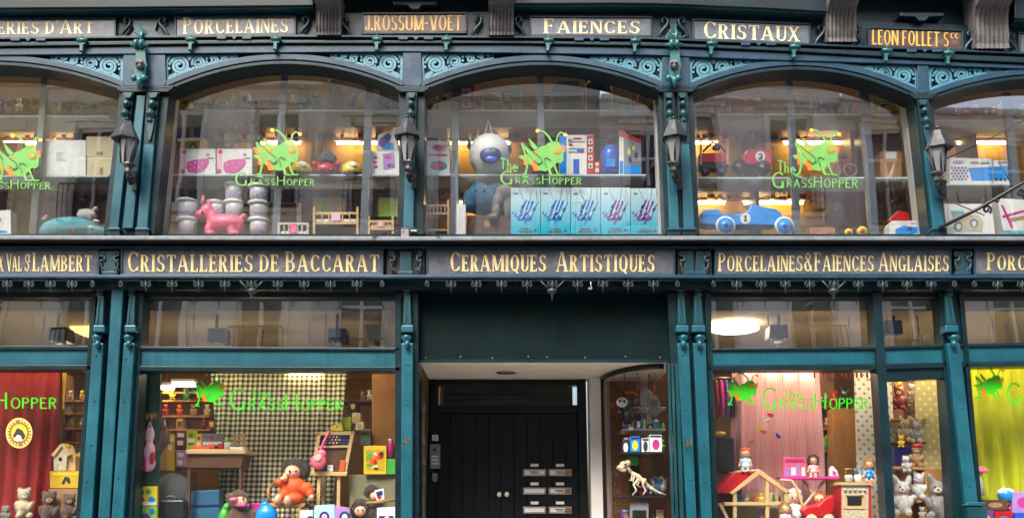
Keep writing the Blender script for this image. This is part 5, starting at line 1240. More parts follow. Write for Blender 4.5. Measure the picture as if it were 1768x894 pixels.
# ---- racing car window
def car(label, body, pts, wheels, d, wr, m, hub, dep=.14, num=None, seat=None, tyre='white_card'):
    r = thing('toy_car', label, 'toy car', at(sum(p[0] for p in pts)/len(pts), max(w[1] for w in wheels)+wr, d))
    MB().prism(pts, d+.03, dep-.06).build('body', m, r, bevel=.012)
    for (x, y) in wheels:
        for dd in (d, d+dep-.03):
            c = at(x, y, dd); s = mpp(x, y, dd); w = MB()
            w.tubew([c, c+Vector((0,.035,0))], wr*s, 22); o = w.build('wheel', tyre, r)
            MB().tubew([c+Vector((0,-.004,0)), c+Vector((0,.01,0))], wr*.82*s, 20).build('hub', hub, o)
            MB().tubew([c+Vector((0,-.008,0)), c+Vector((0,.01,0))], wr*.2*s, 12).build('cap', m if hub != m else 'navy', o)
    if num:
        x, y, R, t = num
        o = MB().prism(ov(x,y,R,R*1.05,20), d+.027, .004); o = o.build('number_disc', 'white_card', r)
        lettering(t, x-R*.3 if t == '1' else x-R*.45, x+R*.25 if t == '1' else x+R*.45, y+R*.62, y-R*.62, y+R*.62, y-R*.62, d+.0245, .003, T=.26, H=.2).build('number', 'ink', o)
    return r
rc = car('big sky blue toy racing car with number 1 on the upper sill', None, [(1211,370),(1213,362),(1240,360),(1247,368),(1270,370),(1292,365),(1297,352),(1304,353),(1340,361),(1349,366),(1351,378),(1346,386),(1336,389),(1222,389),(1212,386)], [(1253,389),(1355,390)], .16, 17, 'sky_blue', 'sky_blue', .22, (1287,377,9,'1'))
MB().tube([(1277,370,.26),(1276,362,.26),(1284,356,.26),(1288,359,.26)], .26, 1.4).build('steering_wheel', 'tan_plush', rc)
t = car('red toy fire truck with black bed on the lower shelf', None, [(1208,264),(1256,264),(1256,281),(1208,281)], [(1218,296),(1246,296)], .30, 8, 'red', 'black_toy', .18, None, tyre='black_toy')
MB().rect(1207,281,1257,290,.34,.12).build('chassis', 'black_toy', t); MB().rect(1209,238,1212,284,.31,.02).build('pole', 'wood_light', t); MB().rect(1255,240,1258,284,.31,.02).build('pole', 'wood_light', t)
MB().tube([(1214,262,.36),(1230,246,.36),(1244,252,.36),(1252,262,.36)], .36, 2).build('hose', 'black_toy', t); MB().ell(1237,256,7,5,.36).build('driver', 'black_toy', t)
car('red vintage toy car with number 2 on the lower shelf', None, [(1284,266),(1290,258),(1332,258),(1334,284),(1284,284)], [(1277,287),(1318,289)], .30, 13, 'red', 'black_toy', .18, (1313,270,8.5,'2'), tyre='black_toy')
for k in range(1):
    bx = thing('toy_bicycle', 'small toy tricycle with red frame on the shelf behind the grasshopper', 'tricycle', at(1455, 307, .36))
    for x in (1440,1468): MB().tube([(x+11*math.cos(a*PI/8), 294+11*math.sin(a*PI/8), .36) for a in range(17)], .36, 1.4).build('wheel', 'grey_toy', bx)
    MB().tube([(1440,294,.36),(1450,276,.36),(1468,294,.36)], .36, 1.6).tube([(1450,276,.36),(1446,268,.36),(1458,265,.36)], .36, 1.6).build('frame', 'dark_red', bx); MB().ell(1456,272,8,3,.36).build('saddle', 'black_toy', bx)
carton('brown cardboard box with white label beside the right jamb', (1520,262,1557,309), .32, .25, 'brown_card', [('white_card', [(1530,262,1548,274)])], 'carton')
carton('white and blue toy car box low in the racing car window', [(1536,388),(1540,381),(1604,381),(1608,409),(1536,409)], .17, .15, 'white_card', [('sky_blue', [[(1546,396),(1560,389),(1580,392),(1602,390),(1604,406),(1580,402),(1560,407),(1546,406)]]),('navy', [ov(1570,395,4,3),ov(1588,398,3,3)]),('pale_pink', [(1572,383,1596,386)])])
rh = thing('toy_barn', 'small red toy barn roof behind the blue car box', 'toy house', at(1552, 381, .36))
MB().prism([(1534,381),(1550,364),(1568,366),(1572,381)], .36, .14).build('roof', 'red', rh, bevel=.004); MB().rect(1536,381,1570,409,.38,.1).build('wall', 'dark_red', rh)
yw = thing('toy_tractor', 'tiny black toy tractor with yellow wheels on the upper sill', 'toy car', at(1475, 408, .2))
for x, R in ((1466,7),(1489,9)): MB().tubew([at(x,408-R,.2), at(x,408-R,.2)+Vector((0,.03,0))], R*mpp(x,400,.2), 18).build('wheel', 'yellow', yw); MB().tubew([at(x,408-R,.2)+Vector((0,-.004,0)), at(x,408-R,.2)+Vector((0,.02,0))], R*.5*mpp(x,400,.2), 12).build('hub', 'red', yw)
MB().prism([(1462,398),(1478,392),(1484,388),(1492,392),(1490,400),(1464,402)], .22, .04).build('body', 'black_toy', yw)
wm_ = thing('wire_sculpture', 'tangle of brass wire toys behind the lower grasshopper lettering', 'toy', at(1420, 408, .4))
m = MB(); m.tube([(1422,408,.4),(1422,352,.4)], .4, 1.3); m.tube([(1384,350,.4),(1400,344,.4),(1450,352,.4)], .4, 1.2); m.tube([(1388,350,.4),(1390,366,.4),(1384,372,.4)], .4, 1.2); m.tube(spiral(1440,358,2,7,0,1.2), .4, 1); m.build('wire', 'brass', wm_)
carton('cardboard tray of red wooden pieces low behind the racing car', (1398,392,1442,409), .24, .15, 'brown_card', [('red', [[(1400,404),(1412,396),(1414,398),(1402,407)],[(1424,406),(1436,398),(1437,401),(1426,408)]])], 'tray', 'tray')
ap = thing('toy_aeroplane', 'red tin aeroplane with number 20 on the upper shelf', 'toy plane', at(1250, 196, .34))
soft(ap, 'fuselage', 'dark_red', [(1252,178,46,13,.4,.06),(1215,186,16,8,.4,.05)], .01); MB().prism([(1258,168),(1316,176),(1310,182),(1256,178)], .32, .05).build('wing', 'red', ap, bevel=.006); MB().prism([(1284,196),(1292,170),(1300,168),(1300,182)], .36, .04).build('tail', 'red', ap, bevel=.004); MB().lathe(1254,.36,[(1.5,168),(3,163),(1,158)],8).build('mast', 'cream_plush', ap)
lettering('20', 1244, 1262, 193, 180, 193, 180, .333, .004, T=.2, H=.12).build('number', 'cream_plush', ap)
tv = carton('dark picture box with bright robots on the upper shelf of the racing car window', (1415,170,1460,199), .34, .08, 'navy', [('red', [ov(1421,192,5,4),ov(1436,194,4,3)]),('yellow', [ov(1418,178,2,4),ov(1450,190,3,6)]),('sky_blue', [ov(1434,182,4,4),ov(1450,180,4,3)])])
yk = thing('toy_sailboat', 'small yellow sailed toy boat near the right jamb on the upper shelf', 'toy boat', at(1535, 200, .36))
MB().prism([(1520,190),(1540,174),(1540,192)], .36, .008).build('sail', 'yellow', yk); MB().prism([(1514,194),(1546,194),(1540,201),(1520,201)], .34, .05).build('hull', 'red', yk, bevel=.004)
for k, (x, y) in enumerate(((1374,164),(1406,168),(1396,186))):
    g_ = thing('glass_bird', 'little silver and gold ornament on the upper shelf, %s' % ('left high','right high','lowest')[k], 'ornament', at(x, 199, .4)); MB().ell(x,y,3,3,.4).build('ball', 'silver', g_); MB().tube([(x,y,.4),(x+4,y+10,.4),(x-2,199,.4)], .4, 1).build('stem', 'brass', g_)
# ---- rightmost window
carton('white and blue chequered toy car box on the lower shelf of the rightmost window', [(1640,272),(1712,274),(1714,317),(1640,317)], .3, .14, 'white_card', [('sky_blue', [[(1672,290),(1714,288),(1714,312),(1678,312)]]),('navy', [(1642+6*i+(3 if j % 2 else 0), 288+5*j, 1645+6*i+(3 if j % 2 else 0), 291.5+5*j) for i in range(5) for j in range(5)]),('lilac', [ov(1655,280,10,3)]),('grey_toy', [(1676,279,1690,282),(1694,280,1708,283)])])
carton('small white and blue toy car box right of the chequered one', [(1716,276),(1744,278),(1748,318),(1716,318)], .3, .14, 'white_card', [('sky_blue', [[(1716,288),(1746,286),(1747,310),(1716,310)]]),('grey_toy', [(1724,279,1740,282)]),('navy', [(1718+8*i, 308, 1722+8*i, 312) for i in range(3)])])
carton('white box with a cream pedal car picture on the sill of the rightmost window', [(1630,352),(1712,352),(1719,409),(1636,409)], .17, .14, 'white_card', [('turquoise', [[(1640,364),(1664,364),(1666,376),(1646,376)]]),('cream_plush', [[(1644,376),(1660,370),(1690,372),(1698,382),(1696,400),(1650,398)]]),('grey_toy', [ov(1655,391,8,9),ov(1682,386,7,8)]),('white_card', [ov(1655,391,4,5),ov(1682,386,4,5)])])
carton('white box with a pink and turquoise doll stroller picture at the right edge', [(1722,342),(1800,346),(1806,410),(1734,410)], .17, .14, 'white_card', [('turquoise', [[(1732,398),(1806,398),(1806,408),(1734,408)]]),('magenta', [[(1728,354),(1732,354),(1750,392),(1746,394)],[(1730,372),(1768,362),(1768,366),(1732,376)]]),('tan_plush', [[(1744,376),(1780,370),(1780,376),(1746,382)]])])
carton('dark amber crate on the upper shelf of the rightmost window', (1622,186,1650,208), .4, .2, 'wood_dark')

# ---- small stock at the back, too small to tell apart
def stock(xs, y, d, label, grp, hmin=10, hmax=26, wmin=8, wmax=20):
    x = xs[0]
    WORD = {'wood_dark':'dark wooden','brown_plush':'dark brown','dark_red':'dark red','tan_plush':'tan','navy':'navy','grey_toy':'grey','black_toy':'black','yellow_deep':'ochre','cream_plush':'cream','purple':'purple','green_toy':'green','red':'red','white_card':'white','brown_card':'brown','teal_toy':'teal'}
    ORD = 'first second third fourth fifth sixth seventh eighth ninth tenth eleventh twelfth thirteenth fourteenth fifteenth sixteenth seventeenth eighteenth nineteenth twentieth'.split()+['%dth' % q for q in range(21, 60)]
    no = 0; base = label
    cols = ['wood_dark','brown_plush','dark_red','tan_plush','navy','grey_toy','black_toy','yellow_deep','cream_plush','purple','green_toy','red','white_card','brown_card','teal_toy']
    while x < xs[1]:
        w = random.uniform(wmin, wmax); h = random.uniform(hmin, hmax); c = random.choice(cols); k = random.random()
        if k < .2: x += w; continue
        cx = x+w/2; label = WORD[c]+' '+('boxed toy' if k < .62 else 'jar' if k < .82 else 'toy figure')+', '+ORD[no]+' from left '+base; no += 1
        if k < .62:
            q = thing('boxed_toy', label, 'box', at(cx, y, d), grp); a = random.uniform(-1.5, 1.5)
            MB().prism([(x+a,y-h),(x+w-1+a,y-h),(x+w-1,y),(x,y)], d, .09).build('carton', c, q, bevel=.002)
            c2 = random.choice(cols); MB().prism(ov(cx, y-h*.5, w*.28, h*.25, 10), d-.003, .004).build('print', c2, q)
            if h > 14: MB().rect(x+2, y-h+2, x+w-3, y-h+4.5, d-.004, .004).build('title', random.choice(('white_card','yellow','red')), q)
        elif k < .82:
            q = thing('toy_jar', label, 'jar', at(cx, y, d), grp); r = w*.42
            MB().lathe(cx, d+.05, [(r*.8,y),(r,y-h*.25),(r*.9,y-h*.7),(r*.4,y-h*.85)], 12).build('jar_body', c, q); MB().lathe(cx, d+.05, [(r*.5,y-h*.8),(r*.6,y-h*.92),(r*.2,y-h)], 10).build('lid', random.choice(cols), q)
        else:
            bear(cx, y, h, d+.04, c, label, 'cream_plush', 'toy_figure', 'figure')['group'] = grp
        x += w+random.uniform(.5, 5)
for (xa, xb), nm in (((300, 690), 'pony window'), ((742, 1120), 'hand box window'), ((1200, 1560), 'racing car window'), ((1625, 1790), 'rightmost upper window'), ((-30, 180), 'leftmost upper window')):
    yy = {300:190, 742:190, 1200:198, 1625:207, -30:200}[xa]
    stock((xa, xb), yy-8, .52, 'in back row of upper shelf, ' + nm, 'little toys in the back row of the upper shelf of the ' + nm, 8, 24)
    stock((xa, xb), 240, 2.15, 'on lit wall shelving, ' + nm, 'little toys on the wall shelving behind the ' + nm, 10, 24)
    stock((xa, xb), 343, 2.15, 'on lowest wall shelf, ' + nm, 'little toys on the lowest wall shelf behind the ' + nm, 10, 26)
# ================================================================== patterned cloth and wallpaper
def gingham(name, s, c0, c1, c2, rough=.85, obj=True):
    m = bpy.data.materials.new(name); m.use_nodes = True; MAT[name] = m
    t = m.node_tree; N = t.nodes; L = t.links; b = N['Principled BSDF']; b.inputs['Roughness'].default_value = rough
    tc = N.new('ShaderNodeUVMap') if not obj else N.new('ShaderNodeTexCoord'); sp = N.new('ShaderNodeSeparateXYZ')
    L.new(tc.outputs['Object'] if obj else tc.outputs[0], sp.inputs[0])
    def st(o):
        a = N.new('ShaderNodeMath'); a.operation = 'MULTIPLY'; a.inputs[1].default_value = s; L.new(o, a.inputs[0])
        f = N.new('ShaderNodeMath'); f.operation = 'FRACT'; L.new(a.outputs[0], f.inputs[0])
        g = N.new('ShaderNodeMath'); g.operation = 'GREATER_THAN'; g.inputs[1].default_value = .5; L.new(f.outputs[0], g.inputs[0]); return g.outputs[0]
    ad = N.new('ShaderNodeMath'); L.new(st(sp.outputs['X']), ad.inputs[0]); L.new(st(sp.outputs['Z']), ad.inputs[1])
    dv_ = N.new('ShaderNodeMath'); dv_.operation = 'MULTIPLY'; dv_.inputs[1].default_value = .5; L.new(ad.outputs[0], dv_.inputs[0])
    cr = N.new('ShaderNodeValToRGB'); cr.color_ramp.interpolation = 'CONSTANT'
    e = cr.color_ramp.elements; e[0].position = 0; e[0].color = lin3(c0); e[1].position = .4; e[1].color = lin3(c1); q = e.new(.8); q.color = lin3(c2)
    L.new(dv_.outputs[0], cr.inputs[0]); L.new(cr.outputs[0], b.inputs['Base Color'])
    return m
def dotted(name, s, c0, c1, r=.22):
    m = bpy.data.materials.new(name); m.use_nodes = True; MAT[name] = m
    t = m.node_tree; N = t.nodes; L = t.links; b = N['Principled BSDF']; b.inputs['Roughness'].default_value = .8
    tc = N.new('ShaderNodeTexCoord'); mp = N.new('ShaderNodeMapping'); mp.inputs['Rotation'].default_value = (0, math.radians(45), 0); mp.inputs['Scale'].default_value = (s, 0, s); L.new(tc.outputs['Object'], mp.inputs[0])
    fr = N.new('ShaderNodeVectorMath'); fr.operation = 'FRACTION'; L.new(mp.outputs[0], fr.inputs[0])
    ds = N.new('ShaderNodeVectorMath'); ds.operation = 'DISTANCE'; ds.inputs[1].default_value = (.5, 0, .5); L.new(fr.outputs[0], ds.inputs[0])
    g = N.new('ShaderNodeMath'); g.operation = 'LESS_THAN'; g.inputs[1].default_value = r; L.new(ds.outputs['Value'], g.inputs[0])
    mx = N.new('ShaderNodeMix'); mx.data_type = 'RGBA'; L.new(g.outputs[0], mx.inputs['Factor']); mx.inputs['A'].default_value = lin3(c0); mx.inputs['B'].default_value = lin3(c1); L.new(mx.outputs['Result'], b.inputs['Base Color'])
gingham('check_black', 22.5, (232,226,188), (146,138,108), (40,38,34)); gingham('check_pink', 52, (240,190,192), (232,172,178), (218,148,156)); 
dotted('dotted_wall', 17, (216,210,196), (146,136,124)); dotted('dotted_yellow', 15, (206,186,120), (232,220,176))
mat('red_cloth', (138, 22, 15), .8, 0, .3, 6, .1, 40); mat('lime_cloth', (206, 210, 16), .75, 0, .12, 4); mat('grey_cloth', (92,96,94), .9, 0, .1, 8); mat('olive_wall', (128,122,92), .8, 0, .1, 4); mat('green_board', (18,74,56), .6, 0, .15, 4)
def drape(label, L0, R0, L1, R1, y0, y1, d, amp, folds, m, name='curtain', ph=0, gather=0, nx=90, ny=14):
    b = MB(); vs = []
    for i in range(ny+1):
        v = i/ny; y = y0+(y1-y0)*v
        l = L0+(L1-L0)*v; r = R0+(R1-R0)*v
        for j in range(nx+1):
            u = j/nx
            w = math.sin(u*folds*2*PI+ph+.9*math.sin(v*2.2+u*5.3)+.7*math.sin(u*9.1))*(.7+.4*math.sin(u*7.7+1))+.3*math.sin(u*folds*8.3+v*3)+.16*math.sin(u*folds*21+v*5)+.12*math.sin(v*17+u*30)
            p = at(l+(r-l)*u, y, d); vs.append((p.x, p.y+amp*w*(.55+.45*v), p.z))
    w = nx+1
    b.add(vs, [[i*w+j, i*w+j+1, (i+1)*w+j+1, (i+1)*w+j] for i in range(ny) for j in range(nx)], True)
    return solo(b, name, m, label, 'curtain')
def lampbox(label, x0, y0, x1, y1, d, m='tube_cool', name='strip_light'):
    """a strip lamp hung flat under the shop ceiling"""
    a = at((x0+x1)/2, (y0+y1)/2, d); s = mpp(x0, y0, d); w = (x1-x0)*s/2
    t = thing(name, label, 'lamp', (a.x, a.y, a.z)); MB().boxw(a.x-w, a.x+w, a.y-.06, a.y+.06, a.z, a.z+.03).build('diffuser', m, t); MB().boxw(a.x-w-.01, a.x+w+.01, a.y-.07, a.y+.07, a.z+.031, a.z+.06).build('housing', 'white_paint', t)
    MB().tubew([(a.x,a.y,a.z+.06),(a.x,a.y,ZG)], .006, 6).build('rod', 'steel', t)
# shop lamps: some seen through the panes, some added to light the displays
lampbox('left strip light above the desk in the checked cloth window', 276, 666, 298, 676, 2.2); lampbox('right strip light above the desk in the checked cloth window', 300, 660, 336, 671, 1.7); lampbox('strip light over the top of the checked cloth', 500, 643, 560, 650, .75); lampbox('long strip light high behind the checked cloth window', 420, 632, 480, 640, 1.2)
lampbox('added strip light over the leftmost display', 60, 625, 130, 635, .9); lampbox('added strip light over the plush window', 1555, 640, 1610, 648, .9); lampbox('added strip light over the pink curtain display', 1290, 634, 1400, 642, .8); lampbox('added strip light over the yellow green curtain', 1700, 622, 1790, 630, .8); lampbox('added strip light in the corner show case', 1100, 634, 1135, 640, .7)  # strip lights added because these display rooms were unlit
dl = thing('round_ceiling_lamp', 'large glowing round ceiling lamp behind the right transom', 'lamp', at(1268, 571, .85)); c_ = at(1268, 571, .85)
MB().lathew((c_.x, c_.y, c_.z), [(.20,0),(.225,.008),(.225,.03),(.2,.036)], 32).build('diffuser', mat('disc_glow', (255,238,206), emis=5), dl); MB().tubew([(c_.x,c_.y,c_.z+.03),(c_.x,c_.y,ZG)], .01, 6).build('rod', 'steel', dl)
yb_ = thing('hanging_lamp', 'yellow glowing lamp panel behind the leftmost transom', 'lamp', at(145, 570, 1.0)); MB().prism([(120,562),(168,562),(168,578),(150,578),(122,570)], 1.0, .3).build('panel', mat('panel_glow', (255,214,110), emis=1.6), yb_); MB().tubew([at(145,562,1.1), at(145,562,1.1)+Vector((0,0,.2))], .006, 6).build('rod', 'steel', yb_)
# spotlights and boxes behind the transoms
for x, y, lb_ in ((99,578,'leftmost transom'),(374,580,'transom of the checked cloth window, left one'),(582,580,'transom of the checked cloth window, right one'),(1345,574,'wide right transom'),(1543,566,'small transom over the shop door')):
    sp_ = thing('spotlight', 'black box spotlight behind the ' + lb_, 'spotlight', at(x, y+14, .35))
    MB().prism([(x-15,y-14),(x+15,y-14),(x+17,y+10),(x-17,y+10)], .35, .18).build('housing', 'black_toy', sp_, bevel=.008); MB().rect(x-7, y+10.5, x+7, y+14.5, .37, .1).build('lamp', 'white_card', sp_)
    p = at(x, y-14, .45); MB().tubew([p, Vector((p.x, p.y, ZG))], .015, 8).build('stem', 'black_toy', sp_)
ac = thing('wall_speaker', 'beige box speaker hung behind the transom near the middle column', 'speaker', at(652, 597, .5)); MB().prism([(630,560),(662,558),(668,597),(636,597)], .5, .25).build('case', 'beige_card', ac, bevel=.006); MB().prism([(645,588),(655,588),(657,597),(648,597)], .495, .01).build('slot', 'black_toy', ac)
# ================================================================== leftmost display window
drape('deep red curtain in the leftmost display window', -110, 106, -140, 84, 636, 1010, .62, .035, 9, 'red_cloth')
drape('narrow yellow curtain edge beside the red curtain', 108, 115, 106, 110, 640, 706, .66, .008, 1, 'yellow_deep', nx=10)
bh = thing('bird_house', 'small cream wooden bird house on a painted box', 'bird house', at(111, 812, .45))
MB().prism([(92,784),(105,768),(116,784),(114,812),(93,812)], .42, .14).build('front', 'cream_plush', bh, bevel=.003); MB().prism([(88,785),(104,766),(108,768),(93,788)], .40, .18).build('roof', 'wood_light', bh, bevel=.003); MB().prism([(104,766),(110,765),(121,784),(117,788)], .40, .18).build('roof', 'wood_light', bh, bevel=.003)
MB().prism(ov(104,792,3,3.4), .416, .004).build('hole', 'ink', bh); MB().rect(113,766,119,778,.46,.04).build('chimney', 'yellow', bh); MB().rect(116,786,130,812,.45,.1).build('annex', 'wood_light', bh, bevel=.003)
carton('yellow painted toy box with a black face under the bird house', (86,813,137,842), .40, .2, 'yellow_deep', [('ink', [[(106,834),(112,822),(120,824),(122,834),(118,834),(114,828),(110,836)]]),('yellow', [(90,816,132,820)])], 'painted_box'); carton('plain crate carrying the painted box in the leftmost display', (84,843,138,1000), .40, .2, 'brown_card', [], 'crate', 'crate')
carton('blue and yellow round edged sign behind the bird house', [(130,776),(140,776),(140,812),(132,812)], .56, .02, 'navy', [('yellow', [ov(137,790,5,10)])])
sh = thing('display_rack', 'dark rack of small ornaments behind the red curtain edge', 'rack', at(130, 900, .95))
for X in (108, 158): MB().rect(X, 645, X+4, 1000, .95, .2).build('upright', 'wood_dark', sh)
for k, y in enumerate((690, 712, 738, 762)): MB().rect(112, y, 158, y+3, .95, .2).build('board', 'wood_mid', sh)
for k, (x, y, mm) in enumerate(((122,690,'tan_plush'),(142,690,'yellow_deep'),(128,712,'brown_plush'),(146,712,'orange'),(122,738,'tan_plush'),(142,738,'cream_plush'),(126,762,'dark_red'),(146,762,'grey_toy'))):
    bear(x, y, 18, 1.0, mm, 'tiny ornament on the dark rack, %s board, %s' % (('top','second','third','lowest')[k//2], ('left','right')[k % 2]), 'cream_plush', 'toy_figure', 'figure')
bear(42, 894, 56, .45, 'cream_plush', 'cream teddy bear seated before the red curtain', 'white_plush'); bear(85, 905, 62, .34, 'brown_plush', 'dark brown teddy bear seated in front of the painted box', 'tan_plush'); bear(120, 900, 52, .30, 'brown_plush', 'dark brown teddy bear at the foot of the left column', 'tan_plush'); bear(10, 900, 30, .4, 'grey_plush', 'small grey plush in the bottom left corner', 'white_plush')
carton('plinth cloth covered in grey under the teddy bears', (-60,901,150,1010), .26, .35, 'grey_cloth', [], 'plinth', 'plinth')
# ================================================================== checked cloth window
drape('black and white checked cloth hanging behind the doll', 364, 600, 392, 556, 640, 1010, .72, .02, 7, 'check_black', 'checked_cloth', nx=110)
solo(MB().prism([(240,644),(277,644),(270,1000),(228,1000)], .34, .03), 'notice_board', 'green_board', 'dark green painted board at the left of the checked cloth window', 'board')
hk = thing('coat_rack', 'small wooden peg board on the green board', 'peg board', at(259, 722, .33)); MB().prism([(250,712),(270,713),(269,720),(251,719)], .32, .02).build('rail', 'wood_mid', hk)
for x in (254,262): MB().tube([(x,717,.32),(x,722,.29),(x,724,.28)], .3, 1).build('peg', 'wood_light', hk)
_at = at
def at(px, py, d=0.0): return _at(px+7, py, d)
pa = thing('pink_apron', 'pink child apron with red pocket hung from the peg board', 'apron', at(251, 815, .3))
soft(pa, 'cloth', 'pale_pink', [(252,752,8,16,.30,.02),(251,780,10,18,.30,.03),(250,800,12,14,.30,.035)], .008); MB().ell(256,790,5,11,.262,.008).build('pocket', 'red', pa); MB().tube([(246,745,.3),(252,728,.3),(258,745,.3)], .3, 1.6).build('strap', 'pale_pink', pa); MB().tube(spiral(242,788,3,7,0,.9), .3, 1.5).build('ribbon', 'magenta', pa); MB().ell(243,800,5,12,.28,.02).build('hem', 'magenta', pa)
at = _at
for k, (x, y, rx, ry) in enumerate(((274,758,9,28),(283,752,9,18))):
    hb = thing('leather_bag', 'brown leather satchel hung beside the pink apron, %s' % ('left' if k == 0 else 'right'), 'bag', at(x, y+ry, .36)); soft(hb, 'pouch', 'brown_plush', [(x,y,rx,ry,.38,.04),(x,y+ry*.4,rx*1.15,ry*.6,.38,.045)], .009); MB().tube([(x-5,y-ry*.6,.36),(x-8,720,.34),(x+3,y-ry*.7,.36)], .36, 1.5).build('strap', 'wood_dark', hb)
for k, (x0, y0, x1, y1, c, t_) in enumerate(((272,745,288,812,'brown_card','brown'),(303,742,321,775,'dark_red','dark red'),(304,776,320,806,'lilac','lilac'),(288,750,302,812,'yellow_deep','ochre'))):
    carton('stacked %s parcel left of the school desk' % t_, (x0,y0,x1,y1), .95, .2, c, [('white_card', [(x0+3,y0+5,x1-3,y0+12),(x0+3,y0+18,x1-5,y0+26)])])
carton('low brown cabinet holding the parcels left of the desk', (268,813,324,1000), .92, .3, 'wood_dark', [], 'cabinet', 'cabinet')
dk = thing('school_desk', 'old brown wooden school desk with pale top', 'desk', at(372, 990, .5))
MB().prism([(321,775),(424,775),(424,783),(321,783)], .42, .42).build('desk_top', 'wood_light', dk, bevel=.006); MB().prism([(324,783),(420,783),(416,807),(322,807)], .45, .34).build('apron', 'wood_dark', dk, bevel=.005)
for X, X2 in ((324,320),(412,412)):
    for dd in (.46, .74): MB().prism([(X,807),(X+5,807),(X2+5,1000),(X2,1000)], dd, .04).build('leg', 'wood_dark', dk, bevel=.003)
for k, (x0, y0, x1, y1, c, t_) in enumerate(((322,743,338,774,'lime_toy','lime picture book'),(338,748,348,774,'yellow','yellow picture book'),(348,748,385,774,'grey_toy','grey and white stamp set box'))):
    carton('%s standing on the school desk' % t_, (x0,y0,x1,y1), .52, .05, c, [('white_card', [(x0+2,y0+14,x1-2,y0+20)]),('red', [ov((x0+x1)/2,y0+8,3,3)]),('ink', [(x0+3,y0+22,x1-4,y0+24)])], 'book', 'book')
for k, (x, h, c, t_) in enumerate(((392,16,'green_toy','green capped'),(381,9,'red','red'),(366,8,'orange','orange'))):
    pt = thing('paint_pot', 'small %s paint pot on the school desk' % t_, 'paint pot', at(x, 775, .46)); MB().lathe(x, .48, [(5,775),(5.4,775-h*.7),(5,775-h*.75)], 14).build('pot', 'white_card' if c == 'green_toy' else c, pt); MB().lathe(x, .48, [(5,775-h*.75),(5,775-h),(2,775-h-1)], 14).build('cap', c, pt)
carton('orange pencil case lying on the school desk', (330,770,362,775), .44, .06, 'orange', [], 'pencil_case', 'pencil case'); carton('white notebook lying on the school desk', (396,771,420,775), .43, .1, 'white_card', [], 'notebook', 'notebook')
sc2 = thing('toy_chair', 'tiny pale wooden chair on the right end of the school desk', 'toy chair', at(413, 775, .55))
for X in (402,419): MB().rect(X,748,X+3,775,.58,.02).build('post', 'wood_light', sc2)
for y in (750,758,766): MB().rect(405,y,419,y+3,.583,.01).build('rail', 'wood_light', sc2)
gc_ = thing('grey_cover', 'grey cloth draped over a low table behind the suitcase', 'cloth', at(297, 990, .55)); soft(gc_, 'cloth', 'grey_cloth', [(298,850,36,34,.62,.1),(290,900,44,60,.62,.1)], .02)
st_ = thing('suitcase', 'dark grey suitcase with handle at the foot of the grey cloth', 'suitcase', at(296, 905, .38)); MB().rect(272,862,318,906,.36,.12).build('case', 'black_toy', st_, bevel=.015); MB().tube([(286,862,.42),(288,856,.42),(300,856,.42),(302,862,.42)], .42, 1.5).build('handle', 'grey_toy', st_)
bc = thing('steamer_trunk', 'bright blue trunk under the school desk', 'trunk', at(350, 920, .56)); MB().prism([(320,848),(378,844),(380,920),(318,920)], .56, .16).build('case', 'teal_toy', bc, bevel=.012); MB().prism([(319,872),(380,869),(380,872),(319,875)], .553, .01).build('seam', 'navy', bc)
carton('bright number puzzle box, upper one by the left post', (234,839,271,872), .24, .04, 'yellow', [('sky_blue', [ov(243,850,6,5),ov(262,862,6,5)]),('green_toy', [ov(256,848,5,5)]),('hot_pink', [ov(246,862,4,4)]),('white_card', [(235,866,270,871.5)])]); carton('bright puzzle box with purple shapes, lower one by the left post', (234,873,271,912), .24, .04, 'lime_toy', [('purple', [ov(250,892,9,7)]),('sky_blue', [ov(262,882,5,5),ov(241,884,4,5)]),('yellow', [ov(262,898,5,4)])])
mk = thing('hand_puppet', 'brown haired glove puppet with pink nose and smile', 'puppet', at(414, 920, .34)); soft(mk, 'body', 'brown_plush', [(415,900,26,28,.36,.1),(412,862,17,17,.36,.08),(396,856,7,6,.36,.04),(438,892,9,14,.34,.05)], .011)
MB().ell(414,866,13,9,.275,.03).build('face', 'skin', mk); MB().ell(404,862,8,4,.25,.03).build('nose', 'pink', mk); MB().ell(417,872,9,3.5,.25,.015).build('mouth', 'magenta', mk)
for x in (410,420): MB().ell(x,860,1.8,2,.248,.01,seg=8,rings=6).build('eye', 'ink', mk)
gd = thing('green_dragon', 'green plush dragon tail beside the puppet', 'plush toy', at(388, 915, .42)); soft(gd, 'body', 'green_toy', [(388,894,11,20,.44,.06),(393,874,8,7,.44,.05),(382,905,10,10,.43,.06)], .01)
tb = thing('teal_bag', 'bright turquoise cloth bag on the display floor', 'bag', at(462, 915, .3)); soft(tb, 'bag', 'sky_blue', [(460,894,20,24,.32,.07),(458,870,9,6,.32,.04)], .01); MB().tube([(455,868,.3),(452,860,.3),(462,860,.3),(462,868,.3)], .3, 1.4).build('tie', 'teal_toy', tb)
solo(MB().rect(430,868,452,915,.42,.1), 'magenta_box', 'magenta', 'plain magenta box behind the turquoise bag', 'box', bevel=.004)
wc = thing('wicker_chair', 'small wicker chair carrying the orange suited doll', 'chair', at(498, 960, .38))
MB().prism([(464,868),(528,868),(524,875),(468,875)], .30, .2).build('seat', 'wood_mid', wc, bevel=.006)
for X, X2 in ((468,464),(518,512)):
    for dd in (.31, .47): MB().tube([(X,875,dd),(X2,990,dd)], dd, 2.4).build('leg', 'wood_mid', wc)
for X in (465, 526): MB().tube([(X,868,.34),(X-2,846,.34),(X+2,838,.42)], .34, 2.2).build('arm', 'wood_mid', wc)
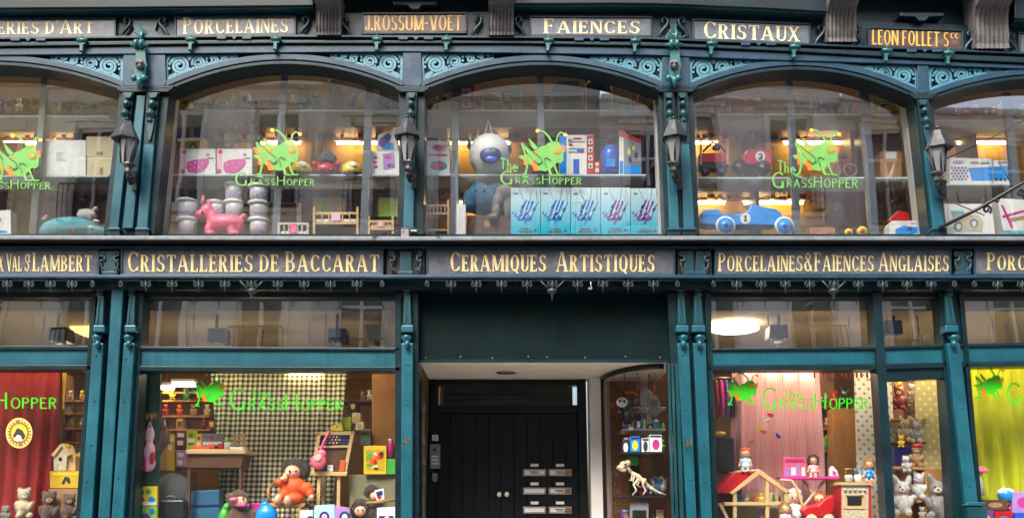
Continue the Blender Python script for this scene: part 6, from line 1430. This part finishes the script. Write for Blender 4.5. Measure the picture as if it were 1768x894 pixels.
MB().tube([(467,842,.48),(480,826,.5),(512,826,.5),(527,840,.48)], .48, 2.4).build('backrest', 'wood_mid', wc); MB().tube([(500,875,.31),(508,894,.31),(490,910,.31)], .31, 1.8).build('brace', 'wood_mid', wc)
od = thing('big_doll', 'large doll with brown bushy hair and orange suit sitting in the wicker chair', 'doll', at(505, 868, .34))
soft(od, 'body', 'skin', [(506,815,15,14,.36,.07),(490,826,7,5,.27,.04),(480,862,7,10,.25,.05,10),(497,864,7,10,.25,.05,-5),(538,858,5,6,.3,.03),(493,820,4,5,.29,.02)], .008)
soft(od, 'suit', 'orange', [(507,842,23,20,.36,.09),(484,832,9,8,.32,.05,20),(529,843,12,11,.34,.05,-30),(536,852,7,9,.32,.04),(488,855,10,9,.3,.05),(508,860,16,9,.32,.07)], .009)
soft(od, 'hair', 'hair_brown', [(511,807,19,15,.40,.08),(526,812,8,14,.38,.06),(496,806,8,11,.39,.05)], .009)
for x in (500,511): MB().ell(x,813,1.8,2.2,.285,.01,seg=8,rings=6).build('eye', 'ink', od)
MB().ell(505,818,2,2,.28,.012,seg=8,rings=6).build('nose', 'skin', od)
ez = thing('toy_easel', 'pale wooden toy easel with abacus, chalk tray and black board', 'easel', at(575, 1000, .42))
K = lambda pts, dd, t, nm, mm: MB().prism(pts, dd, t).build(nm, mm, ez, bevel=.003)
K([(549,745),(612,744),(611,750),(548,751)],.40,.03,'top_rail','wood_light'); K([(549,745),(555,745),(542,815),(536,815)],.40,.025,'side_post','wood_light'); K([(606,744),(612,744),(598,817),(592,817)],.40,.025,'side_post','wood_light'); K([(545,769),(605,768),(604,772),(544,773)],.402,.02,'middle_rail','wood_light'); K([(535,813),(600,814),(598,821),(533,820)],.37,.06,'chalk_tray','wood_light')
K([(546,773),(604,772),(596,813),(541,813)],.425,.008,'black_board','wood_dark'); K([(554,751),(606,750),(604,768),(550,769)],.43,.006,'abacus_back','navy')
for X, X2, dd in ((582,578,.4),(548,540,.4),(602,610,.56),(556,552,.56)): K([(X,820),(X+6,820),(X2+6,1000),(X2,1000)],dd,.025,'leg','wood_light')
for y in (754,759,764):
    MB().tube([(553,y,.418),(605,y,.418)], .418, .6).build('wire', 'steel', ez)
    for k in range(6): MB().ell(566+k*3.2+(y % 2)*4, y, 1.5, 2, .418, .008, seg=8, rings=6).build('bead', ('red','white_card')[k % 2], ez)
carton('two white chalk boxes on the easel tray', (565,802,575,813), .38, .02, 'white_card', [('grey_toy', [(567,805,573,806)])]); carton('orange chalk box on the easel tray', [(588,793),(596,794),(594,813),(585,813)], .38, .02, 'orange')
pb_ = thing('pink_bag', 'pink child satchel hung from the easel corner', 'bag', at(551, 808, .33)); soft(pb_, 'pouch', 'pink', [(550,796,14,14,.33,.04),(555,784,9,9,.33,.035)], .008); MB().tube([(552,780,.33),(562,756,.36),(568,744,.39)], .33, 2.4).build('strap', 'pink', pb_); MB().ell(549,790,7,6,.29,.01,-30).build('flap', 'cream_plush', pb_)
carton('yellow tag propped on the top rail of the easel', [(572,734),(590,731),(592,743),(573,743)], .40, .01, 'yellow', [('ink', [ov(582,736,1.5,1.5,8)])], 'tag', 'tag')
carton('yellow framed poster with red and green toucan like shapes', (628,769,667,818), .45, .02, 'yellow', [('yellow_deep', [(631,776,664,812)]),('red', [ov(657,786,5,6),ov(646,797,6,4,12,30)]),('green_toy', [ov(637,788,4,7,12,30),ov(638,802,5,3)]),('orange', [ov(651,790,6,3,12,-40),ov(642,795,4,6)]),('white_card', [ov(648,783,4,2,10,50),ov(648,806,5,2.5,10,-20)]),('ink', [ov(659,782,3,3),ov(649,808,4,2)])], 'poster', 'poster')
solo(MB().prism([(604,819),(684,818),(684,1000),(600,1000)], .5, .12), 'display_block', 'olive_wall', 'olive grey block under the yellow framed poster', 'block', bevel=.01)
oc = solo(MB().prism([(642,642),(684,642),(684,770),(642,770)], .85, .1), 'ochre_cupboard', 'wood_mid', 'ochre wooden cupboard door behind the yellow poster', 'cupboard', bevel=.006)
for k, (x0,y0,x1,y1,c,t_) in enumerate(((592,720,606,742,'lime_toy','green'),(608,712,622,730,'cream_plush','cream'),(614,728,628,742,'white_card','white'),(621,740,640,768,'grey_toy','grey'),(600,690,618,712,'black_toy','black'))):
    carton('%s boxed toy on the dark shelf between cloth and cupboard' % t_, (x0,y0,x1,y1), .8, .12, c, [('green_toy' if k == 3 else 'yellow_deep', [ov((x0+x1)/2,(y0+y1)/2,4,5)])])
solo(MB().rect(588,743,640,747,.78,.2), 'dark_shelf', 'wood_dark', 'dark shelf board behind the easel top', 'shelf')
rdb = thing('red_bottle', 'dark pink drinking bottle beside the poster', 'bottle', at(674, 792, .48)); MB().lathe(674,.5,[(5,792),(5.5,770),(4,764),(3,760)],14).build('bottle','magenta',rdb); MB().lathe(674,.5,[(3.4,762),(3.4,757)],12).build('cap','white_card',rdb)
solo(MB().rect(668,792,684,818,.46,.1), 'green_box', 'green_toy', 'plain green box beside the yellow poster', 'box', bevel=.003)
gp = thing('glove_puppet', 'dark haired puppet reading a picture card near the middle column', 'puppet', at(640, 920, .36)); soft(gp, 'body', 'hair_brown', [(642,848,13,10,.4,.05),(622,880,15,18,.36,.07),(644,900,22,24,.38,.08)], .01); MB().ell(622,882,10,9,.30,.03).build('face', 'skin', gp); MB().ell(646,856,7,7,.33,.03).build('face', 'skin', gp)
for x,y in ((618,880),(626,880)): MB().ell(x,y,1.5,1.8,.272,.01,seg=8,rings=6).build('eye', 'ink', gp)
MB().tube([(632,868,.34),(655,866,.31),(682,862,.34)], .34, 2.6).build('stick', 'wood_mid', gp)
carton('blue and red picture card held by the dark haired puppet', [(646,846),(662,842),(664,862),(650,864)], .30, .005, 'white_card', [('navy', [[(649,849),(660,846),(661,854),(651,857)]]),('red', [ov(655,858,4,3)])], 'picture_card', 'card')
for k, (pts, c, t_) in enumerate((([(543,872),(577,870),(579,915),(541,915)],'aqua_pale','pale blue activity box with round print'),([(578,872),(604,876),(602,915),(578,915)],'lilac','lilac box with handle'),([(519,880),(540,880),(540,915),(516,915)],'white_card','white picture frame box'),([(651,876),(684,874),(684,915),(650,915)],'white_card','white box with blue print'))):
    x, y = pts[0]; carton('%s on the display floor' % t_, pts, .24, .06, c, [('navy' if k != 2 else 'ink', [ov(x+17,y+20,9,10)] if k < 3 else [(x+3,y+14,x+28,y+18)]),('pale_pink' if k == 0 else 'white_card', [ov(x+17,y+20,5,6)])])
solo(MB().rect(225,916,690,1010,.2,.75), 'low_plinth', 'grey_cloth', 'long grey plinth along the floor of the checked cloth window', 'plinth')
# small goods on the back wall of the checked cloth window
bs = thing('back_shelf', 'ochre back shelf with small hanging toys left of the checked cloth', 'shelf', at(315, 800, 2.4))
MB().rect(280,716,362,720,2.3,.3).build('board','wood_mid',bs); MB().rect(280,690,362,693,2.3,.3).build('board','wood_mid',bs)
for k in range(7): bear(286+k*12, 690 if k % 2 else 716, 20, 2.25, ('red','yellow','orange','green_toy','tan_plush','dark_red','cream_plush')[k], 'tiny %s toy on the ochre back shelf' % ('red','yellow','orange','green','tan','dark red','cream')[k], 'cream_plush', 'toy_figure', 'figure')
# ================================================================== corner show case beside the door
for y, n in ((780,'upper'),(855,'lower')):
    a = at(1072,y,.5); b = at(1150,y,.5); MB().boxw(a.x,b.x-.02,.45,.8,a.z-.02,a.z).build('shelf', 'black_toy', sc_)
MB().boxw(at(1040,700,1.0).x+.03, at(1150,700,.5).x+.25, 1.02, 1.06, .3, zs-.04).build('back_panel', 'wood_dark', sc_)
for k, (x0,x1,y0,c,p,t_) in enumerate(((1074,1087,760,'black_toy','white_card','black and white'),(1088,1105,753,'sky_blue','yellow','blue and yellow'),(1108,1121,756,'white_card','ink','white'),(1122,1143,750,'white_card','magenta','white and pink'))):
    carton('small %s figure box on the upper case shelf' % t_, (x0,y0,x1,780), .47, .08, c, [(p, [ov((x0+x1)/2,(y0+784)/2,(x1-x0)*.3,9)]),('navy', [(x0+1,y0+1,x1-1,y0+4)])])
carton('bright green box under the upper case shelf', (1088,787,1102,803), .62, .06, 'green_toy'); solo(MB().rect(1086,803,1104,855,.64,.04), 'green_box_stand', 'black_toy', 'thin black stand under the bright green box', 'stand')
dn = thing('dinosaur_skeleton', 'pale tyrannosaurus skeleton model on the lower case shelf', 'skeleton model', at(1110, 855, .5))
bone = 'cream_plush'
def bn(pts, r, nm): MB().tube(pts, .5, r, 7).build(nm, bone, dn)
bn([(1090,815,.5),(1102,822,.5),(1112,832,.5),(1124,843,.5),(1138,850,.5),(1150,854,.5)],[3,4,4,3,2,.8],'spine'); bn([(1090,815,.5),(1084,808,.5),(1080,803,.5)],[3,3,3],'neck')
soft(dn,'skull',bone,[(1079,801,9,5,.5,.03),(1072,806,7,4,.5,.025),(1076,811,6,2.5,.5,.02),(1084,799,5,5,.5,.03)],.005); MB().ell(1080,801,2,2,.466,.008,seg=8,rings=6).build('eye_socket','ink',dn)
for dx in (0,10): bn([(1104+dx,826,.5-dx*.004),(1094+dx*1.6,836,.48),(1099+dx*1.6,846,.48),(1092+dx*1.8,854,.47)],[3,2.2,1.7,1.2],'leg')
for k in range(4): MB().tube([(1092+k*4,818+k*4,.5),(1089+k*4,826+k*4,.47),(1094+k*4,832+k*3,.48)], .5, .9).build('rib', bone, dn)
bn([(1094,822,.5),(1090,829,.47),(1086,828,.46)],[1.2,1,.7],'arm')
for k, (x, c, t_) in enumerate(((1135,'teal_toy','turquoise'),(1144,'grey_toy','grey'))):
    dr = thing('toy_dragon', '%s toy dragon behind the skeleton tail' % t_, 'toy dragon', at(x, 855, .68)); soft(dr,'body',c,[(x,842,7,9,.68,.04),(x-3,826,5,5,.68,.03),(x+2,834,4,8,.68,.03)],.007); MB().prism([(x,836),(x+8,822),(x+8,838)],.72,.01).build('wing',c,dr)
pg = thing('plush_panda', 'white faced plush hanging in the corner show case', 'plush toy', at(1075, 712, .55)); soft(pg,'body','black_toy',[(1078,698,13,14,.58,.07),(1084,718,11,14,.58,.06)],.01); MB().ell(1074,694,10,9,.52,.03).build('face','white_plush',pg)
for x in (1070,1078): MB().ell(x,692,2,2.4,.487,.01,seg=8,rings=6).build('eye','ink',pg)
MB().tube([(1078,684,.58),(1078,645,.58)],.58,.8).build('cord','ink',pg)
hg = thing('hanging_mobile', 'grey and orange hanging plush mobile in the corner show case', 'mobile', at(1120, 720, .6)); soft(hg,'body','grey_plush',[(1116,690,12,20,.62,.06),(1130,700,10,18,.62,.05)],.011); MB().tube([(1080,678,.6),(1092,676,.6),(1102,682,.6)],.6,2).build('rod','orange',hg); MB().tube([(1120,672,.6),(1120,645,.6)],.6,.8).build('cord','ink',hg)
for k,(x,y,c) in enumerate(((1060,700,'red'),(1100,740,'wood_mid'),(1130,735,'orange'),(1078,745,'yellow_deep'),(1112,770,'ink'))):
    if c != 'ink': solo(MB().ell(x,y,6,5,.75,.03).tube([(x,y-4,.75),(x,642,.75)],.75,.6), 'hanging_toy', c, 'little %s toy on a cord inside the corner show case' % ('red','brown','orange','ochre')[k], 'toy')
carton('dark grey figure box under the lower case shelf', (1088,866,1120,940), .5, .1, 'grey_toy', [('black_toy', [(1092,880,1116,900)])]); 
# ================================================================== pink curtain window
drape('pink checked curtain gathered in the right display window', 1264, 1412, 1262, 1440, 640, 1010, .78, .07, 5, 'check_pink', nx=100)
solo(MB().prism([(1476,640),(1538,640),(1560,1010),(1486,1010)], .70, .03), 'dotted_screen', 'dotted_wall', 'white dotted wallpaper screen right of the toy kitchen', 'screen')
cb = thing('wooden_cupboard', 'tall plain pale wooden cupboard side behind the toy kitchen', 'cupboard', at(1460, 900, .95)); MB().prism([(1438,704),(1478,704),(1484,1000),(1440,1000)], .95, .2).build('side', 'wood_mid', cb, bevel=.006)
bear(1458, 704, 40, 1.0, 'black_toy', 'black and white plush on top of the wooden cupboard', 'white_plush')
rk = thing('dark_rack', 'dark rack of small goods between pink curtain and cupboard', 'rack', at(1428, 900, 1.2)); MB().rect(1410,645,1440,1000,1.25,.05).build('back','wood_dark',rk)
for y in (700,738,776): MB().rect(1410,y,1440,y+3,1.1,.15).build('board','wood_mid',rk)
gr2 = thing('garment_rail', 'row of dark dressing up clothes left of the pink curtain', 'clothes rail', at(1250, 800, .8)); MB().tube([(1228,652,.8),(1270,652,.8)],.8,1.4).build('rail','steel',gr2)
for k,c in enumerate(('dark_red','magenta','purple','black_toy')): soft(gr2,'garment',c,[(1236+k*9,690,6,34,.8,.1),(1236+k*9,668,4.5,14,.8,.07)],.014)
hb2 = thing('black_bin', 'black box shaped bin with a yellow cap left of the dolls house', 'bin', at(1252, 830, .62)); MB().rect(1238,755,1268,815,.62,.12).build('body','black_toy',hb2,bevel=.01); MB().ell(1244,749,10,5,.66,.05).build('cap','yellow_deep',hb2); MB().rect(1240,815,1266,1000,.64,.1).build('stand','wood_dark',hb2)
# dolls house
dh = thing('dolls_house', 'open cream dolls house with red roof', 'dolls house', at(1300, 960, .36))
H_ = lambda pts, dd, t, nm, mm: MB().prism(pts, dd, t).build(nm, mm, dh, bevel=.003)
H_([(1270,814),(1312,812),(1262,851),(1236,850)], .34, .34, 'roof', 'red')
H_([(1308,811),(1314,811),(1362,846),(1358,851),(1311,819)], .33, .05, 'gable_board', 'wood_light'); H_([(1308,811),(1312,818),(1266,853),(1260,850)], .33, .05, 'gable_board', 'wood_light'); H_([(1272,812),(1312,809),(1312,812),(1272,815)], .34, .3, 'ridge', 'cream_plush')
for X in (1266,1322): H_([(X,(850 if X<1300 else 824)),(X+6,(850 if X<1300 else 828)),(X+7,1000),(X+1,1000)], .34, .04, 'post', 'wood_light')
H_([(1355,848),(1361,850),(1361,1000),(1355,1000)], .34, .04, 'post', 'wood_light'); H_([(1250,866),(1362,866),(1362,872),(1250,872)], .33, .3, 'floor_board', 'wood_light'); H_([(1268,850),(1356,850),(1356,1000),(1268,1000)], .66, .01, 'back_wall', 'cream_plush'); H_([(1240,868),(1246,868),(1262,900),(1256,900)], .34, .03, 'brace', 'wood_light')
for k,(x,c) in enumerate(((1278,'sky_blue'),(1290,'white_card'),(1303,'orange'),(1314,'yellow'),(1336,'green_toy'),(1346,'red'))):
    bear(x, 866, 18-(k % 3)*3, .46, c, 'tiny %s doll inside the upper storey of the dolls house' % ('blue','white','orange','yellow','green','red')[k], 'skin', 'toy_figure', 'figure')
bear(1318, 894, 20, .46, 'pale_pink', 'tiny pink doll on the lower storey of the dolls house', 'skin', 'toy_figure', 'figure')
doll(1287, 816, 44, .42, 'tan_plush', 'aqua_pale', 'baby doll in blue shirt and red cap sitting on the dolls house roof', 'baby_doll', hat='orange', legs='navy')
# ironing board with toys
ib = thing('toy_ironing_board', 'pink toy ironing board on crossed pale legs', 'ironing board', at(1398, 960, .5))
MB().prism([(1345,822),(1452,822),(1448,827),(1350,827)], .44, .16).build('board', 'hot_pink', ib, bevel=.006)
for a, b in (((1386,828),(1420,870)),((1424,828),(1382,880))): MB().tube([(a[0],a[1],.52),(b[0],b[1],.52),(b[0]+(b[0]-a[0])*1.2,b[1]+(b[1]-a[1])*1.2,.52)], .52, 2.6).build('leg', 'cream_plush', ib)
carton('pink doll case with white panel on the ironing board', (1353,789,1391,822), .48, .07, 'pink', [('lilac', [(1355,806,1366,821),(1374,800,1380,821)]),('white_card', [(1366,806,1374,820),(1384,806,1390,821)]),('magenta', [(1356,792,1388,797)])])
doll(1404, 824, 38, .46, 'hair_brown', 'pale_pink', 'doll with brown hair in a pink dress sitting on the ironing board')
ir = thing('toy_iron', 'white toy iron standing on the end of the ironing board', 'toy iron', at(1440, 822, .48)); MB().prism([(1433,822),(1433,808),(1438,803),(1446,812),(1449,822)], .46, .05).build('body','white_card',ir,bevel=.008); MB().prism([(1438,818),(1438,811),(1443,815),(1445,819)],.455,.06).build('handle','hot_pink',ir)
# toy kitchen
tk = thing('toy_kitchen', 'pale wooden toy cooker with oven door and red side', 'toy kitchen', at(1478, 990, .4))
T2 = lambda x0,y0,x1,y1,dd,t,nm,mm: MB().rect(x0,y0,x1,y1,dd,t).build(nm,mm,tk,bevel=.003)
T2(1447,832,1508,837,.34,.24,'worktop','wood_light'); T2(1453,837,1500,1000,.36,.2,'cabinet','cream_plush'); T2(1500,837,1504,1000,.352,.215,'side','red'); T2(1450,837,1453,1000,.352,.215,'side','red'); T2(1458,853,1494,878,.352,.01,'oven_door','wood_light'); T2(1463,857,1488,872,.348,.006,'oven_glass','black_toy'); T2(1461,854,1491,856,.34,.01,'handle','steel')
for k in range(5): MB().tube([(1459+k*8.5,845,.345),(1459+k*8.5,845,.36)],.35,2.6,12).build('dial','silver',tk)
for k,(x,c,t_) in enumerate(((1466,'silver','silver'),(1482,'white_card','white'))):
    kp = thing('toy_pot', 'small %s toy cooking pot on the pale wooden cooker' % t_, 'toy pot', at(x,832,.42)); MB().lathe(x,.42,[(6,832),(7,826),(7,822),(5,819)],14).build('pot',c,kp); MB().tube([(x-5,820,.42),(x-6,809,.42),(x+6,809,.42),(x+5,820,.42)],.42,1.2).build('handle','brass' if k == 0 else 'sky_blue',kp)
doll(1501, 834, 42, .44, 'hair_blond', 'sky_blue', 'blond doll in a blue dress at the back of the toy cooker', legs='red')
pr = thing('doll_pram', 'bright red doll pram with pale curved handle', 'pram', at(1415, 930, .3))
MB().prism([(1380,880),(1392,872),(1412,870),(1424,858),(1440,852),(1443,862),(1440,884),(1430,893),(1392,893)], .28, .2).build('body','red',pr,bevel=.02); 
for x in (1402,1432): MB().tubew([at(x,897,.27), at(x,897,.27)+Vector((0,.03,0))], 10*mpp(x,897,.27), 18).build('wheel','cream_plush',pr)
for dd in (.3,.46): MB().tube([(1348,828,dd),(1366,829,dd),(1376,842,dd),(1384,868,dd),(1392,884,dd)],dd,2.6).build('handle','wood_light',pr)
MB().tube([(1348,828,.3),(1348,828,.46)],.3,2.4).build('grip','wood_light',pr)
bb = thing('baby_doll', 'baby doll with orange bonnet lying in the red pram', 'doll', at(1415, 872, .32)); soft(bb,'body','skin',[(1415,861,9,8,.34,.04),(1418,872,10,7,.35,.05)],.007); soft(bb,'bonnet','orange',[(1415,857,11,7,.37,.05)],.008)
for x in (1411,1418): MB().ell(x,861,1.2,1.4,.297,.01,seg=8,rings=6).build('eye','ink',bb)
doll(1356, 912, 44, .27, 'hair_blond', 'pale_pink', 'blond doll in pink standing before the dolls house'); doll(1372, 905, 62, .36, 'white_plush', 'white_card', 'white hooded doll behind the pram handle', 'cloth_doll', hat='white_card')
solo(MB().rect(1236,916,1560,1010,.22,.7), 'low_plinth', 'grey_cloth', 'long grey plinth along the floor of the pink curtain window', 'plinth')
for k,(x,y,c,a) in enumerate(((1330,716,'red',20),(1324,724,'white_card',-20),(1312,738,'yellow',30),(1297,762,'yellow_deep',-20),(1343,752,'royal_blue',60),(1318,745,'orange',10))):
    bt = thing('paper_butterfly', 'little %s paper butterfly pinned to the pink curtain' % ('red','white','yellow','ochre','blue','orange')[k], 'paper ornament', at(x,y,.66)); MB().prism(ov(x,y,6,2.6,10,a),.66,.003).build('wing',c,bt); MB().prism(ov(x+2,y+1,2.4,4,8,a+30),.664,.003).build('wing','green_toy' if k == 1 else c,bt)
# banner lettering above the pink curtain window
bn_ = thing('red_banner_letters', 'row of red cut out letters along the top of the pink curtain window', 'lettering', at(1455, 655, .5))
fc = bpy.data.curves.new('letters', 'FONT'); fc.body = 'rigolfing'; fc.size = .1; fc.extrude = .004
fo = bpy.data.objects.new('tmp', fc); COL.objects.link(fo); bpy.context.view_layer.update()
me_ = bpy.data.meshes.new_from_object(fo.evaluated_get(bpy.context.evaluated_depsgraph_get())); bpy.data.objects.remove(fo)
wx = max(v.co.x for v in me_.vertices); a = at(1400, 655, .5); b = at(1512, 654, .5); sc3 = (b.x-a.x)/wx
MB().add([(a.x+v.co.x*sc3, .5+v.co.z, a.z+.01+v.co.y*sc3*.9) for v in me_.vertices], [list(p.vertices) for p in me_.polygons]).build('letters', 'dark_red', bn_)
# ================================================================== plush window (shop door)
solo(MB().prism([(1580,654),(1660,650),(1700,1010),(1596,1010)], .62, .03), 'dotted_screen', 'dotted_yellow', 'yellow dotted wallpaper screen behind the plush rabbits', 'screen')
cube = thing('cube_shelf', 'pale wooden cube shelf full of plush toys', 'shelf unit', at(1575, 990, .42))
C_ = lambda pts,dd,t,nm: MB().prism(pts,dd,t).build(nm,'wood_mid',cube,bevel=.003)
C_([(1545,804),(1601,806),(1601,811),(1546,809)],.36,.22,'top'); C_([(1568,810),(1573,810),(1577,1000),(1572,1000)],.362,.22,'divider'); C_([(1597,810),(1601,810),(1606,1000),(1602,1000)],.362,.22,'side'); C_([(1573,862),(1602,862),(1602,867),(1574,867)],.362,.22,'board'); C_([(1546,810),(1602,810),(1604,1000),(1548,1000)],.585,.01,'back')
C_([(1600,808),(1632,809),(1638,1000),(1604,1000)],.5,.02,'door')
bear(1583, 806, 42, .46, 'tan_plush', 'brown teddy bear with red cap on top of the cube shelf', 'cream_plush'); solo(MB().ell(1584,769,9,4,.44,.04), 'knitted_hat', 'red', 'red cap worn by the brown teddy bear', 'cap')
bear(1566, 814, 30, .34, 'white_plush', 'white plush dog lying over the edge of the cube shelf', 'grey_plush', 'plush_dog', lean=-.6)
carton('blue plush cube behind the brown teddy bear', (1545,770,1573,804), .52, .1, 'navy', [], 'cushion', 'cushion')
for k,(x,yb2,h,dd,c,t_) in enumerate(((1563,762,42,.56,'cream_plush','cream plush rabbit on the upper rail, left of the pair'),(1582,764,42,.56,'white_plush','white plush rabbit on the upper rail, right of the pair'),(1550,756,30,.62,'grey_plush','grey plush toy at the far left of the upper rail'),(1556,772,22,.5,'yellow','yellow plush duck below the rabbits'),(1586,862,50,.40,'white_plush','white plush rabbit inside the cube shelf'),(1620,896,74,.32,'grey_plush','large grey plush rabbit sitting on the floor of the plush window'),(1558,890,66,.32,'white_plush','large white plush rabbit beside the cube shelf'),(1592,896,24,.34,'grey_plush','small grey plush mouse at the foot of the cube shelf'),(1570,722,36,.9,'brown_plush','dark brown plush hanging high in the plush window'),(1552,708,46,.9,'dark_red','dark red plush hanging high in the plush window'),(1575,690,30,.95,'grey_plush','grey plush cat hanging at the top of the plush window'),(1551,672,24,.95,'yellow_deep','ochre plush lion hanging at the top of the plush window'))):
    bear(x, yb2, h, dd, c, t_, 'cream_plush' if 'white' not in c else 'pale_pink', 'plush_rabbit' if 'rabbit' in t_ else 'plush_toy', long_ears='rabbit' in t_)
solo(MB().rect(1540,722,1600,725,.6,.2), 'plush_rail', 'wood_mid', 'wooden rail shelf behind the plush rabbits', 'shelf'); solo(MB().rect(1540,762,1600,765,.54,.2), 'plush_board', 'wood_dark', 'dark shelf under the pair of plush rabbits', 'shelf')
solo(MB().rect(1540,897,1660,1010,.22,.5), 'wooden_step', 'wood_light', 'pale wooden step at the bottom of the plush window', 'step')
solo(MB().rect(1535,645,1600,900,1.2,.04), 'dark_backing', 'wood_dark', 'dark backing board behind the hanging plush toys', 'board')
# ================================================================== yellow green curtain window
drape('yellow green satin curtain in the rightmost display window', 1664, 1880, 1690, 1900, 632, 880, .7, .06, 8, 'lime_cloth', nx=100)
for k,(x,y,c,t_) in enumerate(((1695,815,'pink','pink'),(1745,880,'magenta','magenta'))):
    mu = thing('toy_mushroom', '%s capped toy mushroom in the rightmost display' % t_, 'toy mushroom', at(x, y+40, .42)); MB().lathe(x,.42,[(12,y),(10,y-4),(5,y-9),(1,y-11)],16).build('cap',c,mu); MB().lathe(x,.42,[(5,y+40),(4,y+10),(4,y)],12).build('stem','white_card',mu)
bw = thing('blue_ball', 'blue and white toy ball on the toy heap at the right edge', 'ball', at(1737, 868, .4)); MB().ell(1737,855,14,13,.4).build('ball','sky_blue',bw); MB().ell(1737,850,14.4,8.4,.4).build('stripe','white_card',bw)
for k,(x0,y0,x1,y1,c,p,t_) in enumerate(((1698,862,1740,880,'wood_dark','tan_plush','dark picture frame'),(1748,848,1790,885,'lilac','hot_pink','lilac doll box'),(1692,880,1716,915,'purple','yellow','purple puppet box'),(1718,882,1748,915,'red','sky_blue','red game box'),(1752,886,1790,915,'royal_blue','white_card','royal blue toy box'))):
    carton('%s in the toy heap at the bottom right corner' % t_, (x0,y0,x1,y1), .30+.04*(k < 2), .06, c, [(p, [ov((x0+x1)/2,(y0+y1)/2,(x1-x0)*.3,(y1-y0)*.25)])])
solo(MB().rect(1690,916,1880,1010,.22,.6), 'low_plinth', 'grey_cloth', 'grey plinth under the toy heap at the right edge', 'plinth')
# strip lamps added out of view behind the headers to brighten each display
for x, lb_ in ((70, 'leftmost display'), (330, 'school desk'), (560, 'easel'), (1330, 'dolls house'), (1470, 'toy cooker'), (1590, 'plush toys'), (1720, 'toy heap')):
    p = at(x, 610, .42); t = thing('added_display_tube', 'added unseen fluorescent tube behind the header above the ' + lb_, 'lamp', (p.x, p.y, p.z))
    MB().tubew([(p.x-.4, p.y, p.z), (p.x+.4, p.y, p.z)], .016, 8).build('tube', 'tube_cool', t); MB().boxw(p.x-.42, p.x+.42, p.y-.03, p.y+.03, p.z+.018, p.z+.05).build('housing', 'white_paint', t)
    MB().tubew([(p.x, p.y, p.z+.05), (p.x, p.y, ZG)], .006, 6).build('rod', 'steel', t)

stock((1076,1140), 778, .62, 'behind boxes of upper case shelf', 'little toys in the corner show case', 14, 30, 7, 12)
stock((1072,1146), 853, .66, 'behind the skeleton on case shelf', 'little toys on the lower shelf of the corner show case', 14, 34, 7, 13)
for y in (705, 742):
    a = at(1072,y,.7); b = at(1150,y,.7); MB().boxw(a.x,b.x-.02,.56,.98,a.z-.012,a.z).build('shelf', 'shelf_glass', sc_)
    stock((1074,1146), y, .72, 'on %s glass shelf of door case' % ('higher' if y == 705 else 'lower'), 'little toys on the glass shelves of the corner show case', 14, 30, 7, 13)
stock((1074,1146), 905, .6, 'at foot of door case', 'little toys at the foot of the corner show case', 20, 40, 9, 16)
sg = solo(MB().rect(1070,905,1150,908,.5,.4), 'foot_shelf', 'black_toy', 'low black shelf at the foot of the corner show case', 'shelf')
for y, d in ((700,1.08),(738,1.08),(776,1.08)): stock((1411,1440), y, d, 'on %s board of dark rack' % {700:'top',738:'middle',776:'lowest'}[y], 'little toys on the dark rack', 12, 30, 7, 12)
for y in (676, 740, 775): stock((282,362), y, 2.3, 'on %s back board beside checked cloth' % {676:'top',740:'middle',775:'lowest'}[y], 'little toys on the back wall left of the checked cloth', 10, 22, 6, 14)
MB().rect(280,740,362,743,2.3,.3).build('board','wood_mid',bs); MB().rect(280,775,362,778,2.3,.3).build('board','wood_mid',bs); MB().rect(280,676,362,679,2.3,.3).build('board','wood_mid',bs)
stock((600,640), 690, 1.0, 'on wall board beside cupboard', 'little toys beside the cupboard', 12, 30, 7, 13); solo(MB().rect(590,690,642,693,.95,.3), 'wall_board', 'wood_dark', 'dark wall board beside the ochre cupboard', 'shelf')

stock((1074,1146), 705, .60, 'in front row, top glass shelf of door case', 'little toys in front on the glass shelves of the corner show case', 10, 22, 6, 11)
stock((1074,1146), 742, .60, 'in front row, second glass shelf of door case', 'little toys in front on the glass shelves of the corner show case', 10, 22, 6, 11)
# ------------------------------------------------------------------ bake the soft bodies
if REM:
    dg_ = bpy.context.evaluated_depsgraph_get()
    for o in REM:
        me = bpy.data.meshes.new_from_object(o.evaluated_get(dg_)); o.modifiers.clear(); o.data = me
# short pile on the plush toys and doll hair
for o, m, root, ln in FUR:
    me = o.data; ps = me.polygons; n = len(ps)
    if n < 300: continue
    area = sum(p.area for p in ps)
    if area < .02: continue
    vs = []; fs = []; cnt = min(5200, int(area*26000))
    cum = []; t_ = 0
    for p in ps: t_ += p.area; cum.append(t_)
    import bisect
    mw = o.matrix_basis
    for k in range(cnt):
        p = ps[min(n-1, bisect.bisect(cum, random.random()*t_))]
        c = p.center; nn = p.normal
        j = Vector((random.uniform(-1,1), random.uniform(-1,1), random.uniform(-1.3,.5)))
        dr = (nn+j*.55).normalized(); sd_ = dr.cross(Vector((random.random(), random.random(), random.random()+.1))).normalized()*ln*.22
        L_ = ln*random.uniform(.6, 1.3); b_ = len(vs)
        c = c + Vector((random.uniform(-1,1), random.uniform(-1,1), random.uniform(-1,1)))*.003
        vs += [c-sd_, c+sd_, c+dr*L_]; fs.append([b_, b_+1, b_+2])
    fm = bpy.data.meshes.new('fur'); fm.from_pydata([tuple(v) for v in vs], [], fs); fm.materials.append(MAT[m])
    fo_ = bpy.data.objects.new('fur', fm); COL.objects.link(fo_); fo_.parent = o if o.parent is not None and o.parent.parent is None else o.parent; fo_['kind'] = 'stuff'
for o in bpy.data.objects:
    if '_o' in o: del o['_o']
